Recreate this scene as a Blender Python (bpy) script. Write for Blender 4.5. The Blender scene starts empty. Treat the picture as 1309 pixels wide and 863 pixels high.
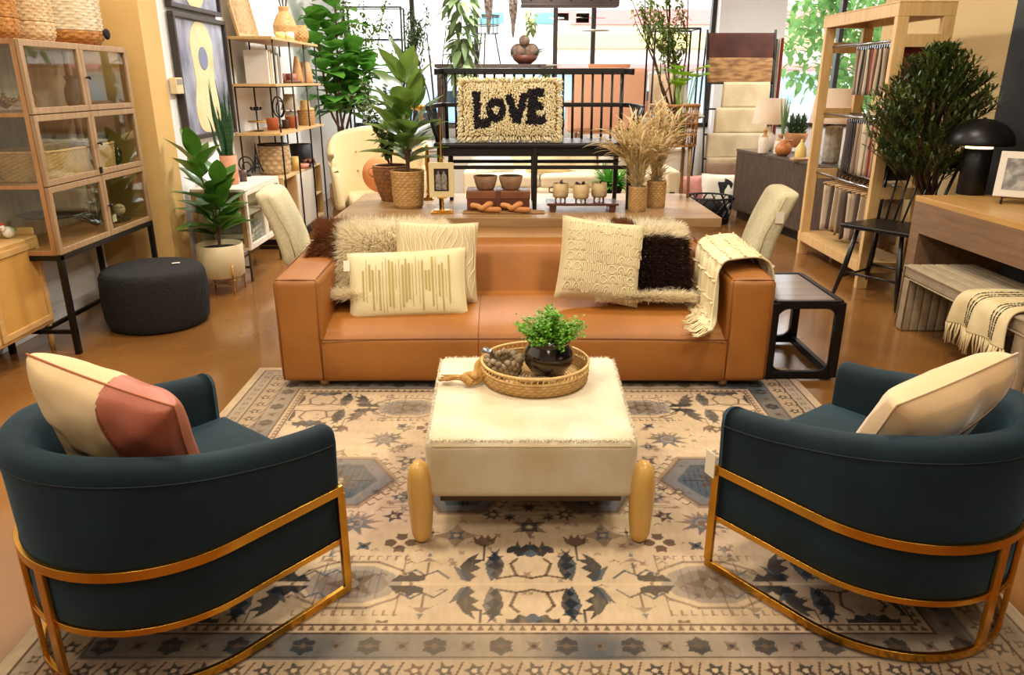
import bpy, math, random
import numpy as np
from mathutils import Vector, Matrix, Euler
random.seed(7)
PI = math.pi
SC = bpy.context.scene
COL = SC.collection
F_PX, PITCH, CAM_H = 955.0, math.radians(19), 1.6      # measured camera: focal length in px of the 1309 wide frame

# ---------------------------------------------------------------- measuring helpers (photo point -> place in metres)
def ray(px, py):
    a = (px-654.5)/F_PX; v = (431.5-py)/F_PX
    return (a, math.cos(PITCH)+v*math.sin(PITCH), -math.sin(PITCH)+v*math.cos(PITCH))
def onz(px, py, z=0.0):
    d = ray(px, py); t = (z-CAM_H)/d[2]; return Vector((d[0]*t, d[1]*t, z))
def ony(px, py, y):
    d = ray(px, py); t = y/d[1]; return Vector((d[0]*t, y, CAM_H+d[2]*t))
def onx(px, py, x):
    d = ray(px, py); t = x/d[0]; return Vector((x, d[1]*t, CAM_H+d[2]*t))

# ---------------------------------------------------------------- colours and materials
def lin(h):
    h = h.lstrip('#'); o = []
    for i in (0, 2, 4):
        c = int(h[i:i+2], 16)/255
        o.append(c/12.92 if c <= .04045 else ((c+.055)/1.055)**2.4)
    return (o[0], o[1], o[2], 1)
MATS = {}
def M(key, hexa, rough=.6, metal=0, var=None, bump=None, sheen=0, coat=0, trans=0, emis=None, weave=None, vcol=False, spec=.5, sss=0, backlit=0, coords='Object', vmul=False):
    """procedural principled material; var=(scale, hex2, stretch, contrast), bump=(scale, strength, stretch), weave=(su, sv, hex2, strength) on uv"""
    if key in MATS: return MATS[key]
    m = bpy.data.materials.new(key); m.use_nodes = True; MATS[key] = m
    n = m.node_tree.nodes; l = m.node_tree.links; n.clear()
    out = n.new('ShaderNodeOutputMaterial'); b = n.new('ShaderNodeBsdfPrincipled'); l.new(b.outputs[0], out.inputs[0])
    b.inputs['Base Color'].default_value = lin(hexa); b.inputs['Roughness'].default_value = rough
    b.inputs['Metallic'].default_value = metal; b.inputs['Specular IOR Level'].default_value = spec
    if sheen: b.inputs['Sheen Weight'].default_value = sheen; b.inputs['Sheen Roughness'].default_value = .45
    if coat: b.inputs['Coat Weight'].default_value = coat; b.inputs['Coat Roughness'].default_value = .12
    if trans: b.inputs['Transmission Weight'].default_value = trans
    if emis: b.inputs['Emission Color'].default_value = lin(emis[0]); b.inputs['Emission Strength'].default_value = emis[1]
    tc = n.new('ShaderNodeTexCoord')
    def mapped(st, which=coords):
        mp = n.new('ShaderNodeMapping'); l.new(tc.outputs[which], mp.inputs[0]); mp.inputs['Scale'].default_value = st or (1, 1, 1); return mp.outputs[0]
    csock = None
    if vcol:
        a = n.new('ShaderNodeVertexColor'); a.layer_name = 'Col'; csock = a.outputs[0]
    if var:
        t = n.new('ShaderNodeTexNoise'); t.inputs['Scale'].default_value = var[0]; t.inputs['Detail'].default_value = 5
        l.new(mapped(var[2] if len(var) > 2 else None), t.inputs[0])
        r = n.new('ShaderNodeMapRange'); k = var[3] if len(var) > 3 else .18
        r.inputs[1].default_value = .5-k; r.inputs[2].default_value = .5+k; l.new(t.outputs[0], r.inputs[0])
        x = n.new('ShaderNodeMix'); x.data_type = 'RGBA'; l.new(r.outputs[0], x.inputs[0])
        x.inputs[6].default_value = lin(hexa); x.inputs[7].default_value = lin(var[1])
        if csock: l.new(csock, x.inputs[6])
        csock = x.outputs[2]
    hs = None
    if weave:
        w = []
        for ax, s in ((0, weave[0]), (1, weave[1])):
            t = n.new('ShaderNodeTexWave'); t.bands_direction = 'XY'[ax]; t.inputs['Scale'].default_value = s; t.inputs['Distortion'].default_value = .6
            t.inputs['Detail'].default_value = 1; l.new(tc.outputs['UV'], t.inputs[0]); w.append(t.outputs['Fac'])
        mm = n.new('ShaderNodeMath'); mm.operation = 'MULTIPLY'; l.new(w[0], mm.inputs[0]); l.new(w[1], mm.inputs[1])
        rr = n.new('ShaderNodeMapRange'); rr.inputs[1].default_value = 0; rr.inputs[2].default_value = .45; l.new(mm.outputs[0], rr.inputs[0])
        x = n.new('ShaderNodeMix'); x.data_type = 'RGBA'; l.new(rr.outputs[0], x.inputs[0])
        x.inputs[6].default_value = lin(weave[2]); x.inputs[7].default_value = lin(hexa)
        if csock: l.new(csock, x.inputs[7])
        csock = x.outputs[2]; hs = rr.outputs[0]
    if vmul:
        a = n.new('ShaderNodeVertexColor'); a.layer_name = 'Col'; x = n.new('ShaderNodeMix'); x.data_type = 'RGBA'; x.blend_type = 'MULTIPLY'; x.inputs[0].default_value = 1
        x.inputs[6].default_value = lin(hexa)
        if csock: l.new(csock, x.inputs[6])
        l.new(a.outputs[0], x.inputs[7]); csock = x.outputs[2]; m['vmul'] = True
    if csock: l.new(csock, b.inputs['Base Color'])
    if bump or hs:
        bp = n.new('ShaderNodeBump'); bp.inputs['Distance'].default_value = .01
        if bump:
            t = n.new('ShaderNodeTexNoise'); t.inputs['Scale'].default_value = bump[0]; t.inputs['Detail'].default_value = 4
            l.new(mapped(bump[2] if len(bump) > 2 else None), t.inputs[0])
            bp.inputs['Strength'].default_value = bump[1]; l.new(t.outputs[0], bp.inputs['Height'])
        if hs:
            bp.inputs['Strength'].default_value = weave[3]; l.new(hs, bp.inputs['Height'])
        l.new(bp.outputs[0], b.inputs['Normal'])
    if backlit:
        tr = n.new('ShaderNodeBsdfTranslucent'); mx = n.new('ShaderNodeMixShader'); mx.inputs[0].default_value = backlit
        l.new(b.outputs[0], mx.inputs[1]); l.new(tr.outputs[0], mx.inputs[2]); l.new(mx.outputs[0], out.inputs[0])
        if csock: l.new(csock, tr.inputs[0])
        else: tr.inputs[0].default_value = lin(hexa)
    return m
def Glass(key, tint='#ffffff', refl=.08):
    if key in MATS: return MATS[key]
    m = bpy.data.materials.new(key); m.use_nodes = True; MATS[key] = m
    n = m.node_tree.nodes; l = m.node_tree.links; n.clear()
    out = n.new('ShaderNodeOutputMaterial'); t = n.new('ShaderNodeBsdfTransparent'); g = n.new('ShaderNodeBsdfGlossy')
    g.inputs['Roughness'].default_value = .02; t.inputs[0].default_value = lin(tint)
    lw = n.new('ShaderNodeLayerWeight'); pw = n.new('ShaderNodeMath'); pw.operation = 'POWER'; pw.inputs[1].default_value = 4; l.new(lw.outputs['Facing'], pw.inputs[0])
    lw.inputs[0].default_value = .5
    a = n.new('ShaderNodeMath'); a.operation = 'MULTIPLY_ADD'; a.inputs[1].default_value = .6; a.inputs[2].default_value = .02+refl; a.use_clamp = True; l.new(pw.outputs[0], a.inputs[0])
    mx = n.new('ShaderNodeMixShader'); l.new(a.outputs[0], mx.inputs[0]); l.new(t.outputs[0], mx.inputs[1]); l.new(g.outputs[0], mx.inputs[2]); l.new(mx.outputs[0], out.inputs[0])
    return m

# ---------------------------------------------------------------- mesh builder
class B:
    def __init__(s): s.v = []; s.f = []; s.uv = []; s.c = []
    def add(s, vs, fs, uvs=None, col=None):
        o = len(s.v); s.v += [tuple(v) for v in vs]; s.f += [tuple(i+o for i in f) for f in fs]
        s.uv += uvs if uvs else [(0, 0)]*len(vs)
        s.c += [col or (1, 1, 1)]*len(vs); return s
    def box(s, c, d, rz=0, rx=0, ry=0, taper=1.0):
        m = Euler((rx, ry, rz)).to_matrix(); vs = []
        for z in (-.5, .5):
            k = taper if z < 0 else 1
            for x, y in ((-.5, -.5), (.5, -.5), (.5, .5), (-.5, .5)):
                vs.append(m @ Vector((x*d[0]*k, y*d[1]*k, z*d[2])) + Vector(c))
        uv = [(v.x+v.y, v.z) for v in vs]
        return s.add(vs, [(3, 2, 1, 0), (4, 5, 6, 7), (0, 1, 5, 4), (1, 2, 6, 5), (2, 3, 7, 6), (3, 0, 4, 7)], uv)
    def bb(s, a, b):
        return s.box([(a[i]+b[i])/2 for i in range(3)], [abs(b[i]-a[i]) for i in range(3)])
    def grid(s, fn, nu, nv, closed=False, col=None, flip=False):
        vs = []; uv = []
        for j in range(nv+1):
            for i in range(nu+1):
                p = fn(i/nu, j/nv); vs.append(p); uv.append((i/nu, j/nv))
        fs = []
        for j in range(nv):
            for i in range(nu):
                a = j*(nu+1)+i; q = (a, a+1, a+nu+2, a+nu+1); fs.append(q[::-1] if flip else q)
        return s.add(vs, fs, uv, col)
    def lathe(s, prof, c=(0, 0, 0), seg=28, rfun=None, axis='Z'):
        vs = []; uv = []; n = len(prof); L = 0
        for j, (r, z) in enumerate(prof):
            if j: L += math.dist(prof[j-1], prof[j])
            for i in range(seg+1):
                a = 2*PI*i/seg; rr = r + (rfun(i, j, a, z) if rfun and r > 1e-4 else 0)
                p = (rr*math.cos(a), rr*math.sin(a), z)
                if axis == 'Y': p = (p[0], p[2], p[1])
                if axis == 'X': p = (p[2], p[0], p[1])
                vs.append((p[0]+c[0], p[1]+c[1], p[2]+c[2])); uv.append((i/seg, L))
        fs = []
        for j in range(n-1):
            for i in range(seg):
                a = j*(seg+1)+i; fs.append((a, a+1, a+seg+2, a+seg+1))
        return s.add(vs, fs, uv)
    def tube(s, pts, r, seg=8, caps=True, flat=None):
        """sweep a circle (or flat=(w,h) rectangle) along pts; r may be a list"""
        P = [Vector(p) for p in pts]; n = len(P); rs = r if isinstance(r, (list, tuple)) else [r]*n
        t0 = (P[1]-P[0]).normalized(); up = Vector((0, 0, 1)) if abs(t0.z) < .9 else Vector((1, 0, 0))
        vs = []; uv = []; L = 0
        for k in range(n):
            t = ((P[min(k+1, n-1)]-P[k]).normalized() + (P[k]-P[max(k-1, 0)]).normalized())
            t = t.normalized() if t.length > 1e-6 else t0
            if k: L += (P[k]-P[k-1]).length
            x = up.cross(t); x = x.normalized() if x.length > 1e-5 else Vector((1, 0, 0)); y = t.cross(x).normalized()
            if abs(t.z) < .9 or flat: pass
            up = y if not flat else up
            if flat:
                for a, b in ((-1, -1), (1, -1), (1, 1), (-1, 1)): vs.append(P[k]+x*a*flat[0]/2+y*b*flat[1]/2); uv.append((a, L))
            else:
                for i in range(seg):
                    a = 2*PI*i/seg; vs.append(P[k]+x*math.cos(a)*rs[k]+y*math.sin(a)*rs[k]); uv.append((i/seg, L))
        sg = 4 if flat else seg; fs = []
        for k in range(n-1):
            for i in range(sg):
                a = k*sg+i; b2 = k*sg+(i+1) % sg; fs.append((a, b2, b2+sg, a+sg))
        if caps: fs.append(tuple(range(sg))[::-1]); fs.append(tuple((n-1)*sg+i for i in range(sg)))
        return s.add(vs, fs, uv)
    def ball(s, c, r, seg=12, sc=(1, 1, 1)):
        n = max(6, seg//2+2)
        pr = [(r*math.sin(PI*j/n), -r*math.cos(PI*j/n)) for j in range(n+1)]
        o = len(s.v); s.lathe(pr, (0, 0, 0), seg)
        for i in range(o, len(s.v)):
            v = s.v[i]; s.v[i] = (v[0]*sc[0]+c[0], v[1]*sc[1]+c[1], v[2]*sc[2]+c[2])
        return s
    def prism(s, poly, depth, fr=lambda a, b, d: (a, d, b)):
        """extrude a 2D outline; fr maps (a, b, d) to 3D"""
        n = len(poly); vs = [fr(a, b, 0) for a, b in poly]+[fr(a, b, depth) for a, b in poly]
        return s.add(vs, [tuple(range(n)), tuple(range(2*n-1, n-1, -1))]+[(i, i+n, (i+1) % n+n, (i+1) % n) for i in range(n)])
    def leaf(s, base, d, L, W, up=(0, 0, 1), bend=.25, fold=.12, nu=6, point=1.0, col=None, wave=0):
        d = Vector(d).normalized(); up = Vector(up); x = d.cross(up)
        x = x.normalized() if x.length > 1e-4 else Vector((1, 0, 0)); n = x.cross(d).normalized(); base = Vector(base); vs = []; uv = []
        for i in range(nu+1):
            t = i/nu; w = W/2*(math.sin(PI*min(1, t**(.8*point)))**.75 if 0 < t < 1 else .02)
            c = base + d*L*t - n*L*bend*t*t
            for k, q in enumerate((-1, 0, 1)):
                vs.append(c + x*w*q + n*(abs(q)*fold*w*2 + (wave*math.sin(t*14+q)*w if q else 0))); uv.append((q*.5+.5, t))
        fs = []
        for i in range(nu):
            for k in range(2): a = i*3+k; fs.append((a, a+1, a+4, a+3))
        return s.add(vs, fs, uv, col)
    def mesh(s, name, smooth=True, force=False):
        me = bpy.data.meshes.new(name); me.from_pydata(s.v, [], s.f); me.update()
        if s.uv:
            ul = me.uv_layers.new(name='UVMap'); idx = np.empty(len(me.loops), dtype=np.int32); me.loops.foreach_get('vertex_index', idx)
            ul.data.foreach_set('uv', np.array(s.uv, dtype=np.float32)[idx].ravel())
        if force or any(c != (1, 1, 1) for c in s.c):
            ca = me.color_attributes.new('Col', 'FLOAT_COLOR', 'POINT')
            ca.data.foreach_set('color', np.hstack([np.array(s.c, dtype=np.float32), np.ones((len(s.c), 1), dtype=np.float32)]).ravel())
        if smooth: me.shade_smooth() if hasattr(me, 'shade_smooth') else None
        return me
    def build(s, name, mat, parent=None, smooth=False, bevel=0, sub=0, seg=2, loc=None, rz=0, solid=0, fixn=False):
        me = s.mesh(name, smooth, bool(mat.get('vmul')))
        if smooth: me.polygons.foreach_set('use_smooth', [True]*len(me.polygons))
        o = bpy.data.objects.new(name, me); COL.objects.link(o); me.materials.append(mat)
        if parent: o.parent = parent
        if loc is not None: o.location = loc
        o.rotation_euler[2] = rz
        if solid: md = o.modifiers.new('solid', 'SOLIDIFY'); md.thickness = solid; md.offset = 0
        if bevel:
            md = o.modifiers.new('bevel', 'BEVEL'); md.width = bevel; md.segments = seg; md.limit_method = 'ANGLE'; md.angle_limit = .6; md.harden_normals = False
            if not smooth: me.polygons.foreach_set('use_smooth', [True]*len(me.polygons)); w = o.modifiers.new('wn', 'WEIGHTED_NORMAL'); w.keep_sharp = True
        if sub: md = o.modifiers.new('sub', 'SUBSURF'); md.levels = sub; md.render_levels = sub
        return o
def thing(name, label, cat, loc=(0, 0, 0), rz=0, group=None):
    o = bpy.data.objects.new(name, None); COL.objects.link(o); o.empty_display_size = .05
    o.location = loc; o.rotation_euler = (0, 0, rz); o['label'] = label; o['category'] = cat
    if group: o['group'] = group
    return o
def tag(o, label, cat, group=None, kind=None):
    o['label'] = label; o['category'] = cat
    if group: o['group'] = group
    if kind: o['kind'] = kind
    return o
def struct(o): o['kind'] = 'structure'; return o
def dup(root, loc=None, rz=None, label=None, parent=None):
    kids = [c for c in bpy.data.objects if c.parent == root]
    r = root.copy(); COL.objects.link(r)
    if parent: r.parent = parent
    if loc is not None: r.location = loc
    if rz is not None: r.rotation_euler[2] = rz
    if label: r['label'] = label
    for c in kids: dup(c, parent=r)
    return r
def smooth_path(pts, n=8, closed=False):
    P = [Vector(p) for p in pts]; out = []; m = len(P)
    rng = range(m if closed else m-1)
    for i in rng:
        p0 = P[(i-1) % m] if closed or i > 0 else P[i]; p1 = P[i]; p2 = P[(i+1) % m]; p3 = P[(i+2) % m] if closed or i+2 < m else P[(i+1) % m]
        for k in range(n):
            t = k/n; out.append(.5*((2*p1)+(p2-p0)*t+(2*p0-5*p1+4*p2-p3)*t*t+(3*p1-p0-3*p2+p3)*t**3))
    if not closed: out.append(P[-1])
    return out
def vnoise(x, y, seed=0):
    """smooth value noise"""
    xi, yi = math.floor(x), math.floor(y); fx, fy = x-xi, y-yi; fx = fx*fx*(3-2*fx); fy = fy*fy*(3-2*fy)
    def h(a, b): return (math.sin(a*127.1+b*311.7+seed*74.7)*43758.5453) % 1
    return (h(xi, yi)*(1-fx)+h(xi+1, yi)*fx)*(1-fy)+(h(xi, yi+1)*(1-fx)+h(xi+1, yi+1)*fx)*fy
def cushion(w, h, t, n=26, pinch=.06, wr=.01, seed=1, power=.42, piping=False):
    """pillow in the local XZ plane, thickness along Y, centred"""
    b = B()
    for side in (-1, 1):
        def fn(u, v, side=side):
            a, c = 2*u-1, 2*v-1
            x = w/2*a*(1-pinch*(1-c*c)); z = h/2*c*(1-pinch*(1-a*a))
            e = max(0, (1-a**4)*(1-c**4))**power if abs(a) < 1 and abs(c) < 1 else 0
            y = side*(t/2*e + wr*(vnoise(u*6, v*6, seed+side)-.5)*e*2)
            return (x, y, z)
        b.grid(fn, n, n, flip=(side > 0))
    return b
def rim_path(w, h, pinch=.06, n=12):
    p = []
    for k in range(4*n):
        s = k//n; t = (k % n)/n*2-1
        a, c = ((t, -1), (1, t), (-t, 1), (-1, -t))[s]
        p.append((w/2*a*(1-pinch*(1-c*c)), 0, h/2*c*(1-pinch*(1-a*a))))
    p.append(p[0]); return p
def fur(b, pts, L, W, cols, grav=.4, jit=.5, seg=3):
    """pts: list of (pos, normal, flow, colour or None)"""
    for p, nrm, flow, c in pts:
        p = Vector(p); nrm = Vector(nrm); flow = Vector(flow)
        d = (nrm*(.5+random.random()*.6)+flow*(.6+random.random()*.7)+Vector((random.uniform(-1, 1), random.uniform(-1, 1), random.uniform(-1, 1)))*jit).normalized()
        l = L*random.uniform(.55, 1.2); x = d.cross(Vector((random.uniform(-1, 1), random.uniform(-1, 1), random.uniform(-1, 1)))).normalized()
        cc = c or random.choice(cols); k = random.uniform(.8, 1.08); cc = (cc[0]*k, cc[1]*k, cc[2]*k)
        vs = []; q = p.copy()
        for i in range(seg+1):
            w = W*(1-i/seg)**.7*.5+.0002
            vs += [q-x*w, q+x*w]; q = q+d*l/seg; d = (d+Vector((0, 0, -grav/seg))).normalized()
        b.add(vs, [(2*i, 2*i+1, 2*i+3, 2*i+2) for i in range(seg)], None, cc)
def wicker(rows, prof, n, amp=.004, c=(0, 0, 0)):
    """basket wall with an over-under weave pressed into the surface"""
    def rf(i, j, a, z):
        ph = PI*(j//2 % 2); return amp*math.sin(a*n/2+ph)*(1 if j % 2 else .1)
    P = []; m = len(prof)-1
    for k in range(rows*2+1):
        t = k/(rows*2)*m; i = min(int(t), m-1); f = t-i
        P.append((prof[i][0]*(1-f)+prof[i+1][0]*f + (-.0018 if k % 2 == 0 else .0012), prof[i][1]*(1-f)+prof[i+1][1]*f))
    sg = max(24, n*4 if n < 30 else n*2); b = B().lathe(P, c, seg=sg, rfun=rf)
    for j in range(len(P)):
        for i in range(sg+1):
            k = 1.05 if math.sin(2*PI*i/sg*n/2+PI*(j//2 % 2)) > 0 else .74
            if j % 2 == 0: k = .60  # row gaps darkened in the colour, as shade between the strands
            b.c[j*(sg+1)+i] = (k, k*.94, k*.86)
    return b
def ringpts(r, z, n=32, c=(0, 0)): return [(c[0]+r*math.cos(2*PI*i/n), c[1]+r*math.sin(2*PI*i/n), z) for i in range(n+1)]

# ---------------------------------------------------------------- shared materials
OAK = M('oak', '#c39b68', .5, var=(3, '#a97f4e', (1, 1, 12), .2), bump=(30, .1, (1, 1, 6)))
OAKX = M('oak_x', '#b08d60', .45, var=(4, '#8c6840', (1, 14, 14), .2), bump=(30, .1, (1, 8, 8)))
PALEOAK = M('pale_oak', '#d2b483', .5, var=(4, '#bf9c66', (8, 8, 1), .2))
BLACK = M('black_metal', '#14120f', .38, metal=.3)
BLACKWOOD = M('black_wood', '#100e0e', .35)
BRASS = M('brass', '#dba646', .27, metal=1, var=(6, '#b88432', None, .25))
PAPER = M('paper_tag', '#e8ddc6', .7)
SOIL = M('soil', '#2a1c12', .95, bump=(60, .8))
WHITE = M('white_paint', '#e9e6df', .5)
WICK = M('wicker', '#d9b47c', .6, var=(25, '#bd8f50', None, .25), vmul=True)
WICKD = M('wicker_dark', '#ad7646', .55, var=(25, '#84542e', None, .25), vmul=True)
LEAFG = M('leaf_green', '#2f5a22', .38, var=(5, '#5d8a32', None, .2), backlit=.25)
LEAFD = M('leaf_dark', '#1f3f1c', .4, var=(6, '#3c6228', None, .2), backlit=.15)
LEAFO = M('leaf_olive', '#5f7440', .45, var=(6, '#3e5a2a', None, .2), backlit=.35)
BARK = M('bark', '#6b4c34', .85, var=(12, '#48301f'), bump=(40, .4))
TERRA = M('terracotta', '#b9683d', .7, var=(9, '#a05530'))
# ================================================================= SETTING
fl = B().bb((-4.2, -3, -.1), (8, 13.1, 0))
FLOOR = M('stained_concrete', '#9a6a34', .26, var=(1.1, '#6f4620', None, .28), coat=.6)
nt = FLOOR.node_tree; bs = [x for x in nt.nodes if x.type == 'BSDF_PRINCIPLED'][0]
t2 = nt.nodes.new('ShaderNodeTexNoise'); t2.inputs['Scale'].default_value = 9; t2.inputs['Detail'].default_value = 6
rr = nt.nodes.new('ShaderNodeMapRange'); rr.inputs[3].default_value = .16; rr.inputs[4].default_value = .36; nt.links.new(t2.outputs[0], rr.inputs[0]); nt.links.new(rr.outputs[0], bs.inputs['Roughness'])
struct(fl.build('floor', FLOOR))
WALLC = M('wall_cream', '#eeeff0', .75, var=(2, '#e6e6e4', None, .3), bump=(120, .05))
WALLT = M('wall_tan', '#d6b070', .75, var=(2, '#cfa764', None, .3), bump=(120, .05))
CEIL = M('ceiling_white', '#e8dcc4', .8)
struct(B().bb((-4.2, -3, 3.4), (8, 13.1, 3.5)).build('ceiling', CEIL))
struct(B().bb((-3.3, -3, 0), (-3.16, 5.7, 3.4)).build('wall_left', WALLC))
struct(B().bb((-3.3, 5.7, 0), (-2.62, 6.0, 3.4)).build('wall_left_pier', WALLT))
struct(B().bb((-3.3, 6.0, 0), (-2.63, 13.1, 3.4)).build('wall_left_far', WALLC))
struct(B().bb((3.76, -3, 0), (4.0, 8.2, 3.4)).build('wall_right', M('wall_right_cream', '#dfc38c', .75, bump=(120, .05))))
struct(B().bb((4.0, 8.1, 0), (8, 8.2, 3.4)).build('wall_right_return', WALLC))
struct(B().bb((7.9, 8.2, 0), (8, 13.1, 3.4)).build('wall_right_far', WALLC))
struct(B().bb((-4.2, -3.1, 0), (8, -3, 3.4)).build('wall_back', WALLC))
struct(B().bb((3.72, -3, 0), (3.757, 6.0, 3.4)).build('wall_black_panel', M('black_panel', '#0d0c0c', .5, bump=(30, .1, (1, 1, 10)))))
BASEB = M('baseboard_white', '#dcdad6', .4)
struct(B().bb((-3.16, -3, 0), (-3.145, 5.7, .11)).build('baseboard_left', BASEB, bevel=.004))
struct(B().bb((-2.63, 6.0, 0), (-2.615, 12.9, .11)).build('baseboard_left_far', BASEB, bevel=.004))
# front window wall at Y = 13
WY = 13.0
struct(B().bb((-2.63, WY, 0), (8, WY+.1, .86)).build('wall_front_sill', WALLC))
struct(B().bb((-3.3, WY-.35, 0), (-2.72, WY+.1, 3.4)).build('wall_front_left_pier', WALLC))
struct(B().bb((3.27, WY-.25, 0), (4.32, WY+.1, 3.4)).build('wall_front_right_pier', WALLC))
FRAME = M('window_frame_dark', '#3b3533', .4, metal=.4)
GLS = Glass('window_glass', '#ffffff', .0)
def window(name, x0, x1, mull, z0=.86, z1=3.3):
    b = B()
    b.bb((x0, WY-.04, z0), (x1, WY+.08, z0+.07)).bb((x0, WY-.04, z1), (x1, WY+.08, z1+.07))
    for x in [x0+.035]+list(mull)+[x1-.035]: b.bb((x-.035, WY-.04, z0), (x+.035, WY+.08, z1))
    w = struct(b.build(name, FRAME))
    p = B().bb((x0+.03, WY+.015, z0+.03), (x1-.03, WY+.025, z1)).build('pane', GLS, w)
    return w
window('window_1', -2.72, 3.27, (-1.6, -.58, .70, 1.31))
window('window_2', 4.32, 8.0, (5.3, 6.5))
struct(B().bb((-2.72, WY-.04, 3.3), (8, WY+.1, 3.4)).build('trim_1', WALLC))

# outdoors, bright street
struct(B().bb((-30, 13.1, -.25), (40, 60, -.12)).build('ground_outside', M('asphalt', '#9a9a9c', .9, var=(3, '#8a8a8c'))))
def car(x, y, rz, hexc, label):
    t = thing('car', label, 'car', (x, y, -.12), rz)
    pr = [(-2.2, .35), (-2.25, .8), (-1.5, .95), (-.9, 1.45), (.9, 1.5), (1.6, 1.0), (2.2, .9), (2.25, .35)]
    B().prism(pr, 1.7, lambda a, b, d: (a, d-.85, b)).build('body', M('paint_'+hexc, hexc, .3, coat=.6), t, bevel=.08, seg=3)
    for s in (-1, 1):
        gl = [(-1.3, .98), (-.8, 1.38), (.8, 1.42), (1.3, 1.02)]
        B().prism(gl, .02, lambda a, b, d, s=s: (a, s*.86+d, b)).build('side_window', M('car_glass', '#20303a', .1), t)
        for wx in (-1.4, 1.4): B().lathe([(0, -.1), (.2, -.1), (.33, -.1), (.35, -.05), (.35, .05), (.33, .1), (.2, .1), (0, .1)], (wx, s*.8, .35), 24, axis='Y').build('wheel', M('tyre', '#151515', .8), t, smooth=True)
    return t
car(3.2, 24, 0, '#58b4cf', 'teal blue car parked outside behind the pink armchair')
car(-1.5, 27, 0, '#88aecb', 'blue car parked across the street at the left')
# building with coloured fascia
bt = thing('shop_building', 'white shop building with red and yellow fascia bands across the street', 'building', (6, 40, -.12))
B().bb((-22, 0, 0), (22, 6, 7)).build('wall', M('render_white', '#f2efe8', .8), bt, bevel=.05)
B().bb((-4, -.4, 4.3), (22, 0, 5.0)).build('red_fascia', M('fascia_red', '#e0908a', .5), bt, bevel=.03)
B().bb((-4, -.5, 3.2), (22, 0, 3.9)).build('yellow_fascia', M('fascia_yellow', '#ecd28e', .5), bt, bevel=.03)
B().bb((-4, -.45, 2.2), (22, 0, 2.5)).build('red_band', M('fascia_red', '#e0908a', .5), bt, bevel=.03)
for xa, xb in ((-7.6, -6.4), (-4.9, -3.2), (-2.9, -2.2)): B().bb((xa, -.4, 4.35), (xb, 0, 4.85)).build('teal_sign', M('fascia_teal', '#6fc0cc', .5), bt, bevel=.03)
for i in range(6): B().bb((-19+i*6.5, -.06, .6), (-15.5+i*6.5, 0, 2.0)).build('shop_window', M('shop_glass', '#9fb4bd', .15), bt)
def tree(x, y, h, r, label, n=2600):
    t = thing('tree', label, 'tree', (x, y, -.12), 0, None)
    B().tube([(0, 0, 0), (.1, 0, h*.35), (0, .1, h*.6)], [.18, .13, .08]).build('trunk', BARK, t, smooth=True)
    b = B()
    for i in range(n):
        a, c = random.uniform(0, 2*PI), random.uniform(-1, 1); q = r*random.uniform(.55, 1)**.6*(1+.25*math.sin(a*3+c*4))
        p = Vector((q*math.cos(a)*math.sqrt(1-c*c), q*math.sin(a)*math.sqrt(1-c*c), h*.65+q*c*.9))
        b.leaf(p, (random.uniform(-1, 1), random.uniform(-1, 1), random.uniform(-1, .5)), .28, .17, nu=3)
    b.build('foliage', M('outdoor_leaf', '#7fa85a', .6, var=(1, '#5f8f45'), backlit=.5), t)
    return t
tree(9.2, 20, 4.6, 2.2, 'sunlit green tree outside the right window, the nearer one')
tree(13.5, 25, 5.5, 2.6, 'sunlit green tree outside the right window, behind the nearer one')

# display platform in front of the window
pf = B().bb((-2.5, 11.2, 0), (2.55, 12.95, .62)).bb((-2.5, 11.17, .62), (2.55, 12.95, .66)).build('trim_display_platform', M('platform_cream', '#e2d6c2', .6), bevel=.01)
struct(pf)

# framed art on the left far wall, thermostat
def art(y0, y1, z0, z1, label, upper=False):
    t = thing('framed_artwork', label, 'picture', (-2.62, (y0+y1)/2, z0))
    h = z1-z0; w = (y1-y0)/2; fr = .035; b = B()
    b.bb((.0, -w, 0), (.05, w, fr)).bb((0, -w, h-fr), (.05, w, h)).bb((0, -w, fr), (.05, -w+fr, h-fr)).bb((0, w-fr, fr), (.05, w, h-fr))
    b.build('frame', M('frame_dark', '#2c2320', .45), t, bevel=.003)
    B().bb((.004, -w+fr, fr), (.02, w-fr, h-fr)).build('canvas', M('art_grey', '#b4bac8', .7, var=(4, '#6c6e84', (1, 1, .6), .16)), t)
    pts = []
    for k in range(48):
        a = 2*PI*k/48; cy, s = math.cos(a), math.sin(a)
        if upper: pts.append((cy*w*.5, h*.32+s*h*.3))
        else:
            hh = s*.5+.5; ww = (.62-.34*hh+.16*math.exp(-((hh-.86)/.16)**2)-.10*math.exp(-((hh-.45)/.14)**2))*w
            pts.append((math.copysign(abs(cy)**.55, cy)*ww, h*.04+hh*h*.92))
    B().prism(pts, .004, lambda a, b2, d: (.02+d, a, b2)).build('cream_shape', M('art_cream', '#dccfa6', .8, var=(8, '#cfc08f')), t)
    if not upper:
        pts = [(math.cos(2*PI*k/24)*w*.17, h*.66+math.sin(2*PI*k/24)*h*.095) for k in range(24)]
        B().prism(pts, .003, lambda a, b2, d: (.0245+d, a, b2)).build('blue_oval', M('art_blue', '#77809a', .8), t)
    return t
art(6.15, 7.25, 1.14, 2.10, 'abstract guitar like picture with dark frame on the left wall')
art(6.15, 7.2, 2.13, 3.05, 'upper framed picture of a pale shape, mostly above the view', True)
t = thing('thermostat', 'small cream wall thermostat overlapping the dark picture frame', 'thermostat', (-2.62, 6.1, 1.5))
B().bb((0, -.07, 0), (.055, .055, .12)).build('housing', M('thermo_cream', '#d8c49a', .5), t, bevel=.006)
B().bb((.055, -.055, .07), (.058, .035, .11)).build('screen', M('thermo_screen', '#8f8f8c', .3), t)
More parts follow.
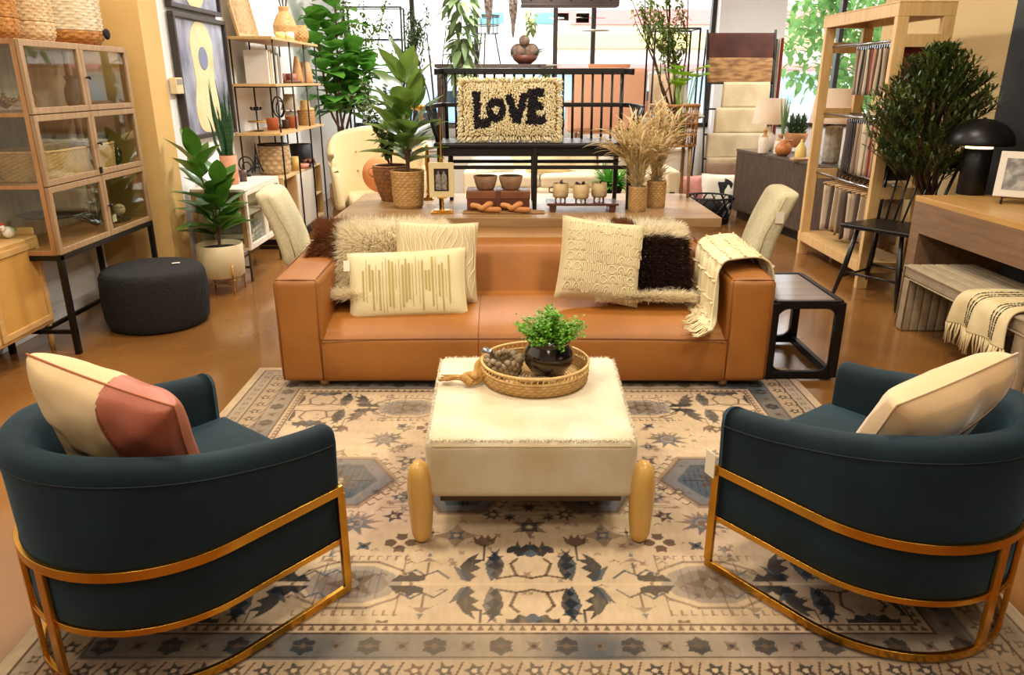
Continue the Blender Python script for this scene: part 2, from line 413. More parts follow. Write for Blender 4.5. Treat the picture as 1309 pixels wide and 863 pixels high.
# ================================================================= RUG (vintage pattern printed into the pile)
RX0, RX1, RY0, RY1 = -1.47, 1.60, 1.54, 4.07
RC = (.065, 2.09)                     # centre of a palmette panel
def make_rug():
    res = .0042; nx = int((RX1-RX0)/res); ny = int((RY1-RY0)/res)
    X, Y = np.meshgrid(np.linspace(RX0, RX1, nx), np.linspace(RY0, RY1, ny))
    def N(sc, seed, sx=1, sy=1):
        rs = np.random.RandomState(seed); g = rs.rand(64, 64)
        u = ((X+3)*sc*sx) % 63; v = ((Y+3)*sc*sy) % 63; i = u.astype(int); j = v.astype(int); fu = u-i; fv = v-j; fu = fu*fu*(3-2*fu); fv = fv*fv*(3-2*fv)
        return (g[j, i]*(1-fu)+g[j, i+1]*fu)*(1-fv)+(g[j+1, i]*(1-fu)+g[j+1, i+1]*fu)*fv
    lc = lambda h: np.array(lin(h)[:3])
    CREAM, PINK, BLUE, NAVY, BROWN, TAUPE, GREY = map(lc, ('#c6ad8c', '#a98d80', '#2c3f4c', '#121924', '#452b20', '#65503f', '#525c68'))
    img = np.ones((ny, nx, 3))*CREAM
    k = np.clip((N(1.6, 1)*.6+N(4, 2)*.4-.42)*3, 0, 1)[..., None]*.55; img = img*(1-k)+PINK*k
    wear = np.clip(.88+.35*N(22, 3)+.35*N(60, 4, 1, .35)-.12+.3*(N(3, 5)-.5), .15, 1)
    def put(mask, c, a=.85):
        m = (mask*a*wear)[..., None]; img[:] = img*(1-m)+c*m
    def poly(P, c, a=.85):
        P = np.array(P); x0, y0 = P.min(0)-.01; x1, y1 = P.max(0)+.01
        i0, i1 = [int(np.clip((v-RX0)/res, 0, nx)) for v in (x0, x1)]; j0, j1 = [int(np.clip((v-RY0)/res, 0, ny)) for v in (y0, y1)]
        if i1 <= i0 or j1 <= j0: return
        xs, ys = X[j0:j1, i0:i1], Y[j0:j1, i0:i1]; ins = np.zeros(xs.shape, bool); n = len(P)
        for q in range(n):
            ax, ay = P[q]; bx, by = P[(q+1) % n]
            if ay == by: continue
            ins ^= ((ay > ys) != (by > ys)) & (xs < (bx-ax)*(ys-ay)/(by-ay)+ax)
        m = (ins*a*wear[j0:j1, i0:i1])[..., None]; img[j0:j1, i0:i1] = img[j0:j1, i0:i1]*(1-m)+c*m
    def line(P, w, c, a=.85):
        for p, q in zip(P[:-1], P[1:]):
            d = np.array(q)-np.array(p); L = math.hypot(*d)
            if L < 1e-6: continue
            n = np.array((-d[1], d[0]))/L*w/2; e = d/L*w*.3
            poly([p+n-e, np.array(q)+n+e, np.array(q)-n+e, p-n-e], c, a)
    A = lambda P, cx, cy, sx=1, sy=1: [np.array((cx+x*sx, cy+y*sy)) for x, y in P]
    def rosette(cx, cy, r, n, c, c2=None, a=.85, inn=.45, ph=0):
        poly([(cx+(r if q % 2 else r*inn)*math.cos(PI*q/n+ph), cy+(r if q % 2 else r*inn)*math.sin(PI*q/n+ph)) for q in range(2*n)], c, a)
        if c2 is not None: poly([(cx+r*.28*math.cos(PI*q/4), cy+r*.28*math.sin(PI*q/4)) for q in range(8)], c2, a)
    def flower4(cx, cy, r, c, c2):
        for q in range(4):
            ang = PI/2*q; ux, uy = math.cos(ang), math.sin(ang)
            poly([(cx+ux*r*s-uy*r*t, cy+uy*r*s+ux*r*t) for s, t in ((.1, 0), (.45, .32), (.85, .26), (.8, 0), (.85, -.26), (.45, -.32))], c, .85)
        poly([(cx+r*.25*math.cos(PI*q/4), cy+r*.25*math.sin(PI*q/4)) for q in range(8)], c2, .9)
    def diamondflower(cx, cy, r, c, c2):
        poly([(cx+r, cy), (cx+r*.35, cy+r*.28), (cx, cy+r*.9), (cx-r*.35, cy+r*.28), (cx-r, cy), (cx-r*.35, cy-r*.28), (cx, cy-r*.9), (cx+r*.35, cy-r*.28)], c, .55)
        rosette(cx, cy, r*.5, 4, c2, CREAM, .8)
    def tulip(cx, cy, s, sy):
        line(A([(0, 0), (0, .09)], cx, cy, 1, sy), .008, NAVY)
        poly(A([(0, .075), (.035, .10), (.045, .15), (.025, .125), (.012, .155), (0, .13), (-.012, .155), (-.025, .125), (-.045, .15), (-.035, .10)], cx, cy, s, sy), BROWN)
    def bigleaf(cx, cy, sx, sy, c):
        poly(A([(0, 0), (.03, .03), (.01, .05), (.045, .075), (.02, .095), (.055, .125), (.02, .125), (.035, .165), (-.005, .13), (-.03, .085), (-.02, .04)], cx, cy, sx, sy), c, .9)
    def palmette_panel(cx, cy):
        for sy in (-1, 1):
            # main fan palmette
            poly(A([(0, .145), (.02, .16), (.045, .15), (.06, .175), (.085, .17), (.082, .2), (.065, .215), (.03, .205), (.015, .225), (0, .21), (-.015, .225), (-.03, .205), (-.065, .215), (-.082, .2), (-.085, .17), (-.06, .175), (-.045, .15), (-.02, .16)], cx, cy, 1, sy), NAVY, .95)
            poly(A([(0, .15), (.03, .165), (.0, .195), (-.03, .165)], cx, cy, 1, sy), GREY, .8)
            for q in (-.045, 0, .045): poly(A([(q-.013, .2), (q, .245), (q+.013, .2)], cx, cy, 1, sy), BLUE, .9)
            for sx in (-1, 1):
                line(A([(0, .03), (.05, .045), (.07, .11), (.045, .14)], cx, cy, sx, sy), .011, BROWN)
                line(A([(.05, .045), (.11, .03)], cx, cy, sx, sy), .01, BROWN)
                bigleaf(cx+sx*.135, cy+sy*.012, sx*-.8, sy*1.15, BLUE); bigleaf(cx+sx*.115, cy+sy*.02, sx*.8, sy*1.05, NAVY)
                tulip(cx+sx*.165, cy+sy*.13, 1, sy)
                bigleaf(cx+sx*.215, cy+sy*.01, sx*-1.0, sy*1.0, NAVY); poly(A([(.20, .012), (.235, .02), (.27, .10), (.225, .07)], cx, cy, sx, sy), BLUE)
                line(A([(.28, .03), (.32, .07), (.36, .045), (.395, .075), (.43, .05)], cx, cy, sx, sy), .008, BLUE)
                line(A([(.355, .05), (.355, .115)], cx, cy, sx, sy), .007, TAUPE)
                poly(A([(.30, .10), (.33, .12), (.38, .12), (.41, .10), (.355, .145)], cx, cy, sx, sy), BROWN, .55)
                poly(A([(.345, .15), (.355, .175), (.365, .15)], cx, cy, sx, sy), GREY)
        line([(cx-.44, cy), (cx+.44, cy)], .006, CREAM*1.15, .9)
        for sx in (-1, 1): line([(cx+sx*.435, cy-.16), (cx+sx*.435, cy+.16)], .006, TAUPE, .7)
    def medallion(cx, cy, r=.20, sy=.12, c=TAUPE, c2=GREY, c3=BROWN):
        o = [(r, 0), (r*.8, sy*.6), (r*.35, sy), (-r*.35, sy), (-r*.8, sy*.6), (-r, 0), (-r*.8, -sy*.6), (-r*.35, -sy), (r*.35, -sy), (r*.8, -sy*.6)]
        P = A(o, cx, cy); line(P+[P[0]], .011, c3, .6); poly(A(o, cx, cy, .82, .8), c2, .5); poly(A(o, cx, cy, .62, .6), c3, .35)
        for q in range(-4, 5): line([(cx+q*r*.15, cy-sy*.6), (cx+q*r*.15, cy+sy*.6)], .004, c2, .7)
        rosette(cx, cy, sy*.75, 5, c, CREAM, .8); rosette(cx, cy, sy*.4, 4, NAVY, None, .6)
        for q in range(11):
            x = cx+(q-5)*r*.16
            for s in (-1, 1):
                yb = cy+s*(sy+.012); line([(x, yb), (x, yb+s*.022), (x+.014, yb+s*.022)], .006, c3, .6)
    def bigdiamond(cx, cy, r, s):
        o = [(r, 0), (r*.5, s), (-r*.5, s), (-r, 0), (-r*.5, -s), (r*.5, -s)]
        poly(A(o, cx, cy, 1.1, 1.12), TAUPE, .6); poly(A(o, cx, cy), GREY, .7); P = A(o, cx, cy); line(P+[P[0]], .014, TAUPE, .8); poly(A(o, cx, cy, .72, .72), BLUE, .75)
        rosette(cx, cy, s*.55, 6, BROWN, CREAM, .7)
        for q in range(-6, 7):
            hh = s*.66*(1-max(0, abs(q)/6*1.4-.6)); line([(cx+q*r*.1, cy-hh), (cx+q*r*.1+.01, cy+hh)], .005, NAVY, .55)
        line(A([(-r*.6, 0), (r*.6, 0)], cx, cy), .008, NAVY); line(A([(0, -s*.7), (0, s*.7)], cx, cy), .008, NAVY)
        for q in range(5):
            for sx in (-1, 1):
                for sy in (-1, 1):
                    t = q/5; x = cx+sx*(r*1.04-t*r*.5); y = cy+sy*(t*s+.02)
                    line([(x, y), (x+sx*.02, y+sy*.018), (x+sx*.034, y+sy*.004)], .007, BROWN, .8)
                    poly([(x+sx*.06, y+sy*.03), (x+sx*.16, y+sy*.035), (x+sx*.06, y+sy*.045)], TAUPE, .55)
    def leafpair(cx, cy, s=1):
        for sy in (-1, 1):
            poly(A([(-.06, .01), (-.03, .05), (-.01, .04), (.01, .065), (.03, .045), (.06, .05), (.055, .02), (.03, .01)], cx, cy, s, sy), NAVY, .95)
    def spikes(cx, cy, r, c):
        n = 9
        for q in range(n):
            a = PI*2*q/n+.2; poly([(cx+r*math.cos(a), cy+r*.8*math.sin(a)), (cx+r*.3*math.cos(a+.5), cy+r*.3*math.sin(a+.5)), (cx+r*.3*math.cos(a-.5), cy+r*.3*math.sin(a-.5))], c, .75)
        rosette(cx, cy, r*.75, 8, GREY, c, .6)
    rows = (RC[1], RC[1]+1.42)
    for cy in rows:
        for cx in (RC[0]-1.06, RC[0], RC[0]+1.06): palmette_panel(cx, cy)
        for sx in (-1, 1):
            medallion(RC[0]+sx*.60, cy); leafpair(RC[0]+sx*.415, cy, sx*-1); leafpair(RC[0]+sx*.80, cy, sx)
            for sy in (-1, 1):
                flower4(RC[0]+sx*.47, cy+sy*.235, .068, BROWN, CREAM); rosette(RC[0]+sx*.60, cy+sy*.215, .036, 4, BLUE, NAVY)
                spikes(RC[0]+sx*.66, cy+sy*.36, .11, TAUPE)
                diamondflower(RC[0]+sx*.27, cy+sy*.28, .085, TAUPE, GREY); rosette(RC[0]+sx*.92, cy+sy*.25, .05, 5, BROWN, CREAM)
                rosette(RC[0]+sx*.36, cy+sy*.30, .03, 4, TAUPE, NAVY, .8, .2, PI/4); rosette(RC[0]+sx*.14, cy+sy*.42, .045, 7, NAVY, CREAM); diamondflower(RC[0]+sx*1.02, cy+sy*.36, .07, BLUE, BROWN)
        for sy in (-1, 1):
            rosette(RC[0], cy+sy*.335, .075, 6, TAUPE, CREAM, .8); rosette(RC[0], cy+sy*.335, .045, 4, NAVY, CREAM, .8, .6); rosette(RC[0], cy+sy*.47, .035, 8, NAVY)
            for sx in (-1, 1): rosette(RC[0]+sx*.075, cy+sy*.40, .03, 6, BROWN, NAVY); poly(A([(0, 0), (.03, .02), (0, .07), (-.03, .02)], RC[0]+sx*.2, cy+sy*.42), BROWN, .6)
    my = (rows[0]+rows[1])/2
    for sx in (-1, 1):
        bigdiamond(RC[0]+sx*.80, my-.03, .24, .19); bigdiamond(RC[0]+sx*.26, my-.10, .17, .17)
        for q, (dx, dy, r) in enumerate(((.50, -.16, .04), (.53, .14, .05), (.46, .0, .05), (.56, .28, .035), (1.12, -.2, .05), (1.15, .1, .06), (1.1, .3, .04), (.52, -.30, .045), (.40, .27, .045), (1.3, -.05, .05))):
            (diamondflower if q % 3 == 0 else rosette)(*((RC[0]+sx*dx, my+dy, r*1.4, BLUE, NAVY) if q % 3 == 0 else (RC[0]+sx*dx, my+dy, r, 4+q % 3, (BROWN, NAVY, BLUE)[q % 3], CREAM)))
    rs = random.Random(14)
    for q in range(46):
        x, y = rs.uniform(.12, 1.2), rs.uniform(-.1, .95)
        for sx in (-1, 1):
            cc = rs.choice((NAVY, BROWN, TAUPE, BLUE)); r_ = rs.uniform(.025, .05); kk_ = rs.randint(4, 8)
            if abs(y) > .22 or x > .5: rosette(RC[0]+sx*x, RC[1]+.25+y, r_, kk_, cc, CREAM if r_ > .035 else None, .6, .45, .3)
    rs = random.Random(4)
    for q in range(420):                       # tiny filler motifs
        x, y = rs.uniform(RX0+.33, RX1-.33), rs.uniform(RY0+.45, RY1-.45)
        if rs.random() < .5: rosette(x, y, rs.uniform(.012, .022), 4, rs.choice((NAVY, BROWN, TAUPE, BLUE)), None, .55, .4)
        else: line([(x-.015, y), (x, y+.012), (x+.015, y)], .005, rs.choice((BROWN, TAUPE)), .6)
    # borders: bands measured from each edge inwards
    D = np.minimum(np.minimum(X-RX0, RX1-X), np.minimum(Y-RY0, RY1-Y)); along = np.where(np.minimum(X-RX0, RX1-X) < np.minimum(Y-RY0, RY1-Y), Y, X)
    band = (D < .36); img[band] = (CREAM*.92)[None, :]; kk = np.clip((N(5, 7)-.4)*2, 0, 1)[..., None]*.5; img[band] = (img*(1-kk)+PINK*kk)[band]
    put(((D > .05) & (D < .12)).astype(float), GREY, .35)
    put(((D > .12) & (D < .205)).astype(float), TAUPE, .35)
    put(((D > .205) & (D < .315)).astype(float), BLUE, .9*np.clip(.55+.8*(N(4, 9)-.3), .3, 1.1))
    for e in (.045, .12, .215, .315, .352): put((np.abs(D-e) < .0035).astype(float), BROWN, .9)
    def border_motifs(off, step, fn):
        n = int((RX1-RX0-2*off)/step)
        for q in range(n+1):
            x = RX0+off+q*(RX1-RX0-2*off)/n
            fn(x, RY0+off, q); fn(x, RY1-off, q)
        n = int((RY1-RY0-2*off)/step)
        for q in range(1, n):
            y = RY0+off+q*(RY1-RY0-2*off)/n; fn(RX0+off, y, q); fn(RX1-off, y, q)
    border_motifs(.338, .032, lambda x, y, q: poly([(x-.011, y-.012), (x+.011, y-.012), (x, y+.014)], BROWN, .8))
    border_motifs(.26, .095, lambda x, y, q: (rosette(x, y, .040, 6, NAVY if q % 2 == 0 else BROWN, TAUPE, .8, .75), line([(x-.036, y), (x+.036, y)], .006, TAUPE)) if q % 2 == 0 else rosette(x, y, .03, 4, TAUPE, NAVY, .8))
    border_motifs(.163, .085, lambda x, y, q: (rosette(x, y, .034, 5, NAVY if q % 3 else BROWN, CREAM, .85), line([(x+.03, y-.03), (x+.05, y+.03)], .006, BROWN)))
    border_motifs(.085, .06, lambda x, y, q: rosette(x, y, .024, 4, (BROWN, TAUPE, NAVY)[q % 3], CREAM, .7))
    fade = np.clip(.94+.13*(N(90, 11, 1, .3)-.5)+.16*(N(30, 12, .4, 1)-.5), .7, 1.1)[..., None]; img *= fade
    g = np.clip((N(2.2, 13)-.5)*1.0, 0, .16)[..., None]; img[:] = img*(1-g)+CREAM*g
    verts = np.stack([X, Y, .010+.0012*N(120, 15)], -1).reshape(-1, 3)
    i = (np.arange(ny-1)[:, None]*nx+np.arange(nx-1)[None, :]).ravel(); F = np.stack([i, i+1, i+nx+1, i+nx], -1)
    me = bpy.data.meshes.new('area_rug'); me.vertices.add(len(verts)); me.vertices.foreach_set('co', verts.astype(np.float32).ravel())
    me.loops.add(F.size); me.loops.foreach_set('vertex_index', F.astype(np.int32).ravel())
    me.polygons.add(len(F)); me.polygons.foreach_set('loop_start', np.arange(0, F.size, 4, dtype=np.int32)); me.polygons.foreach_set('loop_total', np.full(len(F), 4, dtype=np.int32))
    me.update(calc_edges=True); me.polygons.foreach_set('use_smooth', [True]*len(F))
    ca = me.color_attributes.new('Col', 'FLOAT_COLOR', 'POINT')
    ca.data.foreach_set('color', np.concatenate([np.clip(img.reshape(-1, 3), 0, 1), np.ones((len(verts), 1))], 1).astype(np.float32).ravel())
    me.materials.append(M('rug_pile', '#ffffff', .92, vcol=True, sheen=.15, spec=.1))
    o = bpy.data.objects.new('area_rug', me); COL.objects.link(o)
    tag(o, 'faded cream, brown and blue vintage patterned rug under the sofa and armchairs', 'rug')
    e = B()
    P = [(RX0, RY0), (RX1, RY0), (RX1, RY1), (RX0, RY1), (RX0, RY0)]
    for p, q in zip(P[:-1], P[1:]): e.tube([(p[0], p[1], .006), (q[0], q[1], .006)], .006, 6)
    bo = e.build('binding', M('rug_binding', '#c9b28c', .9), o, smooth=True); 
    return o
make_rug()
# ================================================================= LEATHER SOFA
LEATH = M('tan_leather', '#aa6c2b', .52, var=(3.5, '#945b20', None, .22), bump=(220, .15))
SEAM = M('leather_seam', '#7a4417', .5)
sofa = thing('sofa', 'tan leather three seat sofa on the patterned rug in the middle', 'sofa', (.065, 4.2, 0))
def soft_block(w, d, h, fx=.02, fy=.02, fz=.02, n=10, r=.05):
    """rounded upholstered block centred in x and y, base z=0, faces bulging a little"""
    b = B(); e = r
    def sh(p):
        x, y, z = p; cx = max(-w/2+e, min(w/2-e, x)); cy = max(-d/2+e, min(d/2-e, y)); cz = max(e, min(h-e, z))
        v = Vector((x-cx, y-cy, z-cz))
        if v.length > 1e-6: v = v.normalized()*e
        q = Vector((cx, cy, cz))+v; a, c, g = 2*x/w, 2*y/d, 2*z/h-1
        k = lambda s, t: (1-s*s)*(1-t*t)
        q.x += fx*a*k(c, g) if abs(a) > .5 else 0; q.y += fy*c*k(a, g) if abs(c) > .5 else 0; q.z += fz*g*k(a, c) if g > .5 else 0
        return q
    def ts(L):
        t = [0, e*.15, e*.4, e*.7, e]; return t+[e+(L-2*e)*i/n for i in range(1, n)]+[L-q for q in t[::-1]]
    X, Y, Z = [u-w/2 for u in ts(w)], [u-d/2 for u in ts(d)], ts(h)
    def face(U, V, f, fl):
        vs = [sh(f(u, v)) for v in V for u in U]; nu = len(U); fs = []
        for j in range(len(V)-1):
            for i in range(nu-1):
                a = j*nu+i; q = (a, a+1, a+nu+1, a+nu); fs.append(q[::-1] if fl else q)
        b.add(vs, fs, [(v[0], v[1]) for v in vs])
    face(X, Y, lambda u, v: (u, v, h), 0); face(X, Y, lambda u, v: (u, v, 0), 1)
    face(X, Z, lambda u, v: (u, -d/2, v), 0); face(X, Z, lambda u, v: (u, d/2, v), 1)
    face(Y, Z, lambda u, v: (w/2, u, v), 0); face(Y, Z, lambda u, v: (-w/2, u, v), 1)
    return b
def weld(o, d=.0008):
    m = o.modifiers.new('weld', 'WELD'); m.merge_threshold = d; return o
SY = 3.762-4.2            # local front
for s in (-1, 1):
    b = soft_block(.245, .96, .575, .012, .012, .008, r=.035)
    # arms lean outwards a touch and rise to the back
    b.v = [(x+s*(1.195)-s*.0*(z), y+SY+.48, z*(1+.05*(y+.48)/.96)+.045) for x, y, z in b.v]
    a = weld(b.build('arm', LEATH, sofa, smooth=True))
    z1 = .618; p = B(); xi, xo = s*(1.195-.106), s*(1.195+.106)
    p.tube([(xi, SY+.93, .655), (xi, SY+.04, z1), (xi, SY+.006, z1-.02), (xi, SY-.002, .3), (xi, SY+.005, .06)], .0035, 6)
    p.tube([(xo, SY+.93, .655), (xo, SY+.04, z1), (xo, SY+.006, z1-.02), (xo, SY-.002, .3), (xo, SY+.005, .06)], .0035, 6)
    p.tube([(xi, SY+.018, z1-.005), (0*xi+(xi+xo)/2, SY+.012, z1), (xo, SY+.018, z1-.005)], .0035, 6)
    p.build('piping', SEAM, a, smooth=True)
# back
b = soft_block(2.16, .30, .60, .0, .012, .004, r=.04)
b.v = [(x, y*1.0+.36-(.0)+.26*(z/.6-1)*(1 if y < 0 else 0)*.6, z+.06) for x, y, z in b.v]
bk = weld(b.build('backrest', LEATH, sofa, smooth=True))
B().tube([(-1.06, .235, .638), (0, .231, .640), (1.06, .235, .638)], .0035, 6).build('piping', SEAM, bk, smooth=True)
# seat: one deep crowned cushion
prof = [(-.40, .045), (-.425, .06), (-.445, .15), (-.442, .26), (-.432, .292), (-.40, .318), (-.34, .348), (-.22, .378), (-.05, .393), (.10, .395), (.30, .385)]
P = smooth_path([(0, y, z) for y, z in prof], 4)
def seatf(u, v):
    p = P[int(round(v*(len(P)-1)))]; x = (2*u-1)*1.085; c = (1-(2*u-1)**6)
    dip = .006*math.exp(-((x-(-.0))/.03)**2)*0; k = .012*(1-(2*u-1)**2) if p.z > .3 else 0
    edge = .012*(1-c)
    return (x, p.y+(edge if p.y < -.38 else 0), p.z+k-edge*.8 + .004*(vnoise(u*9, v*9, 3)-.5)*(p.z > .3))
st = B().grid(seatf, 60, len(P)-1).build('seat', LEATH, sofa, smooth=True)
q = B(); q.tube([(x, -.437 + .0*x, .289+.010*(1-(x/1.085)**2)) for x in [i*.1085-1.085 for i in range(21)]], .0032, 6)
q.tube([(-.245, p.y-.001, p.z+.011*(p.z > .3)+.0015) for p in P[3:-6]], .0022, 6)
q.build('piping', SEAM, st, smooth=True)
B().box((0, .02, .10), (2.2, .8, .07)).build('base', M('sofa_base', '#3a2415', .8), sofa)
for x in (-1.1, 1.1):
    for y in (-.37, .4): B().lathe([(0, .012), (.026, .012), (.03, .055), (0, .055)], (x, y, 0), 16).build('leg', OAK, sofa, smooth=True)

# ================================================================= OTTOMAN
HIDE = M('cream_hide', '#e6dcc6', .75, var=(4.5, '#cdb486', None, .25), bump=(160, .35, (1, 1, 3)), sheen=.4)
ott = thing('ottoman', 'square cream hide ottoman with rounded light wood legs in front of the sofa', 'ottoman', (.068, 2.74, 0))
b = soft_block(.77, .84, .235, (.0), .006, .012, r=.038)
b.v = [(x*(1+.03*(y/.42)), y, z+.19) for x, y, z in b.v]
up = weld(b.build('upholstered_top', HIDE, ott, smooth=True))
fz = B(); pts = []
for i in range(5000):
    e = random.choice('fbLRt'); u = random.uniform(-1, 1)
    if e == 'f': p, nn = (u*.355, -.405, .419), (0, -1, .3)
    elif e == 'b': p, nn = (u*.365, .405, .419), (0, 1, .5)
    elif e == 'L': p, nn = (-.369*(1+.03*u), u*.39, .419), (-1, 0, .4)
    elif e == 'R': p, nn = (.369*(1+.03*u), u*.39, .419), (1, 0, .4)
    else: continue
    pts.append((p, nn, (0, 0, -.2), None))
fur(fz, pts, .013, .0016, [lin('#f0e7d2')[:3], lin('#e6dabd')[:3]], .3, .8, 2)
fz.build('hair_edge', M('hide_hair', '#ffffff', .8, vcol=True), up)
B().tube([(-.345, -.4225, .402), (.345, -.4225, .402)], .002, 6).build('seam', M('hide_seam', '#b59a6c', .8), up, smooth=True)
LEGW = M('honey_wood', '#dcb060', .38, var=(3, '#cd9c4c', (14, 14, 1), .25), coat=.3)
for sx in (-1, 1):
    for sy in (-1, 1):
        pr = [(.0, .0118), (.016, .0135), (.028, .022), (.036, .045), (.041, .10), (.045, .18), (.046, .24), (.042, .285), (.033, .315), (.018, .332), (0, .337)]
        B().lathe(pr, (sx*(.395 if sy < 0 else .365), sy*(.40 if sy < 0 else .425), 0), 28).build('leg', LEGW, ott, smooth=True)
B().box((0, 0, .17), (.66, .7, .05)).build('base_frame', M('ott_base', '#5b4630', .8), ott)

# ================================================================= BARREL ARMCHAIRS
VELV = M('teal_velvet', '#0d181e', .75, var=(4, '#1d2f38', None, .3), bump=(300, .06), sheen=.35, spec=.2)
VELV.node_tree.nodes['Principled BSDF'].inputs['Sheen Tint'].default_value = lin('#5d8497')
def armchair(label, loc, rz, tagside=False):
    """local +Y is the open front"""
    t = thing('barrel_armchair', label, 'armchair', loc, rz, None)
    R, FR, TH = .368, .36, .075
    def upath(r, fr, n=40):
        """U outline from right front round the back to left front"""
        pts = [(r, fr*(1-i/10)) for i in range(10)]
        pts += [(r*math.cos(-PI*i/n), r*math.sin(-PI*i/n)) for i in range(n+1)]
        pts += [(-r, fr*(i/10)) for i in range(1, 11)]
        return pts
    O = upath(R, FR); n = len(O)
    def topz(i):
        x, y = O[i]; k = max(0, min(1, (FR-y)/(FR+R))); k = k*k*(3-2*k); return .60+.105*k
    def ins(i, d, flare=0):
        x, y = O[i]
        if y >= 0: nx, ny = (1 if x > 0 else -1), 0
        else: nx, ny = x/R, y/R
        return x-nx*(d-flare), y-ny*(d-flare)
    # shell cross-section: (inset, z) where z is 'top' fraction
    sec = [(.012, 'z', .205), (.002, 'z', .215), (.0, 'z', .30), (.0, 'z', .40), (-.004, 't', -.12), (-.008, 't', -.05), (-.002, 't', -.018), (.014, 't', -.003), (.037, 't', .0), (.06, 't', -.006), (.076, 't', -.025), (.08, 't', -.06), (.08, 'z', .40), (.08, 'z', .30)]
    b = B(); vs = []; m = len(sec)
    for i in range(n):
        for (d, k, z) in sec:
            x, y = ins(i, d); vs.append((x, y, topz(i)+z if k == 't' else z))
    fs = []
    for i in range(n-1):
        for j in range(m-1): a = i*m+j; fs.append((a, a+m, a+m+1, a+1))
    b.add(vs, fs)
    # rounded arm fronts
    for i, s in ((0, 1), (n-1, -1)):
        o = len(b.v); x0 = O[i][0]
        ring = [vs[i*m+j] for j in range(m)]; cx = sum(v[0] for v in ring)/m; cz = sum(v[2] for v in ring)/m
        R2 = [(cx+(v[0]-cx)*.93, FR+.012, cz+(v[2]-cz)*.98) for v in ring]; R3 = [(cx+(v[0]-cx)*.75, FR+.018, cz+(v[2]-cz)*.94) for v in ring]
        b.add(ring+R2+R3, [(j, j+1, m+j+1, m+j) for j in range(m-1)]+[(m+j, m+j+1, 2*m+j+1, 2*m+j) for j in range(m-1)]+[tuple(range(2*m, 3*m))])
    weld(b.build('shell', VELV, t, smooth=True))
    pp = B(); pp.tube([(*ins(i, -.009), topz(i)-.055) for i in range(n)], .0022, 5)
    pp.build('piping', M('velvet_piping', '#0f1e26', .7), t, smooth=True)
    # lower tub
    ri = R-.012
    def tub(u, v):
        i = u*(n-1); x, y = upath(ri, FR)[int(round(i))]; return (x, y, .195+.2*v)
    # seat base + cushion
    def seat(nm, r, fr, z0, z1, bul):
        q = B(); U = upath(r, fr, 24); c = (0, .02); rings = [(.97, z0), (1, z0+.015), (1, z1-.03), (.985, z1-.01), (.93, z1), (.6, z1+bul*.8), (.25, z1+bul), (0, z1+bul)]
        k = len(U); v2 = []
        for sc, z in rings:
            for (x, y) in U: v2.append((c[0]+(x-c[0])*sc, c[1]+(y-c[1])*sc, z))
        f2 = []
        for a in range(len(rings)-1):
            for i in range(k): f2.append((a*k+i, a*k+(i+1) % k, (a+1)*k+(i+1) % k, (a+1)*k+i))
        f2.append(tuple(range(k))[::-1]); q.add(v2, f2); return weld(q.build(nm, VELV, t, smooth=True))
    seat('seat_base', R-.01, FR-.005, .20, .33, 0)
    seat('seat_cushion', R-.085, FR+.03, .33, .45, .018)
    # brass frame: flat bars
    def band(nm, r, fr, z, w=.014, h=.026, n2=40):
        p = [(x, y, z) for x, y in upath(r, fr, n2)]
        q = B(); k = len(p); v3 = []; 
        for i in range(k):
            x, y = p[i][0], p[i][1]
            nx, ny = ((1 if x > 0 else -1), 0) if y >= 0 else (x/r, y/r)
            for a, c in ((0, -h/2), (w, -h/2), (w, h/2), (0, h/2)): v3.append((x+nx*a, y+ny*a, z+c))
        f3 = []
        for i in range(k-1):
            for j in range(4): f3.append((i*4+j, i*4+(j+1) % 4, i*4+4+(j+1) % 4, i*4+4+j))
        f3 += [(3, 2, 1, 0), tuple((k-1)*4+j for j in range(4))]
        q.add(v3, f3); return q.build(nm, BRASS, t, bevel=.0015)
    band('upper_band', R+.001, FR+.02, .385, h=.03)
    band('lower_band', R-.006, FR+.0, .205, h=.02)
    band('floor_ring', R+.001, FR+.02, .024, h=.026)
    for s in (-1, 1):
        B().box((s*(R+.008), FR+.010, .2045), (.014, .028, .335)).build('front_leg', BRASS, t, bevel=.0015)
        a = -PI/2+s*.17; x, y = math.cos(a)*(R+.008), math.sin(a)*(R+.008)
        B().box((x, y, .2045), (.034, .014, .335), rz=a+PI/2).build('rear_leg', BRASS, t, bevel=.0015)
    B().box((0, -R+.09, .20), (.10, .20, .012)).build('rear_stretcher', BRASS, t, bevel=.0015)
    if tagside:
        g = B().box((-R-.02, FR+.03, .40), (.003, .05, .085), rz=-.3)
        g.build('price_tag', PAPER, t)
    return t
armchair('dark teal velvet barrel armchair at left holding the pillow with a pink leather stripe', (-1.06, 1.985, .0105), math.radians(51.5-90))
armchair('dark teal velvet barrel armchair at right holding the plain blush velvet pillow', (1.195, 2.105, .0105), math.radians(127-90), True)

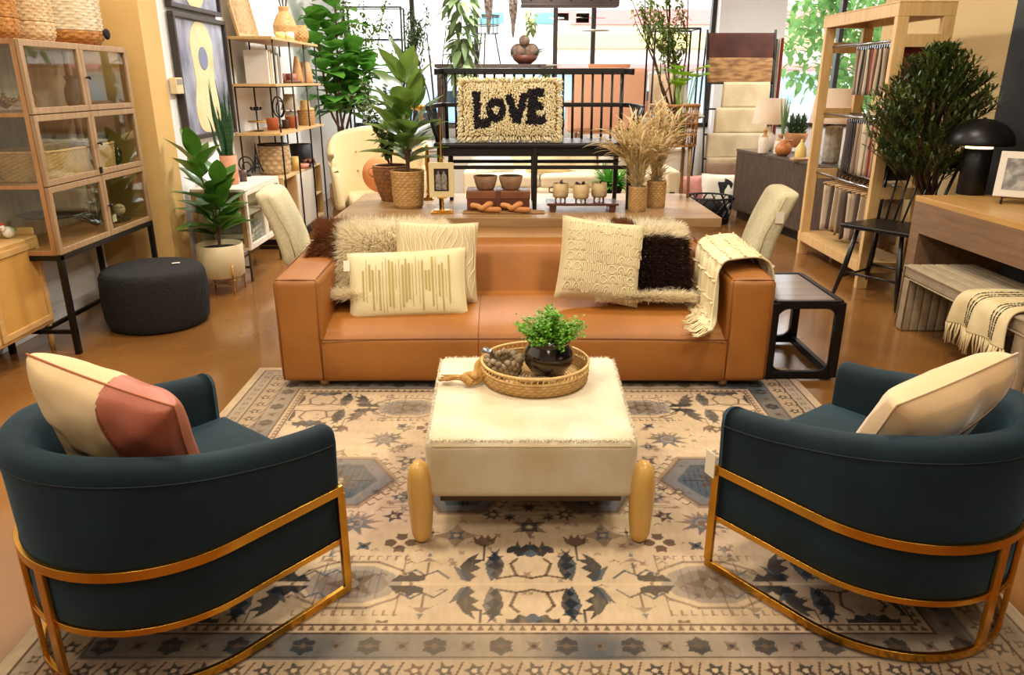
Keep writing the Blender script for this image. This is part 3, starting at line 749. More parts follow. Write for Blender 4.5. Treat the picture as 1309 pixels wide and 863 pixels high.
# ================================================================= SIDE TABLE
IRON = M('black_iron', '#15110f', .42, metal=.4, bump=(80, .1))
stb = thing('side_table', 'black iron cube side table with dark wood top beside the sofa', 'side table', (1.615, 4.22, .0118))
W, D, H = .40, .60, .455
x0, x1, y0, y1 = -.18, .18, -.31, .31
TOPW = M('dark_plank', '#7c6a60', .3, var=(3, '#54433a', (1, 12, 1), .25), coat=.3)  # plank colour lightened to carry the window's reflection
B().bb((x0+.02, y0+.02, H-.022), (x1-.02, y1-.02, H-.004)).build('tabletop', TOPW, stb, bevel=.003)
b = B()
for z0_, z1_, nm in ((H-.045, H, 'top_rim'), (0, .045, 'bottom_rim')):
    b = B()
    for (a, c) in (((x0, y0), (x1, y0)), ((x0, y1), (x1, y1))): b.bb((a[0], a[1]-.015, z0_), (c[0], a[1]+.015, z1_))
    for x in (x0, x1): b.bb((x-.015, y0, z0_), (x+.015, y1, z1_))
    b.build(nm, IRON, stb, bevel=.003)
for x in (x0, x1):
    for y in (y0, y1):
        q = B().box((x, y, H/2), (.045, .045, H-.02)); q.build('leg', IRON, stb, bevel=.004)
        sx = 1 if x < 0 else -1
        for z, sz in ((.045, 1), (H-.045, -1)):
            g = B(); g.prism([(0, 0), (.06, 0), (.03, .008), (.008, .03), (0, .06)], .02, lambda a, c, d, x=x, y=y, z=z, sz=sz, sx=sx: (x+sx*(.02+a), y-.01+d, z+sz*c))
            g.build('corner_gusset', IRON, stb)

# ================================================================= PILLOWS ON ARMCHAIRS
def orient(o, loc, rz=0, rx=0, ry=0): o.location = loc; o.rotation_mode = 'XYZ'; o.rotation_euler = (rx, ry, rz)
LINEN = M('blush_velvet', '#e0bd8e', .75, sheen=.6, bump=(150, .06), var=(3, '#d2aa78'))
LINENC = M('cream_linen', '#e3c79b', .8, bump=(200, .1), var=(4, '#d9b884'))
PINKL = M('pink_leather', '#b4684f', .45, bump=(120, .1), var=(5, '#a3573f'))
def rotm(rx, ry, rz): return Euler((rx, ry, rz), 'XYZ')
def csurf(w, h, t, x, z, pinch=.06, power=.42):
    a, c = 2*x/w, 2*z/h; a /= (1-pinch*(1-min(1, c*c))); c /= (1-pinch*(1-min(1, a*a)))
    return t/2*max(0, (1-min(1, a**4))*(1-min(1, c**4)))**power
def pose(root, loc, rz=0, tilt=0, roll=0):
    """stand a cushion: roll in its own plane, tilt about its width, then turn"""
    m = Matrix.Rotation(rz, 4, 'Z') @ Matrix.Rotation(tilt, 4, 'X') @ Matrix.Rotation(roll, 4, 'Y')
    root.rotation_euler = m.to_euler(); root.location = loc
# ---- armchair pillows
def chair_pillow(label, loc, rz, tilt, roll, w, kind):
    t = thing('throw_pillow', label, 'pillow', loc, 0, None)
    pose(t, loc, rz, tilt, roll)
    full = cushion(w, w, .17, 90 if kind == 'pink' else 30, .05, .012, 5)
    if kind == 'pink':
        # split by a diagonal: the pink strip is its own part
        def split(test):
            b = B(); b.v = full.v; b.uv = full.uv; b.c = full.c
            b.f = [f for f in full.f if test(sum(full.v[i][0] for i in f)/4, sum(full.v[i][2] for i in f)/4)]; return b
        ed = lambda x, z: x > .085-.33*z
        a = split(lambda x, z: not ed(x, z)).build('cushion_body', LINENC, t, smooth=True)
        p = split(ed).build('leather_stripe', PINKL, t, smooth=True); p['label'] = 'pink leather corner stripe'
        s = B()
        for sg in (-1, 1):
            pts = []
            for k in range(17):
                z = -w*.47+w*.94*k/16; x = .085-.33*z
                if abs(x) < w*.47: pts.append((x, sg*(csurf(w, w, .17, x, z)+.002), z))
            s.tube(pts, .003, 5)
        s.build('seam', M('pink_seam', '#8e4a34', .5), t, smooth=True)
    else:
        full.build('cushion_body', LINEN, t, smooth=True)
        s = B()
        for sg in (-1, 1):
            pts = [(x, sg*(csurf(w, w, .17, x, z)+.0015), z) for x, z in [(-w*.46+w*.92*k/16, (-w*.46+w*.92*k/16)*.9) for k in range(17)]]
            s.tube(pts, .0025, 5)
        s.build('seam', M('blush_seam', '#b98f68', .6), t, smooth=True)
    B().tube(rim_path(w, w, .05), .0035, 6).build('piping', M('rust_piping', '#b5683f', .6) if kind == 'pink' else LINEN, t, smooth=True)
    return t
dl = Vector((math.cos(math.radians(51.5)), math.sin(math.radians(51.5)), 0)); cl = Vector((-1.06, 1.985, 0))
chair_pillow('cream pillow with a pink leather stripe standing in the left armchair', cl-dl*.15+Vector((.065, .02, .675)), math.radians(-20), math.radians(24), math.radians(15), .44, 'pink')
dr = Vector((math.cos(math.radians(127)), math.sin(math.radians(127)), 0)); cr = Vector((1.195, 2.105, 0))
chair_pillow('blush velvet pillow standing in the right armchair', cr-dr*.10+Vector((-.03, .0, .64)), math.radians(28), math.radians(30), math.radians(-14), .44, 'blush')

# ---- sofa pillows
CREAMC = M('cream_cotton', '#e6d9ae', .85, bump=(260, .12), var=(3, '#dccd9e'))
def corner(b, w, h): pass
p = thing('lumbar_pillow', 'cream lumbar pillow with vertical olive stitched lines at the left of the sofa', 'pillow')
pose(p, ony(521, 364, 4.03)+Vector((0, 0, .0)), 0, math.radians(-22), math.radians(-3))
w, h, th = .66, .385, .13
cushion(w, h, th, 28, .04, .002, 3).build('cushion_body', CREAMC, p, smooth=True)
b = B(); rs = random.Random(3)
for k in range(27):
    x = -.235+k*.0182; z1 = rs.uniform(.06, .15); z0 = rs.uniform(-.16, -.02); wd = rs.choice((.0012, .0012, .004, .0045))
    if .1 < k/27 < .9 and k % 3 == 0: z0 = rs.uniform(-.16, -.12)
    pts = [(x, -csurf(w, h, th, x, z, .04)-.003, z) for z in [z0+(z1-z0)*i/8 for i in range(9)]]
    for i in range(8):
        a, c = Vector(pts[i]), Vector(pts[i+1]); o = Vector((wd, 0, 0)); b.add([a-o, a+o, c+o, c-o], [(0, 1, 2, 3)])
b.build('stitching', M('olive_thread', '#b3a056', .8), p, solid=.0015)
B().tube(rim_path(w, h, .04), .0025, 5).build('piping', CREAMC, p, smooth=True)
g = B().box((-.33, -.02, .12), (.035, .003, .06)); g.build('price_tag', PAPER, p)
g = B().box((-.22, -.05, -.195), (.035, .03, .003)); g.build('price_tag', PAPER, p)

CORDM = M('cream_cord', '#e4d5ac', .85, bump=(200, .15)); LINB = M('natural_linen', '#cdbb93', .85, bump=(250, .15))
def cord_pillow(label, loc, tilt, roll, w, rz, kind, seed):
    t = thing('cord_pillow', label, 'pillow'); pose(t, loc, rz, tilt, roll); th = .16
    cushion(w, w, th, 28, .06, .003, seed).build('cushion_body', LINB, t, smooth=True)
    b = B(); rs = random.Random(seed)
    S = lambda x, z: (x, -csurf(w, w, th, x, z)-.002, z)
    if kind == 'loops':
        r = 0
        for row in range(7):
            z0 = -w*.40+row*w*.118; x = -w*.42
            while x < w*.40:
                k = rs.random(); hgt = w*.095
                if k < .45:
                    n = rs.randint(2, 4); st = .011; pts = []
                    for i in range(n): pts += [(x+2*i*st, z0), (x+2*i*st, z0+hgt), (x+(2*i+1)*st, z0+hgt), (x+(2*i+1)*st, z0)]
                    P = smooth_path([S(a, c) for a, c in pts], 3); x += 2*n*st+.006
                elif k < .8:
                    wd = rs.uniform(.03, .05); P = [S(x+wd/2-wd/2*math.cos(PI*i/10), z0+hgt*math.sin(PI*i/10)) for i in range(11)]
                    b.tube([S(x+wd/2-wd/4*math.cos(PI*i/8), z0+hgt*.55*math.sin(PI*i/8)) for i in range(9)], .0028, 5); x += wd+.008
                else:
                    wd = .04; P = [S(x+wd/2+wd/2*math.cos(2*PI*i/12), z0+hgt/2+hgt/2*math.sin(2*PI*i/12)) for i in range(13)]; x += wd+.008
                b.tube(P, .003, 5)
    else:
        for q in range(15):
            x0 = -w*.44+q*w*.063
            P = [S(max(-w*.46, min(w*.46, x0+.022*math.sin(z*14+q*.5)+.012*math.sin(z*31+q))), z) for z in [-w*.45+w*.9*i/30 for i in range(31)]]
            b.tube(P, .0035, 5)
            P = [S(max(-w*.46, min(w*.46, x0+.012+.018*math.sin(z*14+q*.5+.5))), z) for z in [-w*.45+w*.9*i/30 for i in range(31)]]
            b.tube(P, .0022, 5)
    b.build('cord_pattern', CORDM, t, smooth=True)
    B().tube(rim_path(w, w, .06), .003, 5).build('piping', LINB, t, smooth=True)
    return t
cord_pillow('square cream pillow with wavy cord lines behind the lumbar pillow', ony(558, 336, 4.16), math.radians(-20), math.radians(2), .47, math.radians(4), 'waves', 11)
cord_pillow('square cream pillow with looped cord pattern at the right of the sofa', ony(767, 334, 4.10), math.radians(-23), math.radians(8), .47, math.radians(4), 'loops', 12)

# ---- sheepskins draped over the sofa back
def hide(name, label, path, x0, x1, colfn, L, n, W=.0045, wob=.05, seed=2, grav=.5, matk='fleece'):
    """path: (y, z) outline from the lower front edge up and over the backrest"""
    random.seed(seed)
    P = smooth_path([(0, y, z) for y, z in path], 8); m = len(P)
    def edge(u, v):
        i = min(m-1, int(v*(m-1))); x = x0+(x1-x0)*u; k = math.sin(PI*v)**.35 if 0 < v < 1 else 0
        shrink = 1-.16*(1-k); sway = wob*(vnoise(v*4, 0, seed)-.5)*2
        cx = (x0+x1)/2; x = cx+(x-cx)*shrink+sway; return Vector((x, P[i].y, P[i].z))
    t = thing(name, label, 'sheepskin', edge(.5, 0)); org = Vector(t.location)
    def nf(v):
        i = max(1, min(m-2, int(v*(m-1)))); d = P[i+1]-P[i-1]; return Vector((0, -d.z, d.y)).normalized()
    g = B().grid(lambda u, v: edge(u, .035+.95*v)+nf(.035+.95*v)*.010-org, 16, 40)
    g.build('hide_backing', M('hide_skin', '#efe2c4', .85), t, smooth=True, solid=.006)
    b = B(); pts = []
    for k in range(n):
        u, v = random.random(), random.random()
        if random.random() < .14: v = random.uniform(0, .045)
        if random.random() < .18: u = random.choice((0, 1)) if random.random() < .6 else u; v = v if u in (0, 1) else random.choice((.01, .99))
        nn = nf(v); i = max(0, min(m-2, int(v*(m-1)))); d = (P[i]-P[i+1]).normalized()
        side = Vector(((u-.5)*1.2, 0, 0)); flow = (d if P[i].y < 4.6 else -d)*.5+side
        nn2 = nn if nn.y < 0 or nn.z > 0 else -nn
        pts.append((edge(u, v)+nn2*.016-org, nn2, flow, colfn(u, v)))
    fur(b, pts, L, W, None, grav, .26, 4)
    b.build('fleece', M(matk, '#ffffff', .7, vcol=True, backlit=.6), t)
    return t
cw, cw2, cb, cb2 = lin('#fbf3dc')[:3], lin('#f3e6c6')[:3], lin('#3a2015')[:3], lin('#8a5530')[:3]
def colL(u, v):
    if u < .20+.06*math.sin(v*9) and v > .30: return random.choice((cb2, lin('#7c4a26')[:3]))
    if v > .93 and u > .7: return random.choice((cw2, lin('#7b6648')[:3]))
    return random.choice((cw, cw, cw2))
hide('sheepskin', 'fluffy cream sheepskin with a brown corner draped over the left sofa back', [(4.02, .43), (4.10, .46), (4.20, .56), (4.29, .66), (4.40, .72), (4.52, .715), (4.66, .71), (4.75, .66), (4.76, .58)], -1.13, -.42, colL, .085, 42000, seed=2)
def colR(u, v):
    n = vnoise(u*4, v*5, 8)
    if v > .42 and u < .24+.1*n: return random.choice((cw, cw2))
    if v > .36+.14*n and u > .5: return random.choice((cw, cw, cw2))
    if v < .05+.15*n: return random.choice((cw, cw2))
    if v > .5: return random.choice((cb2, cb2, cb))
    return random.choice((cb, cb, lin('#3b2318')[:3]))
hide('sheepskin', 'dark brown and white sheepskin draped over the right sofa back', [(4.02, .42), (4.10, .45), (4.19, .55), (4.28, .66), (4.40, .72), (4.52, .715), (4.66, .71), (4.75, .66), (4.76, .58)], .52, 1.03, colR, .075, 42000, seed=5)

# ---- throw blanket over the right arm
thr = thing('throw_blanket', 'cream tufted throw blanket with fringe draped over the right sofa arm', 'blanket', (1.2, 4.1, .66))
org = Vector((1.2, 4.1, .66))
TH = M('throw_cotton', '#e5d6ae', .9, bump=(140, .4), var=(8, '#d6c598'))
pth = smooth_path([(1.405, .40), (1.408, .5), (1.40, .60), (1.375, .668), (1.30, .69), (1.20, .695), (1.12, .69), (1.095, .64), (1.085, .55), (1.07, .46), (1.0, .425), (.93, .42)], 6)
pth = [Vector((p[0], p[1])) if False else p for p in [Vector((a, 0, c)) for a, c in []]] or [Vector((q.x, 0, q.y)) for q in smooth_path([(a, c, 0) for a, c in [(1.408, .42, ), (1.41, .5), (1.405, .60), (1.375, .672), (1.30, .692), (1.20, .697), (1.12, .690), (1.083, .64), (1.070, .55), (1.055, .44), (1.035, .40), (1.005, .382)]], 6)]
mp = len(pth)
def tf(u, v):
    i = min(mp-1, int(round(v*(mp-1)))); q = pth[i]
    s = 1 if v < .55 else 1
    yc = 4.22-.56*max(0, v-.35)**1.0; hw = .29-.05*v
    y = yc+(2*u-1)*hw; w = vnoise(u*7, v*3, 4)
    fold = (.012*math.sin(u*19+v*3)+.008*math.sin(u*37+v*9))*(.5+.8*abs(v-.45)*2)
    x = q.x+(fold*(1 if v < .3 else -1 if v > .6 else 0)); z = q.z+(abs(fold)*.9 if .3 <= v <= .6 else 0)+.010*w
    # rise with the arm toward the back
    z += .03*max(0, (y-4.1))*(1 if v < .75 else 0)
    return Vector((x, y, z))-org
gb = B().grid(tf, 60, mp-1).build('blanket_cloth', TH, thr, smooth=True, solid=.010)
rb = B()
for k in range(11):
    v = .05+k*.09; i = v*(mp-1)
    pts = []
    for j in range(31):
        u = j/30; p = tf(u, v); nn = Vector((1, 0, 0)) if v < .25 else (Vector((0, 0, 1)) if v < .62 else Vector((-1, 0, .2)))
        pts.append(p+nn*(.009+.003*math.sin(j*2.3)))
    rb.tube(pts, [.006+.0025*math.sin(j*1.9) for j in range(31)], 6)
rb.build('tufted_rows', TH, thr, smooth=True)
fr = B(); fr2 = B()
for j in range(46):
    u = j/45; p = tf(u, 1.0); a = p; L = .07+random.random()*.02
    dx = random.uniform(-.01, .01)
    fr.tube([a, a+Vector((-.02, dx, -.012)), a+Vector((-.045, dx*1.5, -.02-.01)), a+Vector((-.045-L*.4, dx*2, -.028))], [.004, .0045, .0035, .0028], 5)
    p = tf(u, 0); fr2.tube([p, p+Vector((.006, dx, -.03)), p+Vector((.004, dx*2, -.06-random.random()*.015))], [.004, .004, .0028], 5)
fr.build('fringe', TH, thr, smooth=True); fr2.build('fringe', TH, thr, smooth=True)
# ================================================================= DINING TABLE
TZ = .76
tb = thing('dining_table', 'long grey brown plank dining table behind the sofa carrying the black bench', 'table', (.10, 5.36, 0))
PLANK = M('weathered_plank', '#ad8a60', .36, var=(3, '#8d6c48', (1, 10, 10), .28), bump=(18, .15, (1, 12, 1)))
b = B()
for k in range(6): b.bb((-1.255, -.555+k*.185+.001, .70), (1.255, -.37+k*.185-.001, TZ))
b.build('tabletop', PLANK, tb, bevel=.003)
for x in (-.85, .85):
    q = B(); q.bb((x-.05, -.33, 0), (x+.05, .33, .06)).bb((x-.05, -.38, .62), (x+.05, .38, .70)); q.build('leg_foot', BLACKWOOD, tb, bevel=.004)
    for y in (-.22, .22): B().bb((x-.045, y-.045, .06), (x+.045, y+.045, .62)).build('leg', BLACKWOOD, tb, bevel=.004)
B().bb((-.8, -.03, .26), (.8, .03, .34)).build('stretcher', BLACKWOOD, tb, bevel=.004)

# dining chairs at both ends
BOUC = M('cream_boucle', '#d9cfae', .9, bump=(180, .5), var=(60, '#c6b98f'))
def dining_chair(label, loc, rz, tg=False):
    t = thing('dining_chair', label, 'chair', loc, rz)     # local +Y = facing the table
    b = B()
    def bf(u, v):
        x = (2*u-1); z = .44+v*.42; w = .245+.0*v
        yb = -.25-.10*v**1.6
        return x, z, w, yb
    n = 14
    for side in (0, 1):
        def fn(u, v, side=side):
            x, z, w, yb = bf(u, v); curve = .05*(1-x*x); e = (1-abs(x)**8)**.5*(1-max(0, 2*v-1)**10)**.5
            return (x*w, yb+curve*-.6+(.035+.02*e if side else -.015-.02*e), z)
        b.grid(fn, n, n, flip=not side)
    # rims
    def rim(u, v):
        if v == 0: pass
        return None
    bl = soft_block(.50, .13, .50, 0, .012, .006, r=.04)
    bl.v = [(x*(1-.05*(z/.5)), y-.24-.16*(z/.5)**1.5, z+.40) for x, y, z in bl.v]
    weld(bl.build('backrest', BOUC, t, smooth=True))
    sb_ = soft_block(.50, .50, .12, 0, 0, .01, r=.03); sb_.v = [(x, y, z+.37) for x, y, z in sb_.v]
    weld(sb_.build('seat', BOUC, t, smooth=True))
    pb = B(); pb.tube([(.25, -.215, .44), (.247, -.25, .62), (.24, -.36, .87), (0, -.37, .895), (-.24, -.36, .87), (-.247, -.25, .62), (-.25, -.215, .44)], .004, 5)
    pb.build('piping', M('boucle_piping', '#b6a97e', .8), t, smooth=True)
    for sx in (-1, 1):
        for sy in (-1, 1): B().tube([(sx*.2, sy*.2, .38), (sx*.21, sy*.215, 0)], [.02, .014], 8).build('leg', BLACKWOOD, t, smooth=True)
    if tg: B().box((-.17, -.36, .74), (.055, .004, .075), rx=-.3).build('price_tag', PAPER, t)
    return t
dining_chair('cream upholstered dining chair at the left end of the plank table', (-1.27, 5.22, 0), math.radians(-84))
ch = dining_chair('cream upholstered dining chair with a price tag at the right end of the plank table', (1.47, 5.22, 0), math.radians(84), False)
B().box((-.256, -.33, .74), (.004, .055, .075), rz=0).build('price_tag', PAPER, ch)

# ================================================================= BLACK SPINDLE BENCH ON THE TABLE
be = thing('spindle_bench', 'black spindle back bench with curved arms standing on the dining table', 'bench', (.155, 5.36, TZ))
SZ = .44; b = soft_block(1.36, .46, .035, 0, 0, 0, r=.014); b.v = [(x, y, z+SZ-.03) for x, y, z in b.v]
weld(b.build('seat', BLACKWOOD, be, smooth=True))
B().bb((-.62, -.20, SZ-.085), (.62, -.175, SZ-.03)).bb((-.62, .175, SZ-.085), (.62, .20, SZ-.03)).build('apron', BLACKWOOD, be, bevel=.003)
for x, y in ((-.64, -.2), (.64, -.2), (0, -.2), (-.60, .2), (.60, .2), (0, .2)):
    B().box((x, y, (SZ-.03)/2), (.038, .038, SZ-.03), taper=.75).build('leg', BLACKWOOD, be, bevel=.005)
for y in (-.2, .2): B().bb((-.62, y-.011, .27), (.62, y+.011, .295)).build('stretcher', BLACKWOOD, be, bevel=.003)
def bk(x, z):  # back leans
    return (x, .18+.09*(z-SZ)/.45, z)
TR = SZ+.46
rail = [(-.69, .16, TR-.004), (-.66, .24, TR)] + [bk(x, TR) for x in (-.6, -.3, 0, .3, .6)] + [(.66, .24, TR), (.69, .16, TR-.004)]
B().tube(smooth_path(rail, 4), .5, flat=(.022, .042)).build('top_rail', BLACKWOOD, be, bevel=.004)
mid = [(-.72, -.16, SZ+.225), (-.71, 0, SZ+.23), (-.66, .16, SZ+.235), (-.58, .222, SZ+.235)]+[bk(x, SZ+.235) for x in (-.3, 0, .3)]+[(.58, .222, SZ+.235), (.66, .16, SZ+.235), (.71, 0, SZ+.23), (.72, -.16, SZ+.225)]
B().tube(smooth_path(mid, 5), .5, flat=(.022, .030)).build('arm_rail', BLACKWOOD, be, bevel=.004)
for k in range(19):
    x = -.63+k*.07
    r = .009 if k not in (0, 18) else .014
    B().tube([bk(x*.985, SZ), bk(x, TR)], r, 8).build('spindle', BLACKWOOD, be, smooth=True)
for s in (-1, 1):
    for k in range(5):
        y = -.15+k*.065; xa = .72-.03*max(0, (y+.05)/.2)
        B().tube([(s*.655, y, SZ), (s*xa, y, SZ+.228)], .009 if k else .013, 8).build('arm_spindle', BLACKWOOD, be, smooth=True)

# ---- LOVE pillow
lv = thing('shag_pillow', 'looped cream pillow with black LOVE lettering on the black bench', 'pillow')
PW, PH = .66, .385
pose(lv, (-.015, 5.27, TZ+SZ+PH/2+.012), 0, math.radians(-12), 0)
cushion(PW, PH, .13, 24, .02, .0, 3).build('cushion_body', M('shag_base', '#cdb27c', .9), lv, smooth=True)
LET = {'L': [[(0, 1), (.32, 1), (.32, .25), (.72, .3), (.72, 0), (.04, 0)]],
       'V': [[(0, .92), (.34, .95), (.52, .48), (.66, .98), (1.0, .95), (.66, .04), (.34, .04)]],
       'E': [[(.05, 0), (.12, 1), (.75, 1.04), (.75, .78), (.45, .76), (.45, .64), (.7, .64), (.7, .42), (.43, .4), (.42, .26), (.8, .28), (.8, .02)]]}
def inpoly(P, x, y):
    r = False
    for i in range(len(P)):
        (ax, ay), (bx, by) = P[i], P[i-1]
        if (ay > y) != (by > y) and x < (bx-ax)*(y-ay)/(by-ay)+ax: r = not r
    return r
def letter(x, z):
    # pillow coords to letters
    for ch, x0, z0, w, h in (('L', -.245, -.125, .155, .24), ('V', -.035, -.105, .16, .215), ('E', .10, -.105, .175, .235)):
        if inpoly(LET[ch][0], (x-x0)/w, (z-z0)/h): return True
    d = math.hypot((x+.092)/.066, (z+.008)/.082); return .34 < d < 1
wt, bt_ = B(), B(); random.seed(9)
nx, nz = 74, 44
for i in range(nx):
    for j in range(nz):
        x = -PW/2*.985+PW*.985*(i+random.uniform(.1, .9))/nx; z = -PH/2*.985+PH*.985*(j+random.uniform(.1, .9))/nz
        y = -csurf(PW, PH, .13, x, z, .02); lt = letter(x, z); q = bt_ if lt else wt
        e = 1 if abs(x) > PW*.46 or abs(z) > PH*.44 else 0
        dx = random.uniform(-.008, .008)+(x/PW)*.05*e; dz = random.uniform(-.010, .004)+(z/PH)*.05*e
        L = .020+random.random()*.008
        q.tube([(x, y+.004, z), (x+dx*.5, y-L*.8, z+dz*.3+.003), (x+dx, y-L, z+dz), (x+dx*1.2, y-L*.5, z+dz-.006)], [.0035, .0048, .0048, .003], 4)
wt.build('cream_loops', M('shag_loop', '#f2e6c2', .9, var=(14, '#e2cf9e')), lv, smooth=True)
o = bt_.build('lettering', M('shag_black', '#141019', .9), lv, smooth=True); o['label'] = 'black looped LOVE lettering'

# ================================================================= THINGS ON THE TABLE
def big_leaf_plant(t, base, stems, leafm, Lr, Wr, n, seed, tilt=.9, crown=.3, stemr=.009):
    """stems: list of tip offsets; leaves spiral up each stem"""
    random.seed(seed); s = B(); f = B()
    for tip, k in stems:
        P = smooth_path([(0, 0, 0), (tip[0]*.25+.01, tip[1]*.25, tip[2]*.4), tip], 6); P = [Vector(base)+Vector(p) for p in P]
        s.tube(P, [stemr*(1-.6*i/len(P)) for i in range(len(P))], 7)
        for i in range(k):
            tt = 1-(i/k)**.9*(1-crown); idx = min(len(P)-1, int(tt*(len(P)-1))); p = P[idx]
            a = i*2.399+random.uniform(-.3, .3)+seed; el = .25+.95*(1-i/k) if i > 1 else 1.3
            el += random.uniform(-.15, .15); d = Vector((math.cos(a)*math.cos(el), math.sin(a)*math.cos(el), math.sin(el)))
            L = random.uniform(*Lr)*(.75+.25*min(1, i/3)); W = L*random.uniform(*Wr)
            q = p+d*.035; s.tube([p, q], .0028, 5); f.leaf(q, d, L, W, up=(0, 0, 1), bend=.22, fold=.14, nu=8, wave=.04)
    s.build('stem', BARK, t, smooth=True); f.build('foliage', leafm, t, smooth=True)

bs_ = onz(524, 268, TZ); bs_.y += .10
t = thing('potted_rubber_plant', 'broad leaved green plant in the pale woven basket on the dining table', 'plant', bs_+Vector((-.02, 0, 0)))
RUB = M('rubber_leaf', '#46682a', .33, var=(3, '#7f9c44', None, .22), backlit=.4, coat=.2)
wk = wicker(20, [(.088, 0), (.100, .02), (.108, .12), (.112, .25)], 34, .0035).build('woven_basket', WICK, t, smooth=True, solid=.004)
B().tube(ringpts(.112, .25, 36), .006, 6).build('basket_rim', WICK, t, smooth=True)
B().lathe([(0, .22), (.10, .22), (.104, .2)], (0, 0, 0), 24).build('soil', SOIL, t)
big_leaf_plant(t, (0, 0, .22), [((.0, 0, .68), 16), ((.07, .02, .48), 11), ((-.07, .02, .34), 11)], RUB, (.24, .33), (.48, .56), 0, 3, crown=.3)
b0 = onz(500, 262, TZ)+Vector((-.02, .22, 0))
t = thing('potted_vine_plant', 'sparse upright leafy plant in the brown lined basket behind the pale basket', 'plant', b0)
wicker(11, [(.075, 0), (.10, .06), (.125, .15), (.135, .23), (.128, .25)], 40, .004).build('woven_basket', WICKD, t, smooth=True, solid=.006)
B().tube(ringpts(.13, .25, 36), .009, 6).build('basket_rim', WICKD, t, smooth=True)
B().tube([(-.13, -.03, .17), (-.165, -.04, .2), (-.16, -.045, .235), (-.13, -.03, .24)], .005, 6).build('handle', WICK, t, smooth=True)
B().lathe([(0, .22), (.12, .22)], (0, 0, 0), 24).build('soil', SOIL, t)
random.seed(31); s = B(); f = B()
for k in range(6):
    a = k*1.1; tip = Vector((.16*math.cos(a)-.10, .12*math.sin(a), random.uniform(.55, .95))); P = smooth_path([(0, 0, .2), (tip.x*.3, tip.y*.3, .45), tip], 10)
    s.tube(P, [.006*(1-.7*i/len(P)) for i in range(len(P))], 6)
    for i in range(6, len(P)):
        for _ in range(5): f.leaf(P[i], (random.uniform(-1, 1), random.uniform(-1, 1), random.uniform(-.4, .8)), random.uniform(.04, .07), random.uniform(.025, .04), nu=4)
s.build('stem', BARK, t, smooth=True); f.build('foliage', LEAFO, t, smooth=True)

# small brass easel with photograph frame
ep = onz(566, 272, TZ)
t = thing('picture_easel', 'slim brass easel lamp stand on the table holding a small framed photograph', 'easel', ep)
B().bb((-.075, -.05, 0), (.075, .05, .012)).bb((-.06, -.04, .012), (.06, .04, .022)).build('base', BRASS, t, bevel=.002)
B().lathe([(.012, .022), (.006, .04), (.008, .06), (.0055, .08), (.0055, .33), (.012, .345), (.006, .36), (.0045, .55), (.0045, .60), (0, .62)], (0, .0, 0), 12).build('post', BRASS, t, smooth=True)
B().bb((-.03, -.035, .100), (.03, .0, .108)).build('ledge', BRASS, t, bevel=.001); B().bb((-.012, -.022, .335), (.012, .0, .36)).build('clip', BRASS, t, bevel=.001)
t = thing('photo_frame', 'cream framed black and white photograph of two standing figures on the brass easel', 'picture frame', ep+Vector((0, -.02, .108)))
w, h = .082, .225; b = B()
FRC = M('frame_cream', '#d8c596', .5)
b.bb((-w, -.012, 0), (w, .005, h)).build('frame', FRC, t, bevel=.002)
B().bb((-.048, -.0135, .04), (.048, -.012, .186)).build('photograph', M('photo_dark', '#251c1c', .3), t)
PG = M('photo_figure', '#a89c90', .5, var=(60, '#4a4040', None, .2))
for fx in (-.020, .018):
    q = [(-.007, .165), (0, .172), (.007, .165), (.006, .152), (.014, .148), (.018, .115), (.016, .05), (-.016, .05), (-.018, .115), (-.014, .148), (-.006, .152)]
    B().prism([(fx+a, c) for a, c in q], .0008, lambda a, c, d: (a, -.0145+d, c)).build('photo_figure', PG, t)

# candlestick between, brass
t = thing('brass_candlestick', 'turned brass candlestick between the woven basket and the photo frame', 'candlestick', onz(546, 258, TZ)+Vector((0, .1, 0)))
B().lathe([(0, 0), (.04, 0), (.042, .01), (.02, .02), (.010, .04), (.014, .06), (.009, .09), (.009, .2), (.016, .24), (.018, .30), (.012, .35), (.016, .37), (.011, .39), (0, .40)], (0, 0, 0), 16).build('stick', BRASS, t, smooth=True)

# leather box with strap
LB = M('brown_leather_box', '#6e3a22', .5, var=(6, '#5a2c18'), bump=(90, .1))
bp0, bp1 = onz(597, 271, TZ), onz(677, 271, TZ)
t = thing('leather_box', 'brown leather box with a vertical strap under the two wooden bowls', 'box', ((bp0.x+bp1.x)/2, bp0.y+.12, TZ))
W = (bp1.x-bp0.x)/2
B().bb((-W, -.11, 0), (W, .11, .085)).build('body', LB, t, bevel=.004)
B().bb((-W-.004, -.114, .085), (W+.004, .114, .135)).build('lid', M('brown_leather_lid', '#84502f', .5, var=(6, '#6b3d22')), t, bevel=.004)
B().bb((-.016, -.119, .03), (.016, .118, .139)).build('strap', M('strap_leather', '#5b3222', .5), t, bevel=.002)
bz = TZ+.137; bxy = t.location
BOWL = M('carved_wood_bowl', '#7d5a41', .75, var=(14, '#9c7b5d', None, .2), bump=(60, .4))
for i, (dx, lb) in enumerate(((-.088, 'left one of the two rough wooden bowls on the leather box'), (.084, 'right one of the two rough wooden bowls on the leather box'))):
    t = thing('wooden_bowl', lb, 'bowl', (bxy.x+dx, bxy.y, bz+.003))
    B().lathe([(0, 0), (.056, 0), (.060, .005), (.072, .04), (.083, .085), (.078, .088), (.066, .05), (.05, .015), (0, .012)], (0, 0, 0), 28).build('body', BOWL, t, smooth=True)
    q = B()
    for k in range(7): q.ball((random.uniform(-.03, .03), random.uniform(-.03, .03), .055), .016, 8, (1.4, 1, .8))
    q.build('filler', M('white_rocks', '#cfc2ae', .8), t, smooth=True)
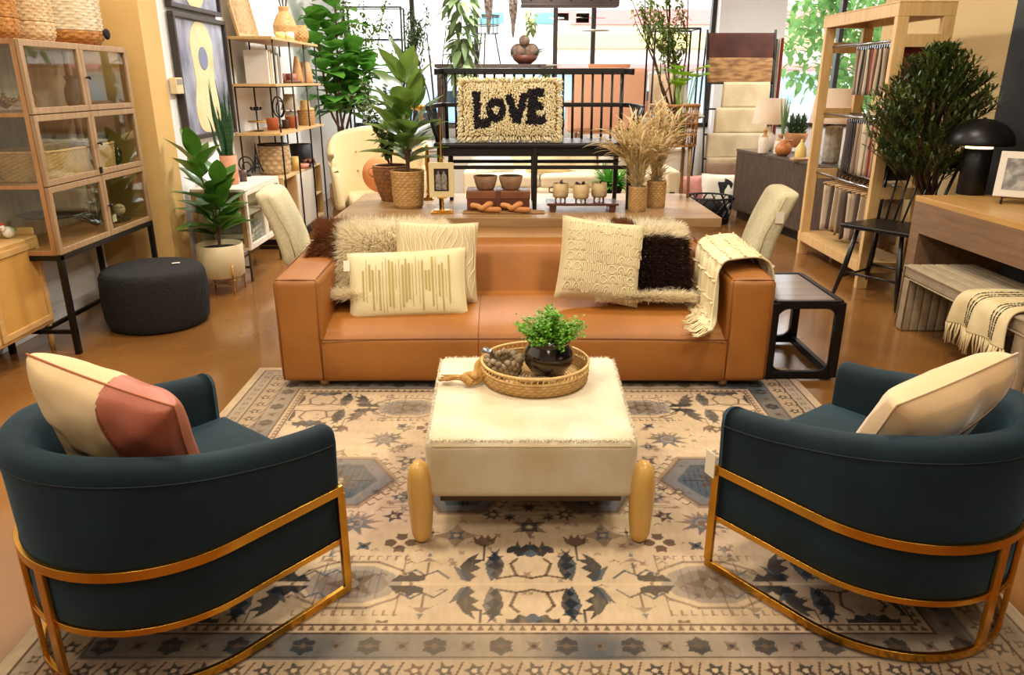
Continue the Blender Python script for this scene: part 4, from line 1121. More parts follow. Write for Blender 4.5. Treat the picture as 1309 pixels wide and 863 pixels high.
# placemat + knots
pl = onz(610, 273, TZ)
t = B().bb((-.075, -.05, 0), (.47, .07, .006)).build('placemat', M('jute_mat', '#b98f58', .9, weave=(14, 14, '#8d6536', .6), bump=(200, .4)), None, bevel=.002, loc=(pl.x-.02, pl.y+.03, TZ+.001))
tag(t, 'jute placemat under the two wooden knots in front of the leather box', 'placemat')
KN = M('knot_wood', '#d2955c', .55, var=(8, '#b46f37', None, .25))
def knot(label, x, y, rz, s=1):
    r = .0155; P = smooth_path([(-.075, .01, .036), (-.045, .008, .032), (-.02, -.02, .024), (.01, -.022, .040), (.03, .0, .046), (.012, .024, .040), (-.012, .012, .020), (.0, -.012, .017), (.03, -.028, .018), (.055, -.03, .018), (.078, -.028, .017)], 6)
    q = B().tube(P, r, 12); q.ball(P[0], r, 10); q.ball(P[-1], r, 10)
    q.v = [(a*s, c*s, z*s) for a, c, z in q.v]
    o = q.build('wooden_knot', KN, None, smooth=True, loc=(x, y, TZ+.008), rz=rz)
    tag(o, label, 'ornament')
knot('orange brown wooden knot ornament, the left of the pair', pl.x+.055, pl.y+.02, .0, 1.15); knot('orange brown wooden knot ornament, the right of the pair', pl.x+.255, pl.y+.02, -.08, 1.15)

# tray with three mugs
RW = M('red_brown_wood', '#5b2f1e', .35, var=(5, '#43200f', (1, 10, 10), .2), coat=.3)
tp0, tp1 = onz(697, 272, TZ), onz(792, 262, TZ)
t = thing('footed_tray', 'low dark red wooden tray on feet holding three cream mugs', 'tray', (.475, 5.12, TZ))
B().bb((-.24, -.11, .045), (.24, .11, .062)).build('board', RW, t, bevel=.003)
for x in (-.2, .2): B().prism([(-.018, 0), (.018, 0), (.024, .045), (-.024, .045)], .2, lambda a, c, d, x=x: (x+a, d-.1, c)).build('foot', RW, t, bevel=.002)
MUG = M('stoneware_cream', '#cdb385', .55, var=(12, '#b89a6a'), bump=(50, .1))
for i, (dx, dy, lb) in enumerate(((-.145, .0, 'cream footed mug with arch mark, leftmost of three on the tray'), (-.01, -.045, 'cream footed mug with arch mark, middle of three on the tray'), (.12, .02, 'cream footed mug with arch mark, rightmost of three on the tray'))):
    m = thing('footed_mug', lb, 'mug', (t.location.x+dx, t.location.y+dy, TZ+.063), 0, None)
    B().lathe([(0, .022), (.036, .022), (.042, .03), (.043, .06), (.041, .108), (.038, .108), (.039, .06), (.036, .03), (0, .028)], (0, 0, 0), 24).build('cup', MUG, m, smooth=True)
    for k in range(3):
        a = k*2*PI/3+.5; B().tube([(.026*math.cos(a), .026*math.sin(a), .024), (.030*math.cos(a), .030*math.sin(a), 0)], [.008, .004], 8).build('foot', MUG, m, smooth=True)
    q = B()
    for r in (.006, .013, .020): q.tube([(r*math.cos(PI*k/8), -math.sqrt(max(0, .0435**2-(r*math.cos(PI*k/8))**2))-.0005, .035+r*math.sin(PI*k/8)) for k in range(9)], .0013, 4)
    q.build('arch_mark', M('arch_white', '#e8d9b4', .6), m)
    if i == 0: B().tube([(-.04, 0, .085), (-.062, 0, .08), (-.062, 0, .055), (-.04, 0, .05)], .004, 6).build('handle', M('dark_handle', '#3a2a22', .5), m, smooth=True)
    q = B(); random.seed(i+5)
    for k in range(5): q.leaf((random.uniform(-.02, .02), random.uniform(-.02, .02), .10), (random.uniform(-1, 1), random.uniform(-1, 1), .5), .035, .02, nu=3)
    q.build('dried_filling', M('dried_dark', '#3d3432', .7), m); m.scale = (1.25, 1.25, 1.1)

# dried grasses in two baskets
DRY = M('dried_grass', '#eddcb4', .8, var=(10, '#d8bf8a'), backlit=.4)
def grasses(label, x, y, n, hh, spread, seed, r=.058, bh=.165, side=0):
    random.seed(seed); t = thing('dried_grass_basket', label, 'dried grasses', (x, y, TZ))
    wicker(16, [(r*.92, 0), (r, .02), (r*1.02, bh*.5), (r*1.04, bh)], 26, .003).build('woven_basket', WICK, t, smooth=True, solid=.004)
    B().tube(ringpts(r*1.04, bh, 30), .004, 6).build('basket_rim', WICK, t, smooth=True)
    s = B(); f = B()
    for k in range(n):
        a = random.uniform(0, 2*PI); sp = spread*random.random()**.7; L = hh*random.uniform(.6, 1.05)
        tip = Vector((math.cos(a)*sp+side*random.random(), math.sin(a)*sp*.7, bh+L*(1-.35*(sp/spread)**2))); P = smooth_path([(random.uniform(-.03, .03), random.uniform(-.03, .03), bh*.4), (tip.x*.35, tip.y*.35, bh+L*.45), tip], 7)
        s.tube(P, .0016, 4)
        kind = random.random()
        if kind < .65:      # wheat ear
            m0 = int(len(P)*.50)
            for i in range(m0, len(P)):
                d = (P[i]-P[i-1]).normalized()
                for j in range(6):
                    f.leaf(P[i], d+Vector((random.uniform(-.5, .5), random.uniform(-.5, .5), random.uniform(-.2, .3))), .03, .009, nu=3)
        else:
            for i in range(3, len(P), 2): f.leaf(P[i], (P[i]-P[i-1]).normalized()+Vector((random.uniform(-.7, .7), random.uniform(-.5, .5), 0)), .13, .012, nu=6, bend=.5)
    s.build('stalks', DRY, t, smooth=True); f.build('seed_heads', DRY, t, smooth=True)
    return t
g0 = onz(816, 272, TZ)
grasses('dried wheat and grasses in the nearer small woven basket on the dining table', g0.x, g0.y+.06, 120, .44, .24, 4, side=-.12)
g1 = onz(843, 268, TZ)
grasses('dried wheat in the second small woven basket behind the nearer one', g1.x-.01, g1.y+.10, 95, .50, .20, 8, r=.062, bh=.18)

# rattan planter with legs, twig tree
rp = onz(858, 252, TZ)+Vector((0, .08, 0))
t = thing('rattan_planter', 'open rattan cage planter on wooden legs holding the twig tree at the table end', 'planter', rp)
RAT = M('rattan_cane', '#b07c46', .5, var=(20, '#8b5b2e')); q = B()
for z in (.38, .46, .54, .60, .66): q.tube(ringpts(.17, z, 28), .006, 6)
for k in range(20):
    a = 2*PI*k/20; q.tube([(.17*math.cos(a), .17*math.sin(a), .38), (.17*math.cos(a), .17*math.sin(a), .66)], .005, 5)
q.build('cage', RAT, t, smooth=True)
B().lathe([(.16, .655), (.185, .655), (.185, .675), (.16, .675), (.16, .655)], (0, 0, 0), 32).build('top_hoop', RAT, t, smooth=True)
B().lathe([(0, .375), (.17, .375), (.17, .39), (0, .39)], (0, 0, 0), 28).build('shelf', RAT, t)
for k in range(4):
    a = PI/4+PI/2*k; B().tube([(.15*math.cos(a), .15*math.sin(a), .40), (.165*math.cos(a), .165*math.sin(a), 0)], [.014, .011], 8).build('leg', OAKX, t, smooth=True)
t2 = thing('twig_tree', 'tall sparse twig tree with small green leaves rising from the rattan planter', 'plant', rp+Vector((0, 0, .392)))
B().lathe([(0, 0), (.09, 0), (.11, .16), (.10, .16), (.09, .13), (0, .13)], (0, 0, 0), 20).build('pot', M('pot_dark', '#5b4a3c', .7), t2, smooth=True)
random.seed(12); s = B(); f = B()
def twig(p0, d, L, r, depth):
    P = [Vector(p0)]; d = Vector(d).normalized()
    for i in range(8): d = (d+Vector((random.uniform(-.14, .14), random.uniform(-.14, .14), random.uniform(-.03, .10)))).normalized(); P.append(P[-1]+d*L/8)
    s.tube(P, [r*(1-.7*i/8) for i in range(9)], 5)
    for i in range(2, 9):
        if depth > 0 and random.random() < .6: twig(P[i], d+Vector((random.uniform(-1, 1), random.uniform(-1, 1), random.uniform(0, .6))), L*.42, r*.5, depth-1)
        if depth < 2 or i > 4:
            for _ in range(4): f.leaf(P[i], (random.uniform(-1, 1), random.uniform(-1, 1), random.uniform(-.6, .6)), random.uniform(.03, .05), random.uniform(.016, .026), nu=3)
for dx, dy, L, de in ((-.32, .05, .95, 2), (-.10, -.05, 1.15, 2), (.10, .1, 1.2, 2), (.03, .0, 1.0, 2), (-.55, 0, .85, 1)): twig((0, 0, .13), (dx, dy, 1), L, .010, de)
s.build('branches', M('twig_bark', '#57392a', .8), t2, smooth=True); f.build('foliage', M('twig_leaf', '#8fa85e', .5, var=(6, '#66803c', None, .2), backlit=.5), t2, smooth=True)
t3 = thing('bright_leaf_plant', 'small bright yellow green round leaved plant in the rattan planter', 'plant', rp+Vector((.03, -.11, .392)))
f = B(); s = B(); random.seed(3)
for k in range(11):
    a = random.uniform(0, 2*PI); tip = Vector((.09*math.cos(a), .05*math.sin(a)-.01, .40+random.uniform(0, .14))); s.tube([(0, 0, .05), tip], .003, 5)
    f.leaf(tip, (math.cos(a)*.6, -.8, .3), .11, .12, up=(0, -.3, 1), nu=6, bend=.1)
s.build('stem', M('stem_green', '#7fa334', .5), t3, smooth=True); f.build('foliage', M('lime_leaf', '#8fc52a', .45, backlit=.35), t3, smooth=True)
B().lathe([(0, 0), (.04, 0), (.05, .07), (.045, .07), (0, .06)], (0, 0, 0), 16).build('pot', M('pot_dark', '#5b4a3c', .7), t3, smooth=True)

# ================================================================= ON THE OTTOMAN
OZ = .438
tc_ = onz(684, 487, OZ)+Vector((0, .03, 0))
t = thing('rattan_tray', 'round woven rattan tray with a dark rim slot on the cream ottoman', 'tray', tc_)
R = .212
CR = M('coil_rattan', '#e2c080', .55, var=(30, '#c99c58', None, .22), vmul=True)
wicker(7, [(R-.006, .004), (R, .01), (R+.004, .05)], 84, .003).build('coiled_wall', CR, t, smooth=True, solid=.006)
B().tube(ringpts(R+.006, .082, 56), .006, 7).build('rim', CR, t, smooth=True)
q = B().tube(ringpts(R+.004, .056, 56), .005, 6)
for k in range(60):
    a = 2*PI*k/60
    q.tube([((R+.004)*math.cos(a), (R+.004)*math.sin(a), .054), ((R+.005)*math.cos(a+.03), (R+.005)*math.sin(a+.03), .080)], .0032, 5)
q.build('rim_lacing', CR, t, smooth=True)
q = B()
for k in range(16): q.tube(ringpts(R-.008-k*.013, .006, 44), .0062, 5)
q.build('coiled_floor', CR, t, smooth=True)
vz = OZ+.015; vc = tc_+Vector((.055, .01, 0))
t = thing('black_vase', 'glossy black glazed round vase of small green leaves in the rattan tray', 'vase', (vc.x, vc.y, vz))
GLZ = M('black_glaze', '#0b0809', .12, var=(14, '#1f1514', None, .1), coat=1, bump=(14, .25))
B().lathe([(0, 0), (.06, 0), (.066, .006), (.075, .02), (.098, .055), (.105, .085), (.100, .112), (.086, .132), (.083, .142), (.092, .152), (.090, .157), (.078, .15), (.07, .135), (0, .13)], (0, 0, 0), 40).build('body', GLZ, t, smooth=True)
t = thing('bushy_green_plant', 'bushy bright green small leaved plant in the black vase', 'plant', (vc.x, vc.y, vz+.131))
random.seed(5); f = B(); s = B(); SUC = M('bush_green', '#4f8a1c', .45, var=(40, '#86bf35', None, .15), backlit=.25)
for k in range(135):
    a = random.uniform(0, 2*PI); el = random.uniform(.15, 1.5); rr = random.uniform(.75, 1.05)
    tip = Vector((math.cos(a)*math.cos(el)*.158*rr, math.sin(a)*math.cos(el)*.135*rr, .025+math.sin(el)*.105*rr)); tip.z += .02*math.cos(tip.x*45)
    P = [Vector((0, 0, 0))+tip*.15, tip*.6+Vector((0, 0, .01)), tip]; s.tube(P, .0012, 4)
    for j in range(19):
        q = tip*random.uniform(.55, 1.03)+Vector((random.gauss(0, .008), random.gauss(0, .008), random.gauss(0, .007)))
        f.leaf(q, (random.uniform(-1, 1), random.uniform(-1, 1), random.uniform(-.3, 1)), random.uniform(.010, .015), random.uniform(.009, .013), nu=3, bend=.05)
s.build('stem', M('stem_green', '#7fa334', .5), t, smooth=True); f.build('foliage', SUC, t, smooth=True)
# wooden bead garland with jute tassel
t = thing('bead_garland', 'string of grey wooden beads with a jute tassel spilling over the rattan tray', 'beads', (tc_.x, tc_.y, OZ))
BEAD = M('grey_bead', '#a89474', .7, var=(30, '#74644e'), bump=(80, .3)); random.seed(8)
q = B(); pts = []
for k in range(70):
    a = k*.75; r = .035+.04*abs(math.sin(k*.37)); pts.append(Vector((-.115+r*1.15*math.cos(a), .035+r*1.1*math.sin(a), .024+.010*(k//10))))
for p in pts: q.ball((p.x, p.y, min(p.z, .082)), .0145, 10, (1, 1, .9))
for k in range(13): q.ball((-.06+.012*k*.9, -.075-.012*math.sin(k*.5)-k*.003, .028), .0145, 10)
q.build('beads', BEAD, t, smooth=True)
q = B(); q.lathe([(0, 0), (.018, .004), (.021, .014), (.014, .045), (.004, .05), (0, .05)], (0, 0, 0), 14)
m = Matrix.Rotation(math.radians(-65), 3, 'Y'); q.v = [tuple(m @ Vector(v)+Vector((-.175, .055, .085))) for v in q.v]
q.build('metal_cap', M('dull_steel', '#8d8f92', .3, metal=.9), t, smooth=True)
JUTE = M('jute', '#c79a55', .85, var=(40, '#a97b3b'), bump=(140, .5))
q = B(); base = [(-.20, .03, .085), (-.225, -.01, .06), (-.232, -.05, .02), (-.25, -.075, .016), (-.27, -.07, .022)]
for k in range(16):
    a = 2*PI*k/16; o = Vector((.012*math.cos(a), .012*math.sin(a), .009*math.sin(a)))
    q.tube([Vector(p)+o*(1.5 if i not in (0, 3) else .9) for i, p in enumerate(base)], .0055, 5)
q.tube(smooth_path([(-.255, -.085, .012), (-.285, -.075, .03), (-.28, -.055, .03), (-.25, -.055, .035), (-.245, -.08, .03)], 5), .017, 8)
for k in range(34):
    a = random.uniform(-.5, .5); p = Vector((-.275, -.065, .02)); d = Vector((-1, .35+a*.5, 0)).normalized()
    q.tube([p+Vector((0, random.uniform(-.012, .012), random.uniform(-.006, .008))), p+d*.05+Vector((0, 0, random.uniform(-.005, .01))), p+d*random.uniform(.09, .125)+Vector((0, a*.02, -.012+random.random()*.01))], [.004, .004, .0025], 5)
q.build('jute_tassel', JUTE, t, smooth=True)
# ================================================================= VITRINE CABINET (left)
VX, VY0, VY1, VZ0, VZ1 = -2.663, 4.325, 5.515, .62, 1.815; VD = .44
vt = thing('display_cabinet', 'tall oak cabinet with six glass doors on a black metal frame at the left wall', 'cabinet', (VX, (VY0+VY1)/2, 0))
VO = M('vitrine_oak', '#a98a66', .5, var=(4, '#8a6b49', (10, 10, 1), .22), bump=(40, .12, (8, 8, 1)))
VOL = M('vitrine_oak_side', '#b28352', .5, var=(4, '#99693c', (10, 10, 1), .22))
L = (VY1-VY0)/2
b = B(); fw = .028
for z in (VZ0, VZ1-fw): b.bb((-VD, -L, z), (0-.02, L, z+fw))

for y in (-L, L-fw):
    for x in (-VD, -.05): b.bb((x, y, VZ0), (x+fw, y+fw, VZ1))
ys = [VZ0+(VZ1-VZ0)*k/3 for k in range(4)]
b.build('carcass', VOL, vt, bevel=.002)
B().bb((-VD-.0, -L+.002, VZ0+.002), (-VD+.010, L-.002, VZ1-.002)).build('back_panel', M('pale_back_panel', '#d2c4ac', .7, var=(6, '#b5a68e', (4, 4, .6))), vt)
for z in ys[1:3]: B().bb((-VD+.01, -L+.003, z-.012), (-.025, L-.003, z+.010)).build('shelf', VOL, vt, bevel=.002)
B().bb((-VD+.03, -L+.004, VZ0+.03), (-.05, -L+.009, VZ1-.03)).build('side_pane', Glass('cabinet_glass', '#f2f4ee', .02), vt)
B().bb((-VD+.03, L-.009, VZ0+.03), (-.05, L-.004, VZ1-.03)).build('side_pane', Glass('cabinet_glass'), vt)
for r in range(3):
    for c in range(2):
        y0 = -L+c*L; y1 = y0+L; z0, z1 = ys[r]+.003, ys[r+1]-.003; d = B(); s = .034
        y0 += .002; y1 -= .002
        d.bb((-.02, y0, z0), (.002, y1, z0+s)).bb((-.02, y0, z1-s), (.002, y1, z1)).bb((-.02, y0, z0+s), (.002, y0+s, z1-s)).bb((-.02, y1-s, z0+s), (.002, y1, z1-s))
        o = d.build('door', VO, vt, bevel=.002)
        B().bb((-.012, y0+s-.004, z0+s-.004), (-.008, y1-s+.004, z1-s+.004)).build('pane', Glass('cabinet_glass'), o)
        kz = (z0+z1)/2; ky = -.02 if c == 0 else .02
        if c == 1: B().lathe([(0, 0), (.006, .002), (.005, .018), (.012, .022), (.012, .028), (0, .03)], (.002, ky, kz), 12, axis='X').build('knob', BLACK, o, smooth=True)
        if (c, r) == (1, 1): B().bb((.002, -.012, z0+.01), (.012, .012, z0+.05)).build('latch', BLACK, o, bevel=.002)
b = B(); s = .032
b.bb((-VD, -L, VZ0-s), (0, -L+s, VZ0)).bb((-VD, L-s, VZ0-s), (0, L, VZ0)).bb((-s, -L, VZ0-s), (0, L, VZ0)).bb((-VD, -L, VZ0-s), (-VD+s, L, VZ0))
b.bb((-VD, -L+.005, .13), (0, -L+.025, .155)).bb((-VD, L-.025, .13), (0, L-.005, .155)).bb((-VD/2-.012, -L, .13), (-VD/2+.012, L, .155))
b.build('base_frame', BLACK, vt, bevel=.002)
for x in (-VD+s/2, -s/2):
    for y in (-L+s/2, L-s/2): B().box((x, y, (VZ0-s)/2), (s, s, VZ0-s)).build('leg', BLACK, vt, bevel=.002)

# contents and top of the vitrine
def box_basket(name, label, loc, w, d, h, mat, amp=.004, n=50, rows=16, handle=True, rz=0, cat='basket'):
    t = thing(name, label, cat, loc, rz)
    b = B()
    def rr(a):
        # superellipse radius
        c, s = abs(math.cos(a)), abs(math.sin(a)); return ((c/(w/2))**6+(s/(d/2))**6)**(-1/6)
    for k in range(rows*2+1):
        pass
    seg = n*4; vs = []; R_ = rows*2
    for k in range(R_+1):
        z = h*k/R_
        for i in range(seg+1):
            a = 2*PI*i/seg; r = rr(a)+amp*math.sin(i*PI/2+PI*(k//2 % 2))*(1 if k % 2 else .1); r *= .96+.04*k/R_
            vs.append((r*math.cos(a), r*math.sin(a), z))
    fs = [(k*(seg+1)+i, k*(seg+1)+i+1, (k+1)*(seg+1)+i+1, (k+1)*(seg+1)+i) for k in range(R_) for i in range(seg)]
    b.add(vs, fs)
    for k in range(R_+1):
        for i in range(seg+1): kk = .62 if k % 2 == 0 else (1.05 if math.sin(i*PI/2+PI*(k//2 % 2)+.5) > 0 else .78); b.c[k*(seg+1)+i] = (kk, kk*.94, kk*.86)  # vertex colour also carries the shade of the weave gaps
    b.build('woven_wall', mat, t, smooth=True, solid=.006)
    q = B().tube([(rr(2*PI*i/60)*math.cos(2*PI*i/60), rr(2*PI*i/60)*math.sin(2*PI*i/60), h) for i in range(61)], .008, 6); q.build('rim', mat, t, smooth=True)
    B().bb((-w/2*.93, -d/2*.93, .0), (w/2*.93, d/2*.93, .012)).build('bottom', mat, t)
    return t
HYA = M('water_hyacinth', '#dcb67a', .7, var=(18, '#bd9050', None, .22), bump=(120, .3), vmul=True); HYAP = M('pale_fibre', '#e2c9a0', .8, var=(18, '#c9a878', None, .22), bump=(120, .4), vmul=True)
HYD = M('amber_fibre', '#c98d45', .75, var=(18, '#a56a24', None, .22), bump=(120, .4), vmul=True)
box_basket('seagrass_basket', 'rectangular seagrass basket on the middle shelf inside the glass cabinet', (VX-.22, 4.88, ys[1]+.012), .36, .85, .17, HYA)
def round_basket(label, loc, r, h, m1, m2, split, n=34):
    t = thing('round_basket', label, 'basket', loc)
    wicker(int(split*26), [(r*.86, 0), (r*.98, h*.1), (r, h*split)], n, .006).build('lower_band', m2, t, smooth=True, solid=.006)
    wicker(int((1-split)*30), [(r, h*split), (r*1.0, h*.8), (r*.93, h)], n, .005).build('upper_band', m1, t, smooth=True, solid=.006)
    B().tube(ringpts(r*.93, h, 40), .012, 7).build('rim', m1, t, smooth=True)
    return t
rbk = round_basket('round basket with white upper and amber lower weave on top of the glass cabinet', (VX-.25, 5.22, VZ1+.003), .235, .36, M('white_rope', '#e8dcc4', .85, var=(20, '#d6c4a2'), bump=(120, .4), vmul=True), HYD, .22)
B().ball((.235, .10, .07), .035, 10, (.5, 1, 1)).build('tassel', M('black_tassel', '#15120f', .9), rbk, smooth=True)
round_basket('amber basket at the front end of the glass cabinet top', (VX-.27, 4.48, VZ1+.003), .17, .36, HYD, HYD, .3)
round_basket('pale fibre basket between the amber one and the two toned one on the cabinet', (VX-.24, 4.82, VZ1+.003), .15, .36, HYAP, HYAP, .3)
# shelf items: driftwood / antlers, black platter, dried flower, glass cloche
GOLDL = M('gilt_coral', '#b98c3e', .3, metal=.8)
t = thing('gilt_branch_ornament', 'gilt branch like ornament on the upper shelf of the glass cabinet', 'ornament', (VX-.25, 4.50, ys[2]+.012)); q = B(); random.seed(3)
for k in range(16):
    a = random.uniform(0, 2*PI); q.tube(smooth_path([(0, .0, .02), (.06*math.cos(a), .07*math.sin(a), .05+.02*random.random()), (.11*math.cos(a+.4), .13*math.sin(a+.4), random.uniform(.02, .11))], 4), .006, 5)
q.build('branches', GOLDL, t, smooth=True)
t = thing('driftwood_ornament', 'pale horn shaped ornament on the upper shelf of the glass cabinet', 'ornament', (VX-.24, 4.72, ys[2]+.012)); q = B()
for s in (-1, 1): q.tube(smooth_path([(0, 0, .02), (0, s*.05, .02), (0, s*.075, .06), (0, s*.045, .11)], 5), [.016]*6+[.012]*5+[.008]*5, 8)
q.build('horns', M('pale_horn', '#c9ab78', .5, var=(10, '#9b7b4a')), t, smooth=True)
t = thing('black_platter', 'black wavy platter on the lowest shelf of the glass cabinet', 'platter', (VX-.23, 4.72, VZ0+.16)); 
B().lathe([(0, .0), (.10, .0), (.18, .015), (.20, .03), (.18, .028), (.1, .012), (0, .01)], (0, 0, 0), 36, rfun=lambda i, j, a, z: .008*math.sin(a*9)).build('plate', M('black_ceramic', '#17130f', .3), t, smooth=True)
B().tube([(.0, 0, -.126), (0, 0, 0)], .015, 8).build('stem', M('black_ceramic', '#17130f', .3), t, smooth=True)
t = thing('dried_flower_bunch', 'dark dried flower bunch with a small white tag in the lowest glass cabinet bay', 'dried flowers', (VX-.14, 5.02, VZ0+.03)); q = B(); random.seed(6)
for k in range(26):
    a = random.uniform(0, 2*PI); e = random.uniform(.3, 1.3); q.tube([(0, 0, .02), (.1*math.cos(a)*math.cos(e), .16*math.sin(a)*math.cos(e), .02+.16*math.sin(e))], .003, 4)
    q.leaf((.06*math.cos(a), .1*math.sin(a), .08), (math.cos(a), math.sin(a), .4), .07, .02, nu=3)
q.build('dry_stems', M('dry_dark', '#4a3a28', .8), t, smooth=True); B().bb((.1, .02, .04), (.103, .07, .09)).build('price_tag', PAPER, t)
t = thing('cream_flower_ornament', 'cream rose like ornament in the right lowest bay of the glass cabinet', 'ornament', (VX-.12, 5.30, VZ0+.03)); q = B()
q.ball((0, 0, .085), .04, 14); 
for k in range(9):
    a = k*.7; q.leaf((.01*math.cos(a), .01*math.sin(a), .06), (math.cos(a)*.7, math.sin(a)*.7, .7), .06, .05, nu=4, bend=-.2)
q.build('blossom', M('cream_petal', '#d9c59a', .7), t, smooth=True); q = B()
for k in range(12): a = k*.53; q.tube([(0, 0, .04), (.06*math.cos(a), .08*math.sin(a), .01)], .006, 5)
q.build('dark_leaves', M('dry_dark', '#4a3a28', .8), t, smooth=True)
t = thing('glass_jar', 'rounded grey glass jar on the middle shelf of the glass cabinet', 'jar', (VX-.15, 5.30, ys[1]+.012))
B().lathe([(0, 0), (.07, .0), (.10, .04), (.105, .10), (.07, .16), (.035, .18), (.035, .21), (.045, .215)], (0, 0, 0), 28).build('body', Glass('smoked_glass', '#9aa09c', .08), t, smooth=True)
t = thing('grey_pitcher', 'grey pitcher on the upper shelf of the glass cabinet', 'pitcher', (VX-.2, 5.15, ys[2]+.012))
B().lathe([(0, 0), (.05, .0), (.065, .05), (.06, .12), (.04, .16), (.05, .2), (.045, .2), (.035, .16), (0, .15)], (0, 0, 0), 24).build('body', M('grey_glaze', '#6e6a64', .3), t, smooth=True)

# ================================================================= CANE SIDEBOARD (front left)
cx = -2.86
t = thing('cane_cabinet', 'light oak sideboard with woven cane doors at the left edge', 'cabinet', (cx, 3.62, 0))
CO = M('cane_oak', '#d3aa6c', .5, var=(4, '#c2955a', (1, 1, 8), .2))
zt = onx(47, 300, cx).z; zb = .17
y1 = onx(60, 360, cx).y-3.62
ye = onx(46, 292, cx).y-3.62
B().bb((-.44, -1.1, zb), (0, ye, zt-.0)).build('carcass', CO, t, bevel=.012, seg=3)
g = B(); g.bb((-.43, ye-.02, zt-.002), (-.012, ye-.001, zt+.045)).bb((-.43, -1.1, zt-.002), (-.415, ye-.02, zt+.045)); g.build('gallery_rail', CO, t, bevel=.008)
CANE = M('cane_webbing', '#d9ab5e', .6, var=(3, '#cf9c4c', (1, 1, 1), .3), weave=None, bump=(90, .2))
for k in range(3):
    b1 = ye-.03-k*.50; a1 = b1-.48; d = B(); s = .035; z0, z1 = zb+.03, zt-.03
    d.bb((.0, a1, z0), (.016, b1, z0+s)).bb((0, a1, z1-s), (.016, b1, z1)).bb((0, a1, z0+s), (.016, a1+s, z1-s)).bb((0, b1-s, z0+s), (.016, b1, z1-s))
    o = d.build('door', CO, t, bevel=.002)
    w = B(); w.bb((.002, a1+s, z0+s), (.006, b1-s, z1-s))
    y = a1+s
    while y < b1-s: w.bb((.006, y, z0+s), (.0078, y+.004, z1-s)); y += .0105
    z = z0+s
    while z < z1-s: w.bb((.006, a1+s, z), (.0085, b1-s, z+.004)); z += .0105
    w.build('cane_panel', CANE, o)
for y in (ye-.03, -1.0):
    for x in (-.03, -.41): B().tube([(x, y, zb), (x, y, 0)], [.020, .014], 10).build('leg', CO, t, smooth=True)
hn = onx(8, 290, cx-.12)
t = thing('painted_hen', 'small white painted hen figurine on the cane cabinet', 'figurine', (cx-.09, onx(10, 292, cx-.09).y, zt+.002))
q = B(); q.ball((0, 0, .035), .034, 14, (.8, 1.2, 1)); q.ball((0, -.045, .065), .018, 10, (.8, .9, 1.1)); q.build('body', M('hen_white', '#e8e0d2', .3), t, smooth=True)
q = B(); 
for k in range(4): q.ball((0, -.055+.009*k, .088+.003*math.sin(k*2)), .006, 6)
q.build('comb', M('hen_red', '#c13a25', .3), t, smooth=True)
B().tube([(0, -.062, .066), (0, -.076, .062)], [.005, .001], 6).build('beak', M('hen_orange', '#dd8a26', .3), t, smooth=True)
B().ball((0.02, .03, .045), .013, 8, (.5, 1.2, 1)).build('wing', M('hen_green', '#5e8f4e', .3), t, smooth=True)

# ================================================================= BLACK POUF
BB = M('black_boucle', '#151415', .95, bump=(90, 1.0), var=(90, '#221f1f', None, .2))
t = thing('pouf', 'round black boucle pouf beside the glass cabinet', 'pouf', (-2.46, 4.98, 0))
pr = [(0, .01), (.30, .01), (.335, .02), (.352, .06), (.362, .18), (.360, .30), (.352, .36), (.335, .385), (.30, .40), (.15, .412), (0, .415)]
P = smooth_path([(a, 0, c) for a, c in pr], 3)
B().lathe([(p.x*.94, p.z) for p in P], (0, 0, 0), 96, rfun=lambda i, j, a, z: .0028*random.uniform(-1, 1)).build('upholstery', BB, t, smooth=True)
B().box((.16, .02, .418), (.05, .025, .003), rz=.5).build('price_tag', PAPER, t)

# ================================================================= POTTED RUBBER PLANT ON BRASS STAND
pc = onz(285, 374, 0); pc.y += .05
t = thing('plant_stand', 'brass legged stand with cream metal pot beside the white display cabinet', 'plant stand', pc)
CRM = M('cream_enamel', '#dcc79b', .45)
B().lathe([(0, .13), (.155, .13), (.172, .145), (.175, .385), (.169, .388), (.165, .16), (0, .15)], (0, 0, 0), 40).build('pot', CRM, t, smooth=True)
for k in range(4):
    a = PI/4+k*PI/2; B().tube([(.181*math.cos(a), .181*math.sin(a), .24), (.172*math.cos(a), .172*math.sin(a), 0)], .006, 8).build('leg', BRASS, t, smooth=True)
B().tube([(.15*math.cos(PI/4), .15*math.sin(PI/4), .07), (-.15*math.cos(PI/4), -.15*math.sin(PI/4), .07)], .004, 6).tube([(.15*math.cos(PI/4), -.15*math.sin(PI/4), .07), (-.15*math.cos(PI/4), .15*math.sin(PI/4), .07)], .004, 6).build('cross_brace', BRASS, t, smooth=True)
B().lathe([(0, .345), (.166, .345)], (0, 0, 0), 28).build('soil', SOIL, t)
t = thing('rubber_plant', 'young rubber plant with large glossy leaves in the cream pot on brass legs', 'plant', pc+Vector((0, 0, .345)))
RB2 = M('rubber_leaf_bright', '#2f5a1c', .3, var=(3.5, '#5d8f2a', None, .22), backlit=.2, coat=.3)
big_leaf_plant(t, (0, 0, 0), [((-.10, -.02, .72), 20), ((.06, .0, .50), 14), ((-.02, .05, .36), 9)], RB2, (.23, .32), (.52, .60), 0, 9, crown=.32)

